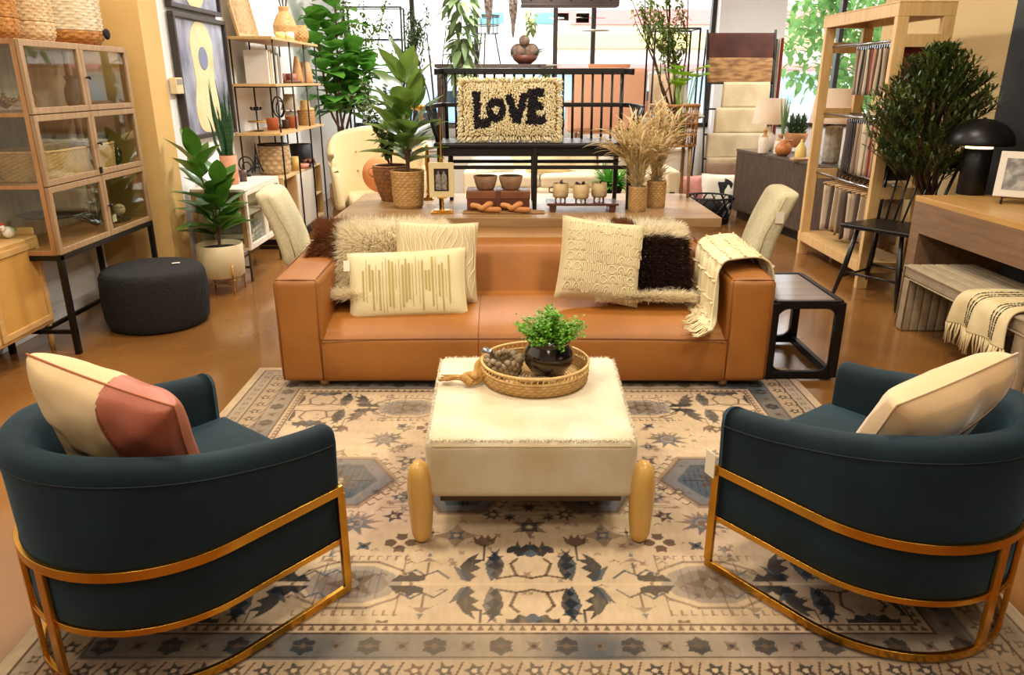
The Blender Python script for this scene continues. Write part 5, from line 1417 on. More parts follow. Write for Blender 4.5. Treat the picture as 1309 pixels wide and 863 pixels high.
# ================================================================= WHITE DISPLAY CABINET
wy0, wy1 = 6.06, 6.97; wx = -2.15; wz1 = onx(323, 238, wx).z; wz0 = onx(325, 318, wx).z
t = thing('white_display_cabinet', 'low white cabinet with two glass doors on thin legs', 'cabinet', (wx, (wy0+wy1)/2, 0))
L = (wy1-wy0)/2; WD = .44; s = .03
WH = M('white_oak_paint', '#ece6da', .4, var=(5, '#ded4c2')); WOOD2 = M('side_oak', '#c19a63', .5, var=(4, '#a97f4a'))
b = B()
b.bb((-WD, -L, wz1-.022), (0, L, wz1)).bb((-WD, -L, wz0), (0, L, wz0+.022)).bb((-WD, -L, wz0), (-WD+.012, L, wz1)).bb((-WD, L-.015, wz0), (-.02, L, wz1))
b.build('carcass', WH, t, bevel=.002)
for xa, xb in ((-WD, -WD+.035), (-.05, -.02)): B().bb((xa, -L-.001, wz0+.022), (xb, -L+.02, wz1-.0225)).build('side_post', WOOD2, t, bevel=.002)
B().bb((-WD+.03, -L+.006, wz0+.02), (-.04, -L+.010, wz1-.02)).build('side_pane', Glass('cabinet_glass'), t)
B().bb((-WD+.012, -L+.02, (wz0+wz1)/2+.02), (-.03, L-.016, (wz0+wz1)/2+.032)).build('shelf', WH, t, bevel=.001)
for c in range(2):
    y0, y1 = -L+c*L+.002, -L+(c+1)*L-.002; d = B(); z0, z1 = wz0+.002, wz1-.024
    d.bb((-.018, y0, z0), (.004, y1, z0+.045)).bb((-.018, y0, z1-s), (.004, y1, z1)).bb((-.018, y0, z0+.045), (.004, y0+s+.008, z1-s)).bb((-.018, y1-s-.008, z0+.045), (.004, y1, z1-s))
    o = d.build('door', WH, t, bevel=.002)
    B().bb((-.01, y0+s, z0+.04), (-.006, y1-s, z1-s)).build('pane', Glass('cabinet_glass'), o)
    B().ball((.014, (-.02 if c == 0 else .02), (z0+z1)/2), .009, 8).build('knob', BRASS, o, smooth=True)
for x in (-WD+.02, -.03):
    for y in (-L+.04, L-.05): B().box((x, y, wz0/2), (.016, .03, wz0)).build('leg', M('bronze_leg', '#5f4c34', .35, metal=.7), t, bevel=.002)
b = B()
for y in (-L+.04, L-.05): b.bb((-WD+.02, y-.01, wz0*.42), (-.03, y+.01, wz0*.42+.018))
b.bb((-WD/2-.01, -L+.04, wz0*.42), (-WD/2+.01, L-.05, wz0*.42+.018)); b.build('stretcher', M('bronze_leg', '#5f4c34'), t)
BK = [M('cover_grey', '#8c8a86', .7), M('cover_white', '#d8d4cc', .7), M('cover_dark', '#57534f', .7)]
PGM = M('page_edges', '#e9e2d0', .9)
def book(label, loc, w, d, h, mat, rz=0, group=None):
    """lying book: spine on -Y side"""
    t = thing('book', label, 'book', loc, rz, group)
    b = B(); b.bb((-w/2, -d/2, 0), (w/2, d/2, .003)).bb((-w/2, -d/2, h-.003), (w/2, d/2, h)).bb((-w/2, -d/2, .003), (w/2, -d/2+.003, h-.003)); b.build('cover', mat, t)
    B().bb((-w/2+.004, -d/2+.004, .003), (w/2-.004, d/2-.005, h-.003)).build('pages', PGM, t); return t
for k, (lb, m) in enumerate((('grey book at the bottom of the stack inside the low white cabinet', 2), ('white book in the middle of the stack inside the low white cabinet', 1), ('pale grey book topmost of the stack inside the low white cabinet', 0))):
    book(lb, (wx-.22+.01*k, 6.40, wz0+.024+k*.042), .30, .36, .038, BK[m], rz=.05*k)
book('grey book lying on the shelf in the low white cabinet', (wx-.2, 6.75, (wz0+wz1)/2+.033), .22, .26, .05, BK[0])

# on the white cabinet
PK = M('blush_pot', '#c98e6a', .7, var=(8, '#bb7f5c'))
sp = onz(294, 236, wz1)+Vector((0, .03, 0))
t = thing('snake_plant', 'tall spiky snake plant in a blush pot on the low white cabinet', 'plant', sp)
B().lathe([(0, 0), (.062, 0), (.066, .005), (.07, .24), (.064, .24), (.06, .22), (0, .21)], (0, 0, 0), 32).build('pot', PK, t, smooth=True)
f = B(); random.seed(4)
for k in range(26):
    a = random.uniform(0, 2*PI); r = random.uniform(0, .05); h = random.uniform(.32, .66); b0 = Vector((r*math.cos(a), r*math.sin(a), .20)); tip = b0+Vector((math.cos(a)*r*1.6-.01, math.sin(a)*r*1.2, h))
    P = [b0+(tip-b0)*i/7+Vector((.008*math.sin(i+k), 0, 0)) for i in range(8)]
    f.tube(P, [.011, .013, .013, .012, .010, .007, .004, .001], 6)
f.build('foliage', M('snake_leaf', '#1f3d22', .4, var=(20, '#38603a', (.3, .3, 6), .15)), t, smooth=True)
MET = M('black_cast', '#141110', .45, metal=.4)
t = thing('tower_ornament', 'black lattice tower ornament on the low white cabinet', 'ornament', onz(327, 221, wz1)+Vector((0, .06, 0)))
b = B()
for sx in (-1, 1):
    for sy in (-1, 1): b.tube(smooth_path([(sx*.042, sy*.042, 0), (sx*.022, sy*.022, .07), (sx*.009, sy*.009, .15), (0, 0, .27)], 5), [.008]*5+[.006]*5+[.004]*6, 5)
for z, r in ((.04, .036), (.075, .026), (.13, .016)): b.bb((-r, -r, z), (r, r, z+.010))
b.build('lattice', MET, t)
def ringorn(label, px, py, z, R, base, mat):
    t = thing('ring_ornament', label, 'ornament', onz(px, py, z)+Vector((0, .03, 0)))
    c = base+R; q = B(); q.tube([(R*math.cos(2*PI*k/28), 0, c+R*math.sin(2*PI*k/28)) for k in range(29)], .007, 6); q.tube([(R*.6*math.cos(2*PI*k/24), .01, c-R*.35+R*.6*math.sin(2*PI*k/24)) for k in range(25)], .006, 6)
    q.build('ring', mat, t, smooth=True)
    B().lathe([(0, 0), (.035, 0), (.035, .02), (.006, .03), (.006, base+.005)], (0, 0, 0), 16).build('base', mat, t, smooth=True)
ringorn('black interlocked ring ornament beside the snake plant', 315, 226, wz1, .065, .045, MET)
t = thing('dark_cup', 'small dark brown cup beside the snake plant pot', 'cup', onz(307, 232, wz1)+Vector((.03, 0, 0)))
B().lathe([(0, 0), (.03, 0), (.032, .05), (.036, .1), (.032, .1), (.028, .06), (0, .01)], (0, 0, 0), 20).build('cup', M('dark_cup_glaze', '#4b352a', .4), t, smooth=True)

# ================================================================= OAK AND BLACK ROD SHELF UNIT
sx0, sx1 = -2.60, -2.17; sy0, sy1 = 7.25, 8.95
zs = [onx(357, 48, sx1).z, onx(365, 107, sx1).z, onx(378, 166, sx1).z]
bz1 = onx(372, 226, sx1).z
t = thing('shelf_unit', 'tall shelf unit with oak shelves on thin black rods at the left wall', 'shelf', (sx0, sy0, 0))
for z in zs: B().bb((0, 0, z-.024), (sx1-sx0, sy1-sy0, z)).build('shelf', M('shelf_oak', '#d0aa74', .45, var=(4, '#bf945c', (8, 1, 8), .2)), t, bevel=.002)
for yy in (.08, .62, 1.15, 1.62):
    for xx in (.02, sx1-sx0-.02): B().tube([(xx, yy, 0), (xx, yy, zs[0]+.004)], .0085, 8).build('rod', BLACK, t, smooth=True)
    B().tube([(.02, yy, zs[1]-.03), (sx1-sx0-.02, yy, zs[1]-.03)], .006, 6).build('cross_bar', BLACK, t, smooth=True)
t = thing('base_cabinet', 'pale oak base cabinet with white door under the rod shelves', 'cabinet', (sx0, sy0+.1, 0))
b = B(); W = sx1-sx0-.05
b.bb((0.03, 0, bz1-.025), (W, 1.5, bz1)).bb((.03, 0, .10), (W, 1.5, .125)).bb((.03, 0, .125), (W, .02, bz1-.025)).bb((.03, 1.48, .125), (W, 1.5, bz1-.025)).bb((.03, .45, .125), (W, .47, bz1-.025)).bb((.03, 1.1, .125), (W, 1.12, bz1-.025)).bb((.03, .02, .125), (.045, 1.48, bz1-.025)).bb((.03, 1.12, .36), (W-.01, 1.48, .375))
b.build('carcass', PALEOAK, t, bevel=.002)
B().bb((W, .455, .125), (W+.015, 1.115, bz1-.026)).build('door', M('white_door', '#e6dfcf', .5), t, bevel=.002)
B().bb((.04, .02, 0), (W-.03, 1.4, .10)).build('plinth', BLACK, t)

def on_shelf(px, z, sy=8.0, x=None):
    a = (px-654.5)/F_PX; return a
# decor on the shelves; positions measured on each shelf plane
def atshelf(px, py, z): return onz(px, py, z)
def lath(name, label, cat, loc, prof, mat, seg=28, part='body', rz=0, rfun=None, group=None):
    t = thing(name, label, cat, loc, rz, group); B().lathe(prof, (0, 0, 0), seg, rfun=rfun).build(part, mat, t, smooth=True); return t
z = zs[0]+.002
# leaning cane panel
t = thing('woven_board', 'pale woven cane panel leaning on the wall on the top oak shelf', 'panel', (-2.50, 7.65, z))
b = B(); b.bb((-.012, -.30, 0), (.012, -.27, .42)).bb((-.012, .27, 0), (.012, .30, .42)).bb((-.012, -.27, 0), (.012, .27, .03)).bb((-.012, -.27, .39), (.012, .27, .42))
o = b.build('frame', OAK, t, bevel=.002, ); o.rotation_euler = (0, -.2, 0)
b = B(); b.bb((-.004, -.27, .03), (.004, .27, .39)); zz = .032
while zz < .388: b.tube([(.006, -.27, zz), (.006, .27, zz)], .0028, 5); zz += .0085
o2 = b.build('cane_weave', M('cane_pale', '#d9c39b', .7, var=(30, '#b89a6c')), t, smooth=True); o2.rotation_euler = (0, -.2, 0)
v = Vector((-2.36, 8.40, z))
t = thing('wicker_vase', 'bottle shaped wicker vase on the top oak shelf', 'vase', v)
wicker(22, [(.07, 0), (.115, .08), (.12, .15), (.09, .23), (.045, .29), (.05, .34)], 34, .004).build('woven_body', WICK, t, smooth=True, solid=.004)
b = B(); 
for k in range(6): a = k; b.tube([(0, 0, .2), (.05*math.cos(a), .05*math.sin(a), .45), (.16*math.cos(a), .16*math.sin(a), .72)], .004, 5)
b.build('dark_stems', M('dark_stems', '#2a2a22', .7), t, smooth=True)
for i, (dx, dy, r, h) in enumerate(((-2.31, 8.02, .045, .075), (-2.24, 8.12, .04, .08), (-2.30, 8.16, .04, .07))):
    lath('pillar_candle', ('yellow cream pillar candle, nearest of three on the top oak shelf', 'pale pillar candle at the shelf edge among three on the top oak shelf', 'yellow cream pillar candle against the wicker vase on the top oak shelf')[i], 'candle', (dx, dy, z), [(0, 0), (r, 0), (r, h), (r*.8, h-.004), (0, h-.01)], M('wax_yellow', '#dbb765', .5) if i != 1 else M('wax_cream', '#e6d3a2', .5), group=None)
t = thing('wire_ball_basket', 'small round rattan basket at the far end of the top oak shelf', 'basket', (-2.30, 8.72, z))
wicker(10, [(.06, 0), (.09, .06), (.09, .12), (.07, .18)], 22, .006).build('woven_wall', HYA, t, smooth=True, solid=.005)
# second shelf: standing books, cups tray, vases
z = zs[1]+.002
for k in range(7):
    y = 7.52+k*.068; h = (.30, .29, .27, .30, .26, .28, .25)[k]; m = (BK[1], M('cover_linen', '#cbb592', .8), BK[1], M('cover_linen', '#cbb592', .8), BK[1], BK[0], BK[1])[k]
    t = thing('book', ('beige book standing nearest the camera on the second oak shelf', 'linen spined book standing second in the row on the second oak shelf', 'white book standing third in the row on the second oak shelf', 'tallest linen book standing mid row on the second oak shelf', 'low white book standing fifth in the row on the second oak shelf', 'grey book standing sixth in the row on the second oak shelf', 'white book standing last in the row by the cups on the second oak shelf')[k], 'book', (-2.42, y, z), 0, 'books standing on the second shelf')
    b = B(); b.bb((-.11, 0, 0), (.11, .004, h)).bb((-.11, .036, 0), (.11, .040, h)).bb((.106, .004, 0), (.11, .036, h)); b.build('cover', m, t)
    B().bb((-.105, .004, .003), (.106, .036, h-.004)).build('pages', PGM, t)
t = thing('cup_tray', 'round brown tray under terracotta cups on the second oak shelf', 'tray', (-2.30, 8.13, z))
B().lathe([(0, 0), (.13, 0), (.135, .03), (.128, .03), (.12, .008), (0, .008)], (0, 0, 0), 32).build('plate', M('tray_brown', '#6b4028', .5), t, smooth=True)
CUPM = M('clay_cup', '#8e4f3c', .5, var=(20, '#a9674f'))
for i, (dx, dy) in enumerate(((-.05, -.05), (.05, -.03), (.0, .06))):
    lath('clay_cup', ('clay cup standing nearest on the round brown tray', 'clay cup at the front edge of the round brown tray', 'clay cup at the back of the round brown tray')[i], 'cup', (-2.30+dx, 8.13+dy, z+.009), [(0, 0), (.036, 0), (.04, .03), (.040, .085), (.036, .085), (.034, .02), (0, .012)], CUPM, group='clay cups on the brown tray')
TANV = M('tan_ceramic', '#c59a66', .6, var=(10, '#b3854f'))
lath('cone_vase', 'tan cone shaped vase beside the cups on the second oak shelf', 'vase', (-2.28, 8.42, z), [(0, 0), (.055, 0), (.06, .02), (.045, .14), (.022, .26), (.018, .27), (0, .26)], TANV)
t = lath('tan_jug', 'tan jug with a long spout at the end of the second oak shelf', 'jug', (-2.26, 8.70, z), [(0, 0), (.065, 0), (.07, .02), (.062, .12), (.045, .21), (.03, .22), (0, .22)], TANV)
B().tube(smooth_path([(-.03, 0, .2), (-.07, -.02, .19), (-.11, -.03, .22)], 4), [.018]*4+[.013]*5, 8).build('spout', TANV, t, smooth=True)
# third shelf
z = zs[2]+.002
t = thing('tiered_stand', 'gold wire tiered stand at the near end of the third oak shelf', 'stand', (-2.46, 7.5, z)); q = B()
q.tube([(0, 0, 0), (0, 0, .2)], .004, 6); q.tube(ringpts(.045, .2, 20), .004, 5); q.tube(ringpts(.05, .004, 20), .004, 5)
for k in range(4): a = k*PI/2; q.ball((.045*math.cos(a), .045*math.sin(a), .215), .014, 8)
q.build('wire_frame', MET, t, smooth=True); B().lathe([(0, .085), (.085, .085), (.09, .098), (.085, .096), (0, .09)], (0, 0, 0), 24).build('plate', GOLDL, t, smooth=True)
for i, (x, y, r, h, m, lb) in enumerate(((-2.38, 7.72, .062, .115, TERRA, 'terracotta pot at the near side of the third oak shelf'), (-2.33, 7.98, .036, .085, M('dark_cup_glaze', '#4b352a', .4), 'small dark cup between the two terracotta pots'), (-2.29, 8.08, .062, .115, TERRA, 'terracotta pot on the far side of the small dark cup'))):
    lath('terracotta_pot' if m is TERRA else 'dark_cup', lb, 'pot' if m is TERRA else 'cup', (x, y, z), [(0, 0), (r*.85, 0), (r, h*.9), (r*1.04, h), (r*.95, h), (r*.85, h*.3), (0, h*.2)], m)
ringorn_z = z
t = thing('ring_ornament', 'black hoop ornament behind the terracotta pots on the third oak shelf', 'ornament', (-2.40, 8.02, z)); q = B()
q.tube([(.0+.055*math.cos(2*PI*k/28), 0, .21+.10*math.sin(2*PI*k/28)) for k in range(29)], .007, 6); q.tube([(.02+.04*math.cos(2*PI*k/28), 0, .19+.08*math.sin(2*PI*k/28)) for k in range(29)], .006, 6); q.tube([(0, 0, 0), (0, 0, .115)], .007, 6)
q.build('ring', MET, t, smooth=True); B().lathe([(0, 0), (.03, 0), (.03, .012), (0, .014)], (0, 0, 0), 16).build('base', MET, t, smooth=True)
t = thing('table_lamp', 'small table lamp with a pale tapered shade on the third oak shelf', 'lamp', (-2.36, 8.32, z))
B().lathe([(.10, .17), (.055, .33), (.052, .33), (.097, .17)], (0, 0, 0), 28).build('lamp_shade', M('shade_linen', '#d6c8ae', .8, backlit=.3), t, smooth=True)
B().bb((-.055, -.055, 0), (.055, .055, .155)).build('base', M('shade_base', '#bdb3a4', .6), t, bevel=.006)
B().tube([(0, 0, .15), (0, 0, .2)], .01, 8).build('stem', MET, t)
t = thing('bamboo_canister', 'wide tan bamboo canister with woven lid on the third oak shelf', 'canister', (-2.28, 8.62, z))
wicker(8, [(.085, 0), (.09, .04), (.09, .15)], 30, .003).build('woven_body', M('bamboo_tan', '#d0a868', .55, var=(12, '#b88c4e'), vmul=True), t, smooth=True, solid=.004)
B().lathe([(.0, .15), (.094, .15), (.094, .175), (.05, .19), (.05, .25), (.04, .26), (0, .26)], (0, 0, 0), 24).build('lid', M('bamboo_tan', '#c39a5c'), t, smooth=True)
# base cabinet top
z = bz1+.002
t = thing('openwork_basket', 'chunky openwork seagrass basket on the base cabinet of the rod shelves', 'basket', (-2.40, 7.72, z))
wicker(11, [(.125, 0), (.145, .03), (.15, .20), (.145, .28)], 22, .010).build('woven_wall', HYAP, t, smooth=True, solid=.006)
B().tube(ringpts(.147, .285, 36), .010, 6).build('dark_rim', M('dark_rim', '#2f221a', .7), t, smooth=True)
lath('pillar_candle', 'yellow pillar candle in front of the openwork basket', 'candle', (-2.27, 8.0, z), [(0, 0), (.045, 0), (.045, .14), (.035, .136), (0, .13)], M('wax_yellow', '#dbb765', .5))
lath('salmon_dish', 'salmon pink dish between the yellow candle and the black planter', 'dish', (-2.25, 8.2, z), [(0, 0), (.06, 0), (.07, .045), (.06, .045), (0, .02)], M('salmon_glaze', '#cf8d71', .5))
lath('black_planter', 'matte black tapered planter at the far end of the base cabinet', 'planter', (-2.37, 8.62, z), [(0, 0), (.10, 0), (.11, .02), (.125, .22), (.115, .22), (.10, .04), (0, .03)], M('matte_black', '#1b1b1e', .6))
t = thing('candle_rack', 'low black tray of small copper votive cups before the black planter', 'tray', (-2.24, 8.42, z))
B().bb((-.05, -.13, 0), (.05, .13, .03)).build('plate', BLACKWOOD, t, bevel=.004)
CO_ = M('copper_glass', '#6b3a26', .3, metal=.3)
for k in range(6): lath('votive_cup', 'copper votive cup in the low black tray on the base cabinet', 'cup', (-2.24+(.022 if k % 2 else -.022), 8.42-.095+k*.038, z+.031), [(0, 0), (.02, 0), (.022, .045), (.019, .045), (0, .01)], CO_, 14, group='copper votive cups in the black tray')

# handled basket on the floor
hb = onz(443, 268, 0)
t = thing('handled_basket', 'striped wicker basket with two hoop handles on the floor behind the left dining chair', 'basket', (hb.x, hb.y+.2, 0))
wicker(11, [(.20, 0), (.23, .1), (.235, .3)], 34, .008).build('woven_wall', HYA, t, smooth=True, solid=.008)
for y in (-.22, .22): B().tube([(.09*math.cos(PI*k/10)*1.0, y, .29+.12*math.sin(PI*k/10)) for k in range(11)], .012, 7).build('handle', HYA, t, smooth=True)

# fiddle leaf tree
tp = Vector((-2.25, 10.05, 0))
t = thing('fiddle_leaf_tree', 'tall fiddle leaf fig tree with broad green leaves beside the rod shelves', 'plant', tp)
random.seed(21); s = B(); f = B()
lath('tree_planter', 'dark planter of the tall fiddle leaf fig on the floor', 'planter', tp, [(0, 0), (.14, 0), (.17, .3), (.16, .3), (.15, .27), (0, .26)], M('matte_black', '#1b1b1e', .6))
for k, (dx, dy, h) in enumerate(((-.02, 0, 2.2), (.22, .1, 1.9), (-.14, -.25, 2.3), (.10, -.12, 2.5), (.42, 0, 1.75))):
    P = smooth_path([(0, 0, .28), (.02*k, 0, .9), (dx*.5, dy*.5, 1.3), (dx, dy, h)], 8); s.tube(P, [.022*(1-.6*i/len(P)) for i in range(len(P))], 7)
    for i in range(15, len(P)):
        for _ in range(4):
            a = random.uniform(0, 2*PI); e = random.uniform(-.1, 1.0); d = Vector((math.cos(a)*math.cos(e), math.sin(a)*math.cos(e), math.sin(e))); L = random.uniform(.24, .36)
            q = P[i]+d*.05; s.tube([P[i], q], .003, 4); f.leaf(q, d, L, L*random.uniform(.62, .78), bend=.3, fold=.1, nu=6, point=1.25, wave=.06)
for q in (s, f): q.v = [(v[0] if v[0]+tp.x > -2.50 else -2.50-tp.x-.08*math.tanh((-2.50-tp.x-v[0])/.3), v[1], v[2]) for v in q.v]   # branches bend along the wall
s.build('trunk', BARK, t, smooth=True); f.build('foliage', M('fig_leaf', '#4a8a2c', .4, var=(2.5, '#7db84a', None, .25), backlit=.45), t, smooth=True)
# ================================================================= FABRIC SAMPLE RACK (tall oak frame)
fx0, fx1, fy0, fy1 = 2.79, 3.21, 5.86, 7.24; FT = 2.13
FO = M('rack_oak', '#d8b37c', .5, var=(4, '#c59c62', (8, 8, 1), .2))
t = thing('fabric_sample_rack', 'tall pale oak open frame rack hung with fabric samples', 'rack', (fx0, fy0, 0))
W, L = fx1-fx0, fy1-fy0; s = .085
for x in (0, W-s):
    for y in (0, L-s): B().bb((x, y, 0), (x+s, y+s*.6, FT-.0905)).build('post', FO, t, bevel=.003)
b = B()
b.bb((0, .03, FT-.09), (.035, L-.03, FT)).bb((W-.035, .03, FT-.09), (W, L-.03, FT)).bb((0, 0, FT-.09), (W, .03, FT)).bb((0, L-.03, FT-.09), (W, L, FT)).bb((0, 0, FT+.0005), (W, L, FT+.012))
b.build('top_frame', FO, t, bevel=.003)
for y in (.0, L-.045):
    for z in (1.83, 1.27, .72): B().bb((s, y, z), (W-s, y+.035, z+.09)).build('cross_rail', FO, t, bevel=.003)
B().bb((.004, .004, .13), (W-.004, L-.004, .215)).build('bottom_shelf', FO, t, bevel=.003)
ZR = (1.88, 1.31, .78)
CH = M('chrome_rail', '#9ea2a6', .25, metal=1)
for z in ZR:
    for x in (.08, W-.08): B().tube([(x, .03, z), (x, L-.03, z)], .011, 8).build('hanging_rail', CH, t, smooth=True)
SW = ['#6e2b20', '#1f1a1c', '#8f7d66', '#2b2522', '#7d6450', '#b59c7c', '#3a3533', '#cbb899', '#5b3a2c', '#a98b6d', '#8e3626', '#46403c', '#d2c3a6', '#77695c', '#2a2320', '#b8a88e', '#6a4a3a', '#9c8a78']
SN = ['rust red', 'black', 'taupe', 'charcoal', 'mid brown', 'sand', 'slate', 'ivory', 'chocolate', 'camel', 'brick red', 'graphite', 'cream', 'stone', 'espresso', 'putty', 'cocoa', 'mushroom']
def swatch(z, y, x, i, h, row):
    m = M('fabric_'+SN[i % 18].replace(' ', '_'), SW[i % 18], .9, bump=(200, .2), sheen=.2)
    t = thing('fabric_sample', '%s fabric sample hanging in the %s row of the oak rack' % (SN[i % 18], row), 'fabric sample', (x, y, z), 0, 'fabric samples in the %s row' % row)
    b = B(); w = .13
    def fn(u, v):
        return ((2*u-1)*w+.003*math.sin(v*5+i), .012*math.sin(u*6+i)*(v), -.035-h*v)
    b.grid(fn, 8, 8); b.build('cloth', m, t, smooth=True, solid=.008)
    B().bb((-w, -.009, -.045), (w, .009, -.018)).tube([(0, 0, -.02), (0, 0, .0), (.012, 0, .012)], .0025, 5).build('hanger_clip', CH, t)
random.seed(2); n = 0
yy = [fy0+.09+k*.040 for k in range(18)]
for k, y in enumerate(yy): swatch(ZR[0], y, fx0+.20, k, .36, 'top')
for k, y in enumerate(yy): swatch(ZR[1], y, fx0+.20, (k*5+3), .42, 'middle')
GAR = [M('garment_taupe', '#9c8872', .9, bump=(60, .4)), M('garment_sand', '#bfa98c', .9, bump=(60, .4)), M('garment_brown', '#4f4038', .9, bump=(60, .4))]
for k in range(11):
    y = fy0+.12+k*.085; t = thing('cloth_on_hanger', ('taupe', 'sand', 'dark brown')[k % 3]+' cloth on a wooden hanger on the low rail, '+('first', 'second', 'third', 'fourth', 'fifth', 'sixth', 'seventh', 'eighth', 'ninth', 'tenth', 'eleventh')[k]+' from the near end', 'cloth', (fx0+.18, y, ZR[2]), 0, 'cloths on wooden hangers')
    def fn(u, v, k=k): return (-.15+.30*u, .03*math.sin(u*9+k)*(.3+v), -.06-.40*v+.02*math.sin(u*7+k))
    B().grid(fn, 14, 8).build('cloth', GAR[k % 3], t, smooth=True, solid=.012)
    B().tube([(-.16, 0, -.055), (0, 0, -.035), (.16, 0, -.055)], .008, 6).tube([(0, 0, -.035), (0, 0, .0), (.014, 0, .012)], .0025, 5).build('hanger', OAK, t, smooth=True)

# ================================================================= DARK SIDEBOARD
DS = M('dark_reeded_wood', '#6d5a4c', .55, var=(10, '#43342b', (9, 9, .8), .25), bump=(50, .4, (6, 6, .3)))
t = thing('dark_sideboard', 'long dark brown grooved sideboard carrying two white lamps at the right', 'sideboard', (2.72, 9.25, 0), math.atan2(2.98-2.70, 9.25-7.7)*1.0)
Ls, Ds, Hs = 2.15, .48, .82
b = B(); b.bb((0, -Ls, .10), (Ds, 0, Hs-.03)); b.build('carcass', DS, t, bevel=.003)
B().bb((-.012, -Ls-.01, Hs-.03), (Ds, .01, Hs)).build('top', M('dark_sideboard_top', '#50443e', .35, coat=.3, var=(6, '#3d312b', (12, 1, 1))), t, bevel=.002)
for k in range(4):
    y0 = -Ls+.01+k*(Ls-.02)/4; y1 = y0+(Ls-.02)/4-.004; d = B(); d.bb((-.012, y0, .115), (0, y1, Hs-.035))
    m = 26
    for i in range(m): yy = y0+(y1-y0)*(i+.5)/m; d.bb((-.016, yy-.005, .118), (-.011, yy+.005, Hs-.038))
    d.build('door', DS, t)
B().bb((.04, -Ls+.05, 0), (Ds-.04, -.05, .10)).build('plinth', BLACK, t)
sbm = Matrix.Translation((2.72, 9.25, 0)) @ Matrix.Rotation(math.atan2(.28, 1.55), 4, 'Z')
SBZ = Hs+.002
def lamp(label, loc, br, sr, sh, base, shadec, tall):
    t = thing('table_lamp', label, 'lamp', loc)
    B().lathe(base, (0, 0, 0), 28).build('base', br, t, smooth=True)
    top = base[-1][1]
    B().tube([(0, 0, top-.01), (0, 0, top+.05)], .008, 8).build('stem', BRASS, t, smooth=True)
    B().lathe([(sr[0], top+.03), (sr[1], top+.03+sh), (sr[1]-.004, top+.03+sh), (sr[0]-.004, top+.03)], (0, 0, 0), 36).build('lamp_shade', shadec, t, smooth=True)
    B().lathe([(0, top+.10), (.02, top+.11), (.025, top+.14), (.015, top+.17), (0, top+.175)], (0, 0, 0), 12).build('bulb', M('bulb', '#fff2dc', .3, emis=('#ffdfae', 6)), t, smooth=True)
    return t
SHD = M('lamp_linen_shade', '#ecdcc8', .85, bump=(200, .2), backlit=.45)
CERW = M('white_ceramic', '#e4dbcd', .35, var=(8, '#d3c7b4'))
l1 = onz(983, 193, SBZ)+Vector((.0, .10, 0))
lamp('white ceramic lamp with a tapered linen shade at the far end of the dark sideboard', l1, CERW, (.19, .155), .28, [(0, 0), (.06, 0), (.085, .03), (.10, .10), (.085, .17), (.035, .21), (.03, .27)], SHD, 0)
def lath2(*a, **k): return lath(*a, **k)
BOT = [(0, 0), (.055, 0), (.058, .01), (.058, .13), (.048, .16), (.022, .185), (.020, .21), (.027, .215), (.026, .24), (0, .24)]
p1 = onz(983, 196, SBZ); t = lath2('bottle_vase', 'taller cream stoneware bottle with a brown neck before the far lamp', 'bottle', p1+Vector((-.06, .02, 0)), [(r, z*1.1) for r, z in BOT[:5]], CERW); B().lathe([(r, z*1.1) for r, z in BOT[4:]], (0, 0, 0), 24).build('neck', TANV, t, smooth=True)
t = lath2('bottle_vase', 'shorter cream stoneware bottle with a brown neck beside the taller one', 'bottle', p1+Vector((.07, -.10, 0)), [(r*.95, z*.9) for r, z in BOT[:5]], CERW); B().lathe([(r*.95, z*.9) for r, z in BOT[4:]], (0, 0, 0), 24).build('neck', TANV, t, smooth=True)
ORJ = M('amber_clay', '#b9743c', .45, var=(8, '#a5602b'))
p2 = onz(1004, 199, SBZ)
t = lath2('round_clay_jug', 'round orange clay jug on the dark sideboard', 'jug', p2+Vector((-.02, .03, 0)), [(0, 0), (.05, 0), (.085, .04), (.09, .08), (.06, .125), (.04, .14), (.05, .165), (.043, .165), (.03, .14), (0, .12)], ORJ)
B().tube(smooth_path([(.045, 0, .155), (.09, 0, .15), (.10, 0, .11), (.085, 0, .09)], 4), .009, 7).build('handle', ORJ, t, smooth=True)
t = thing('grass_plant', 'tall thin green grass in a clay pot behind the orange jug', 'plant', p2+Vector((.02, .22, 0))); f = B(); random.seed(2)
B().lathe([(0, 0), (.04, 0), (.05, .10), (.044, .10), (0, .09)], (0, 0, 0), 18).build('pot', TERRA, t, smooth=True)
for k in range(60): a = random.uniform(0, 2*PI); f.leaf((0, 0, .09), (math.cos(a)*.10, math.sin(a)*.10, 1), random.uniform(.35, .60), .008, nu=6, bend=.03)
f.build('foliage', M('grass_green', '#6f9160', .6, backlit=.3), t, smooth=True)
p3 = onz(1024, 190, SBZ)+Vector((.0, .22, 0))
t = thing('succulent_planter', 'dark spiky succulents in a wide terracotta bowl on the dark sideboard', 'plant', p3)
B().lathe([(0, 0), (.08, 0), (.11, .05), (.15, .17), (.14, .17), (.1, .1), (0, .1)], (0, 0, 0), 28).build('bowl', M('clay_bowl', '#c58b5c', .6, var=(8, '#b0743f')), t, smooth=True)
f = B(); random.seed(7)
for cxx in (-.07, .0, .07):
    for k in range(26): a = k*2.4; e = .3+k/26*1.2; f.leaf((cxx, 0, .13+.004*k), (math.cos(a)*math.cos(e), math.sin(a)*math.cos(e), math.sin(e)), .13+.06*(k/26), .035, nu=5, bend=-.1)
f.build('foliage', M('succulent_dark', '#23402a', .5, var=(10, '#40603a')), t, smooth=True)
p4 = onz(1026, 203, SBZ)+Vector((-.02, .02, 0))
t = thing('yellow_birdhouse_jar', 'pale yellow ceramic jar with peaked lid in front of the succulents', 'jar', p4)
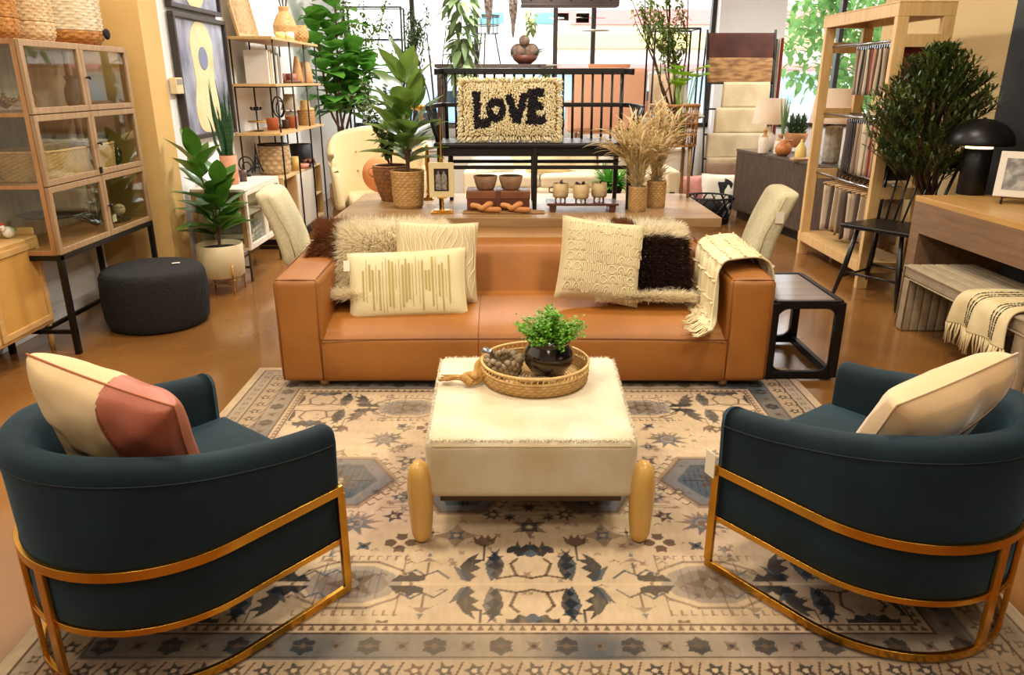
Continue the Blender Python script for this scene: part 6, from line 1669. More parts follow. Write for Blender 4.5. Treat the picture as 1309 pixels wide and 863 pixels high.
B().lathe([(0, 0), (.055, 0), (.06, .02), (.055, .11), (.04, .13), (.02, .16), (.012, .175), (.016, .19), (0, .2)], (0, 0, 0), 24).build('body', M('pale_yellow_glaze', '#dcc072', .4), t, smooth=True)
t = thing('small_plank', 'pale wooden board under the yellow jar on the dark sideboard', 'board', p4+Vector((-.03, -.14, 0)))
B().bb((-.11, -.06, 0), (.13, .06, .02)).build('board', OAK, t, bevel=.003)
l2 = onz(1058, 208, SBZ)+Vector((.03, .02, 0))
lamp('larger lamp with a wide linen shade and grey textured base behind the oak rack', l2, M('grey_texture', '#a79c8c', .8, var=(30, '#857a6c'), bump=(60, .8)), (.245, .20), .32, [(0, 0), (.075, 0), (.082, .02), (.082, .33), (.07, .35), (0, .352)], SHD, 0)

# ================================================================= HIDE DISPLAY RACK
hr = Vector((3.17, 11.0, 0))
t = thing('hide_display_rack', 'slanted black metal rack hung with leather and hide throws by the window', 'rack', hr)
for s in (-1, 1):
    b = B(); x = s*.47
    b.tube([(x, -.28, 0), (x, .12, 2.26)], .5, flat=(.03, .02)); b.tube([(x, .45, 0), (x, .14, 2.26)], .5, flat=(.03, .02)); b.tube([(x, -.26, .1), (x, .44, .1)], .5, flat=(.03, .02)); b.build('side_frame', BLACK, t)
zr = [2.20, 1.88, 1.56, 1.22, .88, .55]
for z in zr: yy = -.28+.40*z/2.26; B().tube([(-.47, yy, z), (.47, yy, z)], .012, 8).build('hanging_bar', BLACK, t, smooth=True)
HC = [('#5b2a1a', '#3f1c12', 'dark brown leather hide draped on the top bar of the slanted rack', 1.0, 0), ('#b58a57', '#7a5330', 'tan brindle hide on the second bar of the slanted rack', .96, -.0),
      ('#e0cfa8', '#cbb88f', 'cream hide on the third bar of the slanted rack', .70, .10), ('#dccaa2', '#c7b389', 'cream hide on the fourth bar of the slanted rack', .80, .05), ('#d8c7a4', '#bfae8c', 'pale beige hide on the fifth bar of the slanted rack', .92, .0), ('#cdb995', '#ab9672', 'beige hide on the lowest bar of the slanted rack', .92, 0)]
for k, (h1, h2, lb, w, dx) in enumerate(HC):
    z = zr[k]; yy = -.28+.40*z/2.26
    o_ = thing('hide_throw', lb, 'hide', hr+Vector((dx, yy, z)), 0, None)
    def fn(u, v, w=w, k=k):
        x = (2*u-1)*w*.46
        a = v*2-1
        if abs(a) < .12: y, zz = a/.12*.016, .014
        else: q = (abs(a)-.12)/.88; y, zz = math.copysign(.018+.015*q, a), .014-.34*q
        return (x, y+.01*math.sin(u*11+k)*min(1, abs(a)*1.5), zz)
    B().grid(fn, 24, 20).build('hide', M('hide_'+str(h1[1:]), h1, .7, var=(3 if k != 1 else 5, h2, (1, 1, 4) if k == 1 else (1, 1, 1), .12), bump=(120, .2)), o_, smooth=True, solid=.008)
o_ = thing('hide_throw', 'brown and grey hide folded on the base bar below the beige hide', 'hide', hr+Vector((0, -.24, .30)))
B().grid(lambda u, v: ((2*u-1)*.44, .02*math.sin(u*9)-.03*math.sin(PI*v), -.17+.36*v), 20, 10).build('hide', M('hide_brown_mix', '#8a6d55', .75, var=(2.5, '#5d3c28', None, .1)), o_, smooth=True, solid=.01)
# behind-the-rack hanging carpets seen edge-on at right
for k, (hx, lb) in enumerate((('#7d2f22', 'dark red rug hanging at the right side of the slanted rack'), ('#d8cbb4', 'pale rug hanging at the right side of the slanted rack'), ('#2a2626', 'black rug hanging at the right side of the slanted rack'))):
    o_ = thing('hanging_rug', lb, 'rug', hr+Vector((.53+.0*k, -.10+.13*k, 1.2)), 0)
    B().grid(lambda u, v, k=k: (.01*math.sin(u*8)+.02*v, -.05+.10*u+.15*v, -.95+1.9*v), 8, 10).build('cloth', M('rughang_'+hx[1:], hx, .9), o_, smooth=True, solid=.012)

# floor things between rack and sideboard
COW = M('cow_hide', '#e4dccb', .8, bump=(150, .2))
def floorpillow(label, loc, w, h, rz, tilt, mat, th=.16, spot=False):
    t = thing('floor_pillow', label, 'pillow'); pose(t, loc, rz, math.radians(tilt), 0); cushion(w, h, th, 18, .05, .01, 4).build('cushion_body', mat, t, smooth=True)
    if spot:
        b = B(); pts = [(.04+.085*math.cos(2*PI*k/20)*(1+.2*math.sin(k)), .06+.10*math.sin(2*PI*k/20)) for k in range(20)]
        vs = [(.05, -csurf(w, h, th, .05, .06)-.004, .06)]+[(x, -csurf(w, h, th, x, z)-.004, z) for x, z in pts]
        b.add(vs, [(0, k+1, (k+1) % 20+1) for k in range(20)]); b.build('black_spot', M('black_hide', '#15120f', .8), t)
    B().tube(rim_path(w, h, .05), .004, 6).build('piping', mat, t, smooth=True)
p = ony(898, 232, 9.3)
floorpillow('pink quilted floor pillow leaning beside the black woven basket', Vector((p.x, 9.55, .25)), .46, .46, .5, -25, M('pink_quilt', '#cf8d84', .8, bump=(60, .5)))
floorpillow('white cowhide pillow with a black spot leaning against the dark sideboard', Vector((ony(924, 235, 9.4).x, 9.45, .27)), .50, .46, -.25, -18, COW, spot=True)
t = thing('black_woven_basket', 'openwork black woven basket on the floor before the cowhide pillow', 'basket', (ony(910, 255, 8.8).x, 8.9, 0)); b = B()
for k in range(14):
    for s in (-1, 1):
        b.tube([((.22+.05*j/5)*math.cos(2*PI*(k/14)+s*j*.16), (.22+.05*j/5)*math.sin(2*PI*(k/14)+s*j*.16), .30*j/5) for j in range(6)], .5, flat=(.03, .005))
b.tube(ringpts(.272, .30, 32), .012, 6); b.tube(ringpts(.22, .01, 32), .012, 6); b.build('woven_strips', M('black_strip', '#141210', .6), t)
q = B(); q.ball((0, 0, .14), .17, 14, (1.2, 1.1, .8)); q.build('black_bundle', M('black_cloth', '#100f10', .9), t, smooth=True)

# ================================================================= WINDSOR CHAIR
wc = Vector((2.83, 5.55, 0))
t = thing('windsor_chair', 'black spindle back windsor chair beside the wooden desk', 'chair', wc, math.radians(127))
# local +Y is the front
WS = .575
b = soft_block(.50, .46, .035, 0, 0, 0, r=.014); b.v = [(x*(1-.10*(-y/.22)), y, z+WS-.03) for x, y, z in b.v]; weld(b.build('seat', BLACKWOOD, t, smooth=True))
for sx in (-1, 1):
    for sy in (-1, 1): B().tube([(sx*.165, sy*.15, WS-.02), (sx*.205, sy*.19, .26), (sx*.255, sy*.235, 0)], [.015, .021, .014], 10).build('leg', BLACKWOOD, t, smooth=True)
    B().tube([(sx*.222, -.205, .17), (sx*.222, .205, .17)], .010, 8).build('stretcher', BLACKWOOD, t, smooth=True)
B().tube([(-.222, -.205, .21), (.222, -.205, .21)], .010, 8).build('stretcher', BLACKWOOD, t, smooth=True)
B().tube([(-.222, .205, .21), (.222, .205, .21)], .010, 8).build('stretcher', BLACKWOOD, t, smooth=True)
for k in range(7):
    u = k/6*2-1; B().tube([(u*.20, -.19+.02*(1-u*u), WS), (u*.255, -.34-.05*(1-u*u), 1.01)], .012 if abs(u) == 1 else .008, 8).build('spindle', BLACKWOOD, t, smooth=True)
B().tube(smooth_path([(-.285, -.31, .995), (-.255, -.34, 1.01), (0, -.39, 1.015), (.255, -.34, 1.01), (.285, -.31, .995)], 5), .5, flat=(.02, .05)).build('top_rail', BLACKWOOD, t, bevel=.004)

# olive-like bush in tall stand/pot behind the chair
oc = Vector((3.42, 5.98, 0))
t = thing('white_woven_basket', 'white woven basket on the floor behind the windsor chair legs', 'basket', oc)
wicker(16, [(.13, 0), (.15, .04), (.165, .34), (.16, .38)], 30, .006).build('woven_wall', M('white_weave', '#e0d6c4', .8, var=(20, '#c0b4a0'), vmul=True), t, smooth=True, solid=.006)
B().tube(ringpts(.163, .385, 34), .010, 6).build('rim', M('white_weave', '#cfc5b2'), t, smooth=True)
B().lathe([(0, .30), (.148, .30)], (0, 0, 0), 24).build('soil', SOIL, t)
t = thing('olive_bush', 'dense dark green small leaved tree rising behind the windsor chair', 'plant', oc+Vector((0, 0, .302)))
random.seed(14); s = B(); f = B(); lean = Vector((-.40, -.38, 0))
for k in range(9):
    a = k*.7; s.tube(smooth_path([(.05*math.cos(a), .05*math.sin(a), 0), Vector((.03*math.cos(a+1), .03*math.sin(a+1), .35))+lean*.35, Vector((.08*math.cos(a+1.5), .08*math.sin(a+1.5), .66))+lean*.85, Vector((.18*math.cos(a+1.5), .14*math.sin(a+1.5), 1.15))+lean], 5), .011, 6)
for k in range(560):
    a = random.uniform(0, 2*PI); hgt = random.random(); env = .47*math.sin(PI*min(1, (hgt*.80+.17)))**.7*(1-.12*hgt); r = env*random.uniform(.45, 1.12)
    q = Vector((r*math.cos(a), r*.62*math.sin(a), .72+hgt*.80))+lean; b0 = Vector((lean.x+(q.x-lean.x)*.45, lean.y+(q.y-lean.y)*.45, q.z-.16)); d = (q-b0).normalized(); s.tube([b0, q], .0022, 4)
    for j in range(15):
        p = b0+(q-b0)*(.4+.65*j/14); f.leaf(p, d*.8+Vector((random.uniform(-1, 1), random.uniform(-1, 1), random.uniform(-.4, .9))), random.uniform(.045, .07), random.uniform(.014, .021), nu=3, bend=.1)
s.build('branches', BARK, t, smooth=True); f.build('foliage', M('bush_dark', '#2e3d1c', .42, var=(7, '#5b6e30', None, .2), backlit=.15), t, smooth=True)

# ================================================================= WOODEN DESK
DWX = 2.79; DY1 = 5.20; DZ = .85
t = thing('console_desk', 'thick weathered wood console desk at the right wall with a dome lamp', 'desk', (DWX, DY1, 0), math.radians(2.0))
DW = M('desk_wood', '#8a6a4d', .5, var=(3, '#6c4e36', (12, 1, 12), .25), bump=(25, .15, (8, 1, 8)))
DTW = M('desk_top_wood', '#c49757', .4, var=(3, '#b08247', (12, 1, 12), .25), coat=.2)
DL, DD = 2.4, .62
B().bb((0, -DL, DZ-.04), (DD, 0, DZ)).build('desktop', DTW, t, bevel=.003)
B().bb((.0, -DL, DZ-.245), (.03, -.001, DZ-.0405)).build('apron', DW, t, bevel=.002)
B().bb((.03, -DL+.1, DZ-.245), (DD, -.11, DZ-.225)).build('drawer_bottom', DW, t)
B().bb((.001, -.11, 0), (DD, -.001, DZ-.0405)).build('leg_panel', DW, t, bevel=.003)
B().bb((.001, -DL, 0), (DD, -DL+.11, DZ-.0405)).build('leg_panel', DW, t, bevel=.003)
dm = Matrix.Translation((DWX, DY1, 0)) @ Matrix.Rotation(math.radians(2), 4, 'Z')
# dome lamp
lp = onz(1243, 249, DZ); lp.y += .03
BM = M('matte_black_metal', '#1a1918', .38, metal=.5)
t = thing('dome_lamp', 'black mushroom dome table lamp with a glowing top on the desk', 'lamp', (lp.x, lp.y, DZ+.001))
B().lathe([(0, 0), (.085, 0), (.088, .004), (.088, .305), (.084, .31), (0, .31)], (0, 0, 0), 40).build('base', BM, t, smooth=True)
B().lathe([(.083, .311), (.083, .335), (.0, .336)], (0, 0, 0), 32).build('bulb', M('warm_diffuser', '#fff0cf', .4, emis=('#ffd68a', 5)), t, smooth=True)
dome = [(.205, .335)]+[(.207*math.cos(a), .338+.165*math.sin(a)) for a in [PI/2*k/14 for k in range(15)]]
B().lathe(dome[:-1]+[(0, .503)], (0, 0, 0), 56).build('lamp_shade', BM, t, smooth=True, solid=.003)
B().lathe([(0, .50), (.012, .50), (.012, .512), (0, .516)], (0, 0, 0), 12).build('finial', BM, t, smooth=True)
L_ = bpy.data.lights.new('dome_lamp_glow', 'POINT'); L_.energy = 1.6; L_.color = (1, .75, .42); L_.shadow_soft_size = .05
lo = bpy.data.objects.new('dome_lamp_glow', L_); COL.objects.link(lo); lo.location = (lp.x, lp.y, DZ+.37)
# white framed picture on iron easel
pe = onz(1296, 262, DZ)+Vector((.05, .05, 0))
t = thing('picture_stand', 'small black iron easel holding the white framed animal drawing on the desk', 'easel', (pe.x, pe.y, DZ+.001), math.radians(-35))
b = B()
for s in (-1, 1): b.tube(smooth_path([(s*.09, .10, 0), (s*.085, .0, .035), (s*.085, -.05, .025), (s*.085, -.085, .006), (s*.085, -.095, .03)], 4), .006, 6); b.tube([(s*.085, .0, .035), (s*.05, .05, .22)], .005, 6)
b.tube([(-.085, .0, .035), (.085, .0, .035)], .005, 6); b.build('easel_frame', BLACK, t, smooth=True)
t = thing('framed_drawing', 'white framed grey drawing leaning on the iron easel at the right edge', 'picture', (pe.x, pe.y, DZ+.042), math.radians(-35))
fw = B(); fw.bb((-.14, -.012, 0), (.14, .012, .29)); o = fw.build('frame', M('white_frame', '#d8cdbd', .5), t, bevel=.004); o.rotation_euler = (-.30, 0, 0); o.location = (0, -.04, 0)
o = B().bb((-.10, -.0145, .045), (.10, -.012, .245)).build('drawing', M('drawing_grey', '#aba59d', .6, var=(16, '#6f6a66', None, .1)), t); o.rotation_euler = (-.30, 0, 0); o.location = (0, -.04, 0)
t = thing('wooden_paddle', 'wooden long handled paddle leaning against the black wall above the desk', 'ornament', (3.33, 4.72, DZ+.001))
B().tube([(0, 0, 0), (.10, .02, .30)], [.013, .011], 8).ball((.118, .024, .34), .05, 14, (.5, 1, 1.3)).build('spoon', M('paddle_wood', '#a58460', .5), t, smooth=True)

# ================================================================= CHANNELLED BENCH
CHM = M('channel_fabric', '#a9977c', .85, bump=(150, .4), var=(14, '#968468'))
bx0, by1 = 2.62, 4.86
t = thing('channelled_bench', 'beige channel upholstered waterfall bench tucked by the desk', 'bench', (bx0, by1, 0))
BW, BL, BH, TK = .46, 1.25, .445, .085
def channel(nm, a, c, axis, nch, length):
    pass
b = B()
# seat slab: channels run along Y
def slab(u0, u1, y0, y1, z0, z1, nch, vert=False):
    q = B(); n = nch
    for k in range(n):
        a0 = u0+(u1-u0)*k/n; a1 = u0+(u1-u0)*(k+1)/n
        s = soft_block(a1-a0, y1-y0, z1-z0, .0, .0, .004, r=min(.014, (a1-a0)*.3), n=4)
        s.v = [(x+(a0+a1)/2, y+(y0+y1)/2, z+z0) for x, y, z in s.v]; q.add(s.v, s.f, s.uv)
    return q
weld(slab(0, BW, -BL, 0, BH-TK, BH, 5).build('seat', CHM, t, smooth=True))
for nm, ya in (('end_panel', -TK), ('end_panel', -BL)):
    q = B(); n = 8
    for k in range(n):
        a0, a1 = BW*k/n, BW*(k+1)/n; s = soft_block(a1-a0, TK, BH-TK-.002, 0, .004, 0, r=.012, n=4)
        s.v = [(x+(a0+a1)/2, y+ya+TK/2, z+.001) for x, y, z in s.v]; q.add(s.v, s.f, s.uv)
    weld(q.build(nm, CHM, t, smooth=True))
q = B(); q.tube([(.0, -.0, .01), (0, -.0, BH-.01), (0, -BL, BH-.01)], .008, 6).tube([(0, -TK, .01), (0, -TK, BH-TK), (0, -BL, BH-TK)], .006, 6); q.build('piping', CHM, t, smooth=True)
# throw with black stitches and tassel fringe
tc2 = (bx0, by1-.80)
t = thing('fringed_throw', 'cream throw with dotted black stitching and long fringe hanging off the beige bench', 'blanket', (bx0, tc2[1], BH))
TW = M('woven_cream', '#dccaa0', .9, bump=(180, .5), var=(10, '#cdb888'))
pp = smooth_path([(.50, 0, .02), (.30, 0, .018), (.10, 0, .020), (.0, 0, .012), (-.045, 0, -.03), (-.06, 0, -.10), (-.065, 0, -.17)], 6); mp2 = len(pp)
def t2f(u, v):
    q = pp[min(mp2-1, int(round(v*(mp2-1))))]; y = (2*u-1)*.20*(1+.25*v)-.06*v; k = max(0, v-.5)
    return Vector((q.x-.02*math.sin(u*14)*k*2, y-.10, q.z+.004*math.sin(u*17)))
B().grid(t2f, 50, mp2-1).build('cloth', TW, t, smooth=True, solid=.009)
for c in (.16, .23, .30, .62, .69, .76):
    P = []
    for k in range(79):
        v = .10+.84*k/78; p = t2f(c, v); P.append((p.x-.006*(v > .6), p.y, p.z+.0055))
    B().tube(P, [.0048 if k % 3 == 0 else .0012 for k in range(79)], 6).build('stitch_row', M('black_thread', '#1a1714', .8), t, smooth=True)
q = B()
for k in range(34):
    p = t2f(k/33, 1); dx = random.uniform(-.012, .006); q.tube([p, p+Vector((dx, random.uniform(-.01, .01), -.05)), p+Vector((dx*1.6, random.uniform(-.02, .02), -.11-random.random()*.02))], [.006, .0055, .003], 5)
q.build('fringe', TW, t, smooth=True)
# ================================================================= WINDOW DISPLAY AND LOUNGE AREA
PZ = .662
# wing armchair, cream tufted
def wing(label, loc, rz, m, s=1.0, name='wing_armchair', tuft=True):
    t = thing(name, label, 'armchair', loc, rz)
    # local -Y is the open front
    def shell(u, v):
        a = -PI*.12+PI*1.24*u; z = .30+.72*v*s; r = .40*s*(1+.12*v)
        h = 1-.52*abs(2*u-1)**3*v
        x = r*math.cos(a)*(1.02); y = r*.72*math.sin(a)*1.0-.0; return (x, y+.14*v, .30+(z-.30)*h)
    b = B().grid(shell, 36, 16); b.build('shell', m, t, smooth=True, solid=.075)
    q = soft_block(.62*s, .60*s, .16, 0, .01, .02, r=.04); q.v = [(x, y-.02, z+.28) for x, y, z in q.v]; weld(q.build('seat', m, t, smooth=True))
    if tuft:
        q = B()
        for i in range(3):
            for j in range(2): p = shell(.36+.14*i, .45+.25*j); q.ball((p[0]*.88, p[1]*.88-.005, p[2]), .012, 8)
        q.build('tuft_button', M('tuft_tan', '#b99d6a', .8), t, smooth=True)
    for sx in (-1, 1):
        for sy in (-1, 1): B().tube([(sx*.2, sy*.2, .29), (sx*.26, sy*.26, 0)], [.02, .013], 8).build('leg', BLACKWOOD, t, smooth=True)
    return t
CRF = M('cream_fabric', '#cdb98a', .85, bump=(160, .2), sheen=.2)
wp = ony(485, 215, 8.1)
wing('cream tufted wing armchair holding an orange round pillow, left of the bench', (wp.x, 8.15, 0), math.radians(14), CRF, 1.12)
t = thing('round_pillow', 'orange round pillow on the cream tufted wing armchair', 'pillow', (wp.x+.02, 8.0, .66))
q = B(); q.ball((0, 0, 0), .185, 22, (1, .5, 1)); q.build('cushion_body', M('orange_fabric', '#d98a52', .8, bump=(160, .15)), t, smooth=True)
q = B(); q.ball((0, -.092, 0), .014, 8); q.tube([(.183*math.cos(2*PI*k/30), 0, .183*math.sin(2*PI*k/30)) for k in range(31)], .004, 5); q.build('button_piping', M('orange_dark', '#b96a38', .8), t, smooth=True)
wp2 = ony(462, 190, 9.3)
wing('white armchair behind the cream tufted one near the window', (-1.62, 9.3, 0), math.radians(5), M('white_fabric', '#dfdcd6', .85), 1.05, tuft=False)
# pale sofa behind the bench
s_ = thing('pale_sofa', 'long cream sofa seen under the black bench toward the window', 'sofa', (.70, 9.3, 0))
CS = M('pale_sofa_fabric', '#e3d4b2', .85, bump=(150, .15))
b = soft_block(2.5, .9, .28, 0, 0, .0, r=.04); b.v = [(x, y, z+.12) for x, y, z in b.v]; weld(b.build('base', CS, s_, smooth=True))
for i in range(3):
    b = soft_block(.72, .68, .15, 0, 0, .025, r=.045); b.v = [(x-.74+.74*i, y-.08, z+.395) for x, y, z in b.v]; weld(b.build('seat_cushion', CS, s_, smooth=True))
    b = soft_block(.72, .2, .40, 0, .03, .01, r=.06); b.v = [(x-.74+.74*i, y+.30+.12*z, z+.50) for x, y, z in b.v]; weld(b.build('back_cushion', CS, s_, smooth=True))
for s in (-1, 1): b = soft_block(.16, .9, .48, 0, 0, 0, r=.04); b.v = [(x+s*1.19, y, z+.12) for x, y, z in b.v]; weld(b.build('arm', CS, s_, smooth=True))
for sx in (-1, 1):
    for sy in (-1, 1): B().tube([(sx*1.15, sy*.38, .13), (sx*1.15, sy*.38, 0)], .02, 8).build('leg', BLACKWOOD, s_, smooth=True)
for i, (x, m, w, lb) in enumerate(((-.25, '#e9e4da', .5, 'white pillow at the left of the pale sofa under the bench'), (.45, '#e7d3a4', .52, 'cream pillow in the middle of the pale sofa under the bench'), (1.28, '#cdc3ae', .46, 'grey script patterned pillow at the right of the pale sofa'))):
    p = thing('sofa_pillow', lb, 'pillow'); pose(p, Vector((x, 9.18, .72)), 0, math.radians(-25), math.radians((-12, 8, 0)[i])); cushion(w, .42, .16, 18, .06, .01, 4).build('cushion_body', M('pillow_%d' % i, m, .85), p, smooth=True)
    if i == 2:
        q = B()
        for k in range(3): q.tube([(x2, -csurf(w, .42, .16, x2, .05-.06*k)-.003, .05-.06*k+.012*math.sin(x2*90)) for x2 in [-.13+.26*j/30 for j in range(31)]], .003, 4)
        q.build('script_mark', M('ink_grey', '#4a463f', .8), p)
    B().tube(rim_path(w, .42, .06), .004, 5).build('piping', M('pillow_%d' % i, m), p, smooth=True)
# wooden low consoles behind the sofa
for i, (x0, x1, lb) in enumerate(((-.55, .33, 'brown wooden open crate console behind the pale sofa, the left one'), (.42, 1.42, 'brown wooden open crate console behind the pale sofa, the right one'))):
    c = thing('wood_console', lb, 'console', ((x0+x1)/2, 10.35, 0)); w = (x1-x0)/2; b = B(); H_ = .80
    b.bb((-w, -.2, H_-.05), (w, .2, H_)).bb((-w, -.2, 0), (-w+.05, .2, H_-.05)).bb((w-.05, -.2, 0), (w, .2, H_-.05)).bb((-w+.05, -.2, .55), (w-.05, .2, .59)).bb((-w+.05, .17, .59), (w-.05, .2, H_-.05))
    b.build('carcass', M('reclaimed_wood', '#7a5134', .6, var=(6, '#563623', (1, 8, 8))), c, bevel=.003)
    B().bb((-w+.05, -.2, .1), (w-.05, .2, .14)).build('shelf', M('reclaimed_wood', '#7a5134'), c, bevel=.003)
# black lamp / speaker under bench right
# blush armchair on the platform
BL_ = M('blush_fabric', '#c9906c', .8, sheen=.2, bump=(150, .1))
t = thing('blush_armchair', 'boxy blush pink armchair seen from behind on the window platform', 'armchair', (1.42, 11.75, PZ))
b = soft_block(1.06, .16, .86, 0, .01, .01, r=.05); b.v = [(x, y-.34, z+.24) for x, y, z in b.v]; weld(b.build('backrest', BL_, t, smooth=True))
for s in (-1, 1): b = soft_block(.16, .80, .45, 0, 0, 0, r=.05); b.v = [(x+s*.52, y+.05, z+.20) for x, y, z in b.v]; weld(b.build('arm', BL_, t, smooth=True))
b = soft_block(.86, .74, .24, 0, 0, .02, r=.05); b.v = [(x, y+.06, z+.18) for x, y, z in b.v]; weld(b.build('seat', BL_, t, smooth=True))
for sx in (-1, 1):
    for sy in (-1, 1): B().tube([(sx*.42, sy*.32+.05, .19), (sx*.42, sy*.32+.05, 0)], [.03, .02], 8).build('leg', OAKX, t, smooth=True)
p = thing('lumbar_pillow', 'blush lumbar pillow peeking over the top of the blush armchair', 'pillow'); pose(p, Vector((1.42, 11.62, PZ+1.02)), 0, math.radians(12)); cushion(.62, .30, .14, 16, .05, .01, 3).build('cushion_body', M('blush_dark', '#b97a55', .8), p, smooth=True)
# black framed tall chair with grey pillows
fcx, fcy = 2.13, 10.6
ft = ony(865, 38, fcy).z
t = thing('black_frame_chair', 'tall black metal frame chair holding grey and tan pillows by the window', 'chair', (fcx, fcy, 0)); b = B()
for x in (-.29, .29):
    b.tube([(x, -.25, 0), (x, -.25, ft), (x, .3, ft), (x, .3, 0)], .014, 6)
b.tube([(-.29, -.25, ft), (.29, -.25, ft)], .014, 6).tube([(-.29, .3, ft), (.29, .3, ft)], .014, 6).tube([(-.29, -.25, 1.02), (.29, -.25, 1.02)], .014, 6).tube([(-.29, .3, 1.02), (.29, .3, 1.02)], .014, 6)
b.build('frame', BLACK, t, smooth=True); B().bb((-.29, -.25, 1.03), (.29, .3, 1.11)).build('seat', M('grey_cushion', '#b9b2a6', .85), t, bevel=.02)
GP = M('grey_pillow', '#b9b1a3', .85, var=(6, '#a39b8c'))
def fpill(lb, p, rz, tilt, w, h, th, m):
    q = thing('floor_pillow', lb, 'pillow'); pose(q, Vector(p), rz, math.radians(tilt)); cushion(w, h, th, 16, .05, .01, 3).build('cushion_body', m, q, smooth=True); B().tube(rim_path(w, h, .05), .004, 5).build('piping', m, q, smooth=True)
fpill('upright grey pillow in the tall black frame chair', (fcx+.06, 10.72, 1.47), .3, -12, .46, .66, .15, GP)
fpill('flat grey pillow lying on the seat of the tall black frame chair', (fcx+.14, 10.48, 1.20), .1, -75, .52, .42, .14, GP)
fpill('tan pillow leaning at the left inside the tall black frame chair', (fcx-.12, 10.60, 1.42), -.2, -8, .34, .54, .12, M('tan_pillow', '#c7a988', .85))

# tall bar table on the platform with bowl of coconuts and wire stand
zt_ = ony(640, 82, 11.6).z
t = thing('bar_table', 'tall thin weathered wooden bar table in the window holding a bowl of pods', 'table', (-.10, 11.75, PZ)); H_ = zt_-PZ
x0, x1 = ony(556, 82, 11.6).x+.10, ony(706, 82, 11.6).x+.10
DWD = M('dark_weathered', '#5a4a40', .6, var=(6, '#42352d', (1, 10, 10)))
B().bb((x0, -.25, H_-.05), (x1, .25, H_)).build('tabletop', DWD, t, bevel=.003)
for x in (x0+.06, x1-.06):
    for y in (-.2, .2): B().bb((x-.03, y-.03, 0), (x+.03, y+.03, H_-.05)).build('leg', DWD, t, bevel=.003)
B().bb((x0+.09, -.02, .25), (x1-.09, .02, .30)).build('stretcher', DWD, t, bevel=.003)
bw = ony(671, 80, 11.65)
t = lath('wooden_dish', 'reddish brown wooden bowl of pods on the tall bar table', 'bowl', (bw.x, 11.7, zt_+.002), [(0, 0), (.09, 0), (.16, .05), (.20, .12), (.19, .12), (.14, .06), (0, .03)], M('dish_brown', '#6e3b2c', .5))
PODM = M('pod_brown', '#5e4334', .8, var=(14, '#8c7360'), bump=(40, .5))
for i, (dx, dz, r, lb) in enumerate(((-.10, .17, .115, 'left brown coconut pod in the wooden bowl'), (.09, .17, .12, 'right brown coconut pod in the wooden bowl'), (-.01, .32, .08, 'top brown coconut pod stacked on the two larger ones'))):
    o = B().ball((0, 0, 0), r, 18, (1, .95, 1)).build('coconut_pod', PODM, None, smooth=True, loc=(bw.x+dx, 11.7-(.06 if i == 2 else 0), zt_+dz)); tag(o, lb, 'pod')
f = B(); random.seed(3); t = thing('leaf_sprigs', 'grey green leaf sprigs arranged around the bowl of pods', 'plant', (bw.x, 11.62, zt_+.06))
for k in range(16): s = random.choice((-1, 1)); f.leaf((s*random.uniform(.1, .2), 0, random.uniform(.0, .12)), (s, random.uniform(-.6, .2), random.uniform(-.4, .9)), random.uniform(.12, .22), .055, nu=4)
f.build('foliage', M('sage_leaf', '#7a9474', .5, backlit=.35), t, smooth=True)
ws = ony(623, 80, 11.7)
t = thing('wire_plant_stand', 'wire basket plant stand on three splayed legs on the tall bar table', 'plant stand', (ws.x, 11.75, zt_+.002)); b = B()
for k in range(3): a = k*2.1+.3; b.tube([(.12*math.cos(a), .12*math.sin(a), .42), (.20*math.cos(a), .20*math.sin(a), 0)], .012, 6)
b.build('leg', DWD, t, smooth=True); b = B()
for z in (.42, .53, .64): b.tube(ringpts(.17, z, 24), .006, 5)
for k in range(12): a = PI*k/6; b.tube([(.17*math.cos(a), .17*math.sin(a), .42), (.17*math.cos(a), .17*math.sin(a), .64)], .004, 5)
b.build('wire_basket', M('wire_grey', '#6a6f78', .4, metal=.5), t, smooth=True); B().lathe([(0, .65), (.19, .65), (.19, .665), (0, .665)], (0, 0, 0), 24).build('wood_lid', RW, t)

# hanging pods, hanging plants (from the ceiling)
for i, (px, y1, lb) in enumerate(((625, 46, 'left dark scaly hanging cone before the window'), (656, 50, 'right dark scaly hanging cone before the window'))):
    p = ony(px, y1, 9.6); t = thing('hanging_cone', lb, 'hanging ornament', (p.x, 9.6, p.z))
    B().lathe([(0, 0), (.012, .05), (.02, .15), (.045, .30), (.055, .42), (.04, .50), (.01, .52), (0, .52)], (0, 0, 0), 20, rfun=lambda i, j, a, z: .006*math.sin(a*7+z*60)).build('body', M('cone_brown', '#5d4a44', .6, var=(40, '#a89a90', None, .12), bump=(60, .6)), t, smooth=True)
    B().tube([(0, 0, .5), (0, 0, 3.4-p.z)], .003, 5).build('cord', BLACK, t)
def hang_plant(label, px, py, y, h, w, m, n, seed, Ls=(.12, .2), Wf=.4, stem=True):
    p = ony(px, py, y); random.seed(seed); t = thing('hanging_plant', label, 'plant', (p.x, y, p.z)); f = B(); s = B()
    if stem: s.tube([(0, 0, -h*.9), (0, 0, 3.4-p.z)], .006, 5)
    for k in range(n):
        z = -h*random.random()**.8; r = w*random.random()**.5*(1-.6*(-z/h)); a = random.uniform(0, 2*PI); q = Vector((r*math.cos(a)*.6, r*math.sin(a)*.6, z))
        f.leaf(q, (math.cos(a), math.sin(a), random.uniform(-1.2, .2)), random.uniform(*Ls), random.uniform(*Ls)*Wf, nu=5, bend=.3)
    f.build('foliage', m, t, smooth=True); 
    if stem: s.build('stem', BARK, t, smooth=True)
    return t
GRYG = M('grey_green_leaf', '#6d8558', .5, var=(4, '#8ca06a'), backlit=.35)
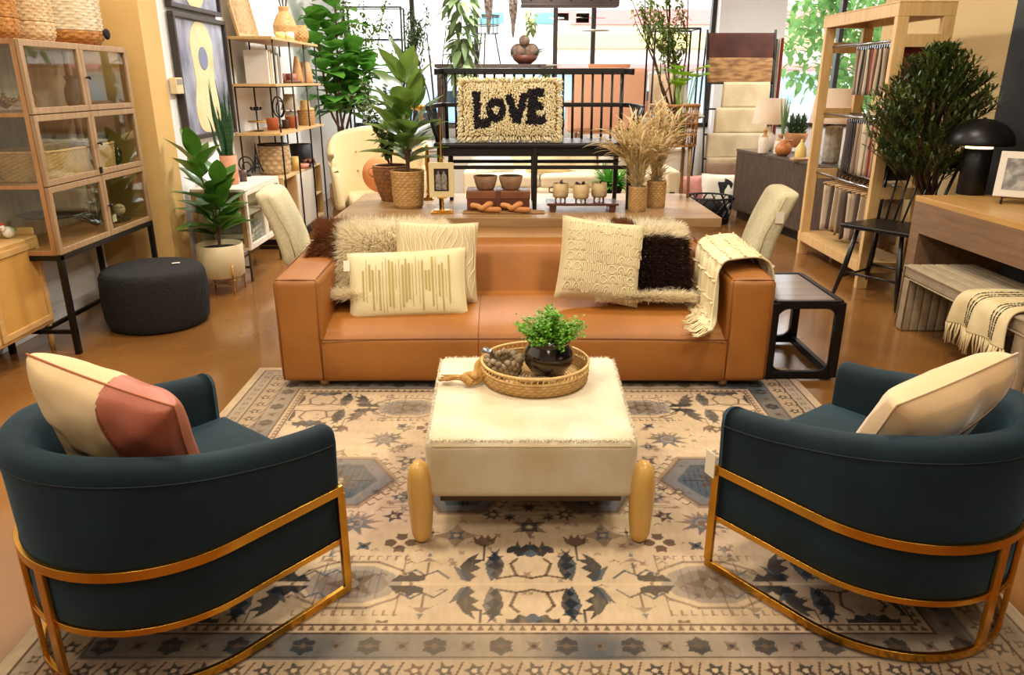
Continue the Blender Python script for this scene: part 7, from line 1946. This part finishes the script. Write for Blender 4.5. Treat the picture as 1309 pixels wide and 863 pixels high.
hang_plant('large hanging grey green leaf bunch above the left of the bench', 588, -60, 10.2, 1.45, .33, GRYG, 150, 4, (.18, .30), .38)
hang_plant('small hanging dried flower ball left of the ceiling beam light', 679, 12, 9.8, .28, .14, M('olive_sage', '#97a15e', .6, backlit=.3), 120, 5, (.05, .08), .5)
# hanging beam light
p0, p1 = ony(666, 9, 7.6), ony(790, 9, 7.6)
t = thing('beam_pendant', 'dark wooden beam pendant with a row of brass bulb sockets', 'pendant light', ((p0.x+p1.x)/2, 7.6, p0.z)); w = (p1.x-p0.x)/2
b = B(); b.bb((-w, -.10, 0), (w, .10, .022)).bb((-w, -.10, .022), (w, -.085, .12)).bb((-w, .085, .022), (w, .10, .12)); b.build('beam', M('dark_beam', '#3a2c2a', .5, var=(5, '#261c1b')), t, bevel=.003)
for k in range(5): B().lathe([(0, .022), (.022, .022), (.022, .05), (.012, .055), (.012, .07), (0, .07)], (-w*.8+w*.4*k, 0, 0), 12).ball((-w*.8+w*.4*k, -.104, .06), .010, 8).build('brass_socket', BRASS, t, smooth=True)
for x in (-w*.7, w*.7): B().tube([(x, 0, .02), (x, 0, 3.4-p0.z)], .006, 6).build('hanging_rod', BLACK, t)
# hanging plates mobile
p = ony(762, 23, 10.2)
t = thing('disc_mobile', 'thin wire mobile with flat pale discs hanging in the window', 'mobile', (p.x, 10.2, p.z)); b = B()
b.tube([(0, 0, -.14), (0, 0, 3.4-p.z)], .003, 5).tube([(-.22, 0, 0), (.12, 0, 0)], .004, 5); b.build('wire', BLACK, t)
for x, z, r in ((-.22, .0, .05), (.0, -.15, .18), (-.52, -.56, .10)): B().lathe([(0, 0), (r, 0), (r*.98, .008), (0, .01)], (x, 0, z), 24).build('disc', M('disc_pale', '#a9a596', .5), t)

# black etagere with vines at the window, left
t = thing('black_etagere', 'black metal display etagere with glass shelves and vines in the left window', 'shelf', (-2.05, 12.05, PZ))
for x in (-.42, .42):
    for y in (-.16, .16): B().bb((x-.012, y-.012, 0), (x+.012, y+.012, 1.95)).build('post', BLACK, t)
for z in (.12, .58, 1.04, 1.50, 1.94):
    b = B(); b.bb((-.42, -.17, z), (.42, -.15, z+.02)).bb((-.42, .15, z), (.42, .17, z+.02)).bb((-.43, -.17, z), (-.41, .17, z+.02)).bb((.41, -.17, z), (.43, .17, z+.02)); b.build('shelf_rim', BLACK, t)
    B().bb((-.41, -.15, z+.005), (.41, .15, z+.012)).build('glass_shelf', Glass('cabinet_glass'), t)
def vine(label, x, y, z0, z1, w, n, seed, m, L=(.05, .09), lw=.55):
    random.seed(seed); t = thing('leafy_branches', label, 'plant', (x, y, z0)); s = B(); f = B()
    for k in range(n):
        tx = random.uniform(-w, w); P = smooth_path([(0, 0, 0), (tx*.3, random.uniform(-.1, .1), (z1-z0)*.4), (tx*.7, random.uniform(-.15, .15), (z1-z0)*.75), (tx, random.uniform(-.2, .2), (z1-z0)*random.uniform(.8, 1.05))], 7)
        s.tube(P, .005, 4)
        for i in range(5, len(P)):
            for _ in range(6):
                f.leaf(P[i]+Vector((random.gauss(0, .04), random.gauss(0, .03), random.gauss(0, .03))), (random.uniform(-1, 1), random.uniform(-1, 1), random.uniform(-.7, .7)), random.uniform(*L), random.uniform(*L)*lw, nu=4)
    for q in (s, f): q.v = [(v[0] if v[0]+x > -2.50 else -2.50-x-.08*math.tanh((-2.50-x-v[0])/.3), v[1], v[2]) for v in q.v]
    s.build('stem', BARK, t, smooth=True); f.build('foliage', m, t, smooth=True)
    lath('floor_vase', 'grey stoneware vase holding the '+label, 'vase', (x, y, z0-.001-.0), [(0, 0), (.07, 0), (.10, .1), (.09, .25), (.05, .3), (.055, .34), (.045, .34), (.04, .3), (0, .28)], M('stone_grey', '#8a8378', .7))
VG = M('vine_leaf', '#6f9236', .45, var=(4, '#8fae4a'), backlit=.4)
vine('light green leafy branches before the left window mullion', -2.15, 11.5, PZ+.003, 2.75, .40, 9, 3, VG)
vine('tall olive leaf branches right of the left window mullion', -1.55, 11.75, PZ+.003, 2.55, .34, 9, 6, LEAFO, (.06, .1), .4)
t = thing('monstera_leaf_stems', 'split leaf stems in a glass vase before the window behind the table plant', 'plant', (-1.12, 11.42, PZ+.003)); random.seed(5); f = B(); s = B()
for k in range(7):
    a = k*.9; tip = Vector((.32*math.cos(a), .2*math.sin(a), 1.1+.09*k)); s.tube(smooth_path([(0, 0, 0), (tip.x*.3, tip.y*.3, .7), tip], 5), .008, 5)
    d = Vector((math.cos(a)*.6, -.5, .35)).normalized()
    for j in range(9):
        tt = j/8; sd = Vector((d.y, -d.x, 0)).normalized()
        for sg in (-1, 1): f.leaf(tip+d*.28*tt, sd*sg+d*.5, .15*math.sin(PI*(.15+tt*.75)), .04, nu=4)
s.build('stem', BARK, t, smooth=True); f.build('foliage', M('monstera_leaf', '#5d8240', .45, backlit=.4), t, smooth=True)
lath('glass_vase', 'clear glass vase holding the split leaf stems', 'vase', (-1.12, 11.42, PZ+.001), [(0, 0), (.07, 0), (.075, .02), (.06, .3), (.075, .38)], Glass('cabinet_glass'))
# brass bowl on stand, wooden stool seen between
p = ony(538, 138, 9.0)
t = thing('brass_pedestal_bowl', 'wide brass bowl on a tall pedestal behind the table plant', 'bowl', (p.x, 9.0, 0))
B().lathe([(0, 0), (.18, 0), (.18, .02), (.03, .05), (.02, .4), (.03, .6), (.018, p.z-.06), (.03, p.z-.03), (.16, p.z), (.19, p.z+.03), (.17, p.z+.03), (0, p.z-.01)], (0, 0, 0), 32).build('bowl', BRASS, t, smooth=True)
# red flower planters on sill + dark shrubs under the bar table
for i, (px, lb) in enumerate(((633, 'red flowering plant pot on the platform, the left one'), (676, 'red flowering plant pot on the platform, the right one'))):
    p = ony(px, 108, 11.35); t = thing('flower_pot', lb, 'plant', (p.x, 11.42, PZ+.002)); hh = p.z-PZ
    B().lathe([(0, 0), (.09, 0), (.12, hh*.6), (.11, hh*.6), (0, hh*.5)], (0, 0, 0), 24).build('pot', M('pot_dark', '#5b4a3c'), t, smooth=True); f = B(); random.seed(i)
    for k in range(90): a = random.uniform(0, 2*PI); e = random.uniform(0, 1.5); f.leaf((.05*math.cos(a), .05*math.sin(a), hh*.6), (math.cos(a)*math.cos(e), math.sin(a)*math.cos(e), math.sin(e)), random.uniform(.1, .22), .04, nu=3)
    f.build('foliage', M('red_leaf', '#b5483a', .5, backlit=.3), t, smooth=True)
hang_plant('dark trailing fern over the right end of the tall bar table', 700, 82, 11.55, .42, .2, LEAFO, 130, 9, (.06, .12), .3, stem=False)
# green plant in dark pot under the bench at right
p = ony(785, 232, 7.6); gx = p.x
t = thing('side_pedestal', 'round dark pedestal carrying a green plant behind the footed tray', 'pedestal', (gx, 7.7, 0))
B().lathe([(0, 0), (.16, 0), (.16, .03), (.05, .06), (.05, .42), (.17, .46), (.17, .49), (0, .49)], (0, 0, 0), 28).build('body', BLACKWOOD, t, smooth=True)
t = thing('bushy_pot_plant', 'bushy green plant in a dark pot behind the footed tray under the bench', 'plant', (gx, 7.7, .492))
B().lathe([(0, 0), (.08, 0), (.12, .12), (.11, .12), (0, .1)], (0, 0, 0), 24).build('pot', M('matte_black', '#1b1b1e'), t, smooth=True); f = B(); random.seed(2)
for k in range(160): a = random.uniform(0, 2*PI); e = random.uniform(0, 1.5); f.leaf((.06*math.cos(a), .06*math.sin(a), .11), (math.cos(a)*math.cos(e), math.sin(a)*math.cos(e), math.sin(e)), random.uniform(.10, .24), .035, nu=4)
f.build('foliage', M('fresh_green', '#4f9a2e', .45, backlit=.3), t, smooth=True)

# ================================================================= LIGHTS
def area(name, loc, size, e, color=(1, .80, .56), rot=(0, 0, 0), sy=None):
    l = bpy.data.lights.new(name, 'AREA'); l.energy = e; l.color = color; l.size = size
    if sy: l.shape = 'RECTANGLE'; l.size_y = sy
    o = bpy.data.objects.new(name, l); COL.objects.link(o); o.location = loc; o.rotation_euler = rot; return o
WARM = (1, .90, .74)
area('unseen_overhead_light', (-1.6, .5, 3.3), .5, 24, WARM, (.3, 0, 0)); area('unseen_overhead_light', (1.6, .5, 3.3), .5, 24, WARM, (.3, 0, 0))
area('unseen_overhead_light', (-1.1, 2.6, 3.3), .4, 42, WARM); area('unseen_overhead_light', (1.3, 2.6, 3.3), .4, 42, WARM)
area('unseen_overhead_light', (-1.7, 7.8, 3.3), .5, 36, (1, .98, .94)); area('unseen_overhead_light', (-1.9, 4.6, 3.3), .4, 38, WARM); area('unseen_overhead_light', (1.9, 4.6, 3.3), .4, 38, WARM)  # the white one is added in place of window daylight
area('unseen_overhead_light', (0, 6.8, 3.3), .6, 95, (1, .95, .88)); area('unseen_overhead_light', (-.0, -.9, 3.2), .8, 16, WARM, (.8, 0, 0))  # unseen additions: whitish daylight stand-in, then a tilted front fill
area('unseen_overhead_light', (0, 9.8, 3.3), .8, 110, (1, .98, .95)); area('unseen_overhead_light', (4.5, 9.8, 3.3), .8, 80, (1, .98, .95))  # added white lights standing in for daylight from the windows
w = bpy.data.worlds.new('World'); SC.world = w; w.use_nodes = True
bg = w.node_tree.nodes['Background']; bg.inputs[0].default_value = (.95, .98, 1, 1); bg.inputs[1].default_value = 3.6
SC.view_settings.view_transform = 'Standard'; SC.view_settings.look = 'None'; SC.view_settings.gamma = 1; SC.view_settings.use_curve_mapping = False
SC.view_settings.exposure = 0.35
cam = bpy.data.cameras.new('Camera'); cam.lens = F_PX/1309*36; cam.sensor_width = 36; cam.clip_end = 200
co = bpy.data.objects.new('Camera', cam); COL.objects.link(co); co.location = (0, 0, CAM_H); co.rotation_euler = (PI/2-PITCH, 0, 0); SC.camera = co
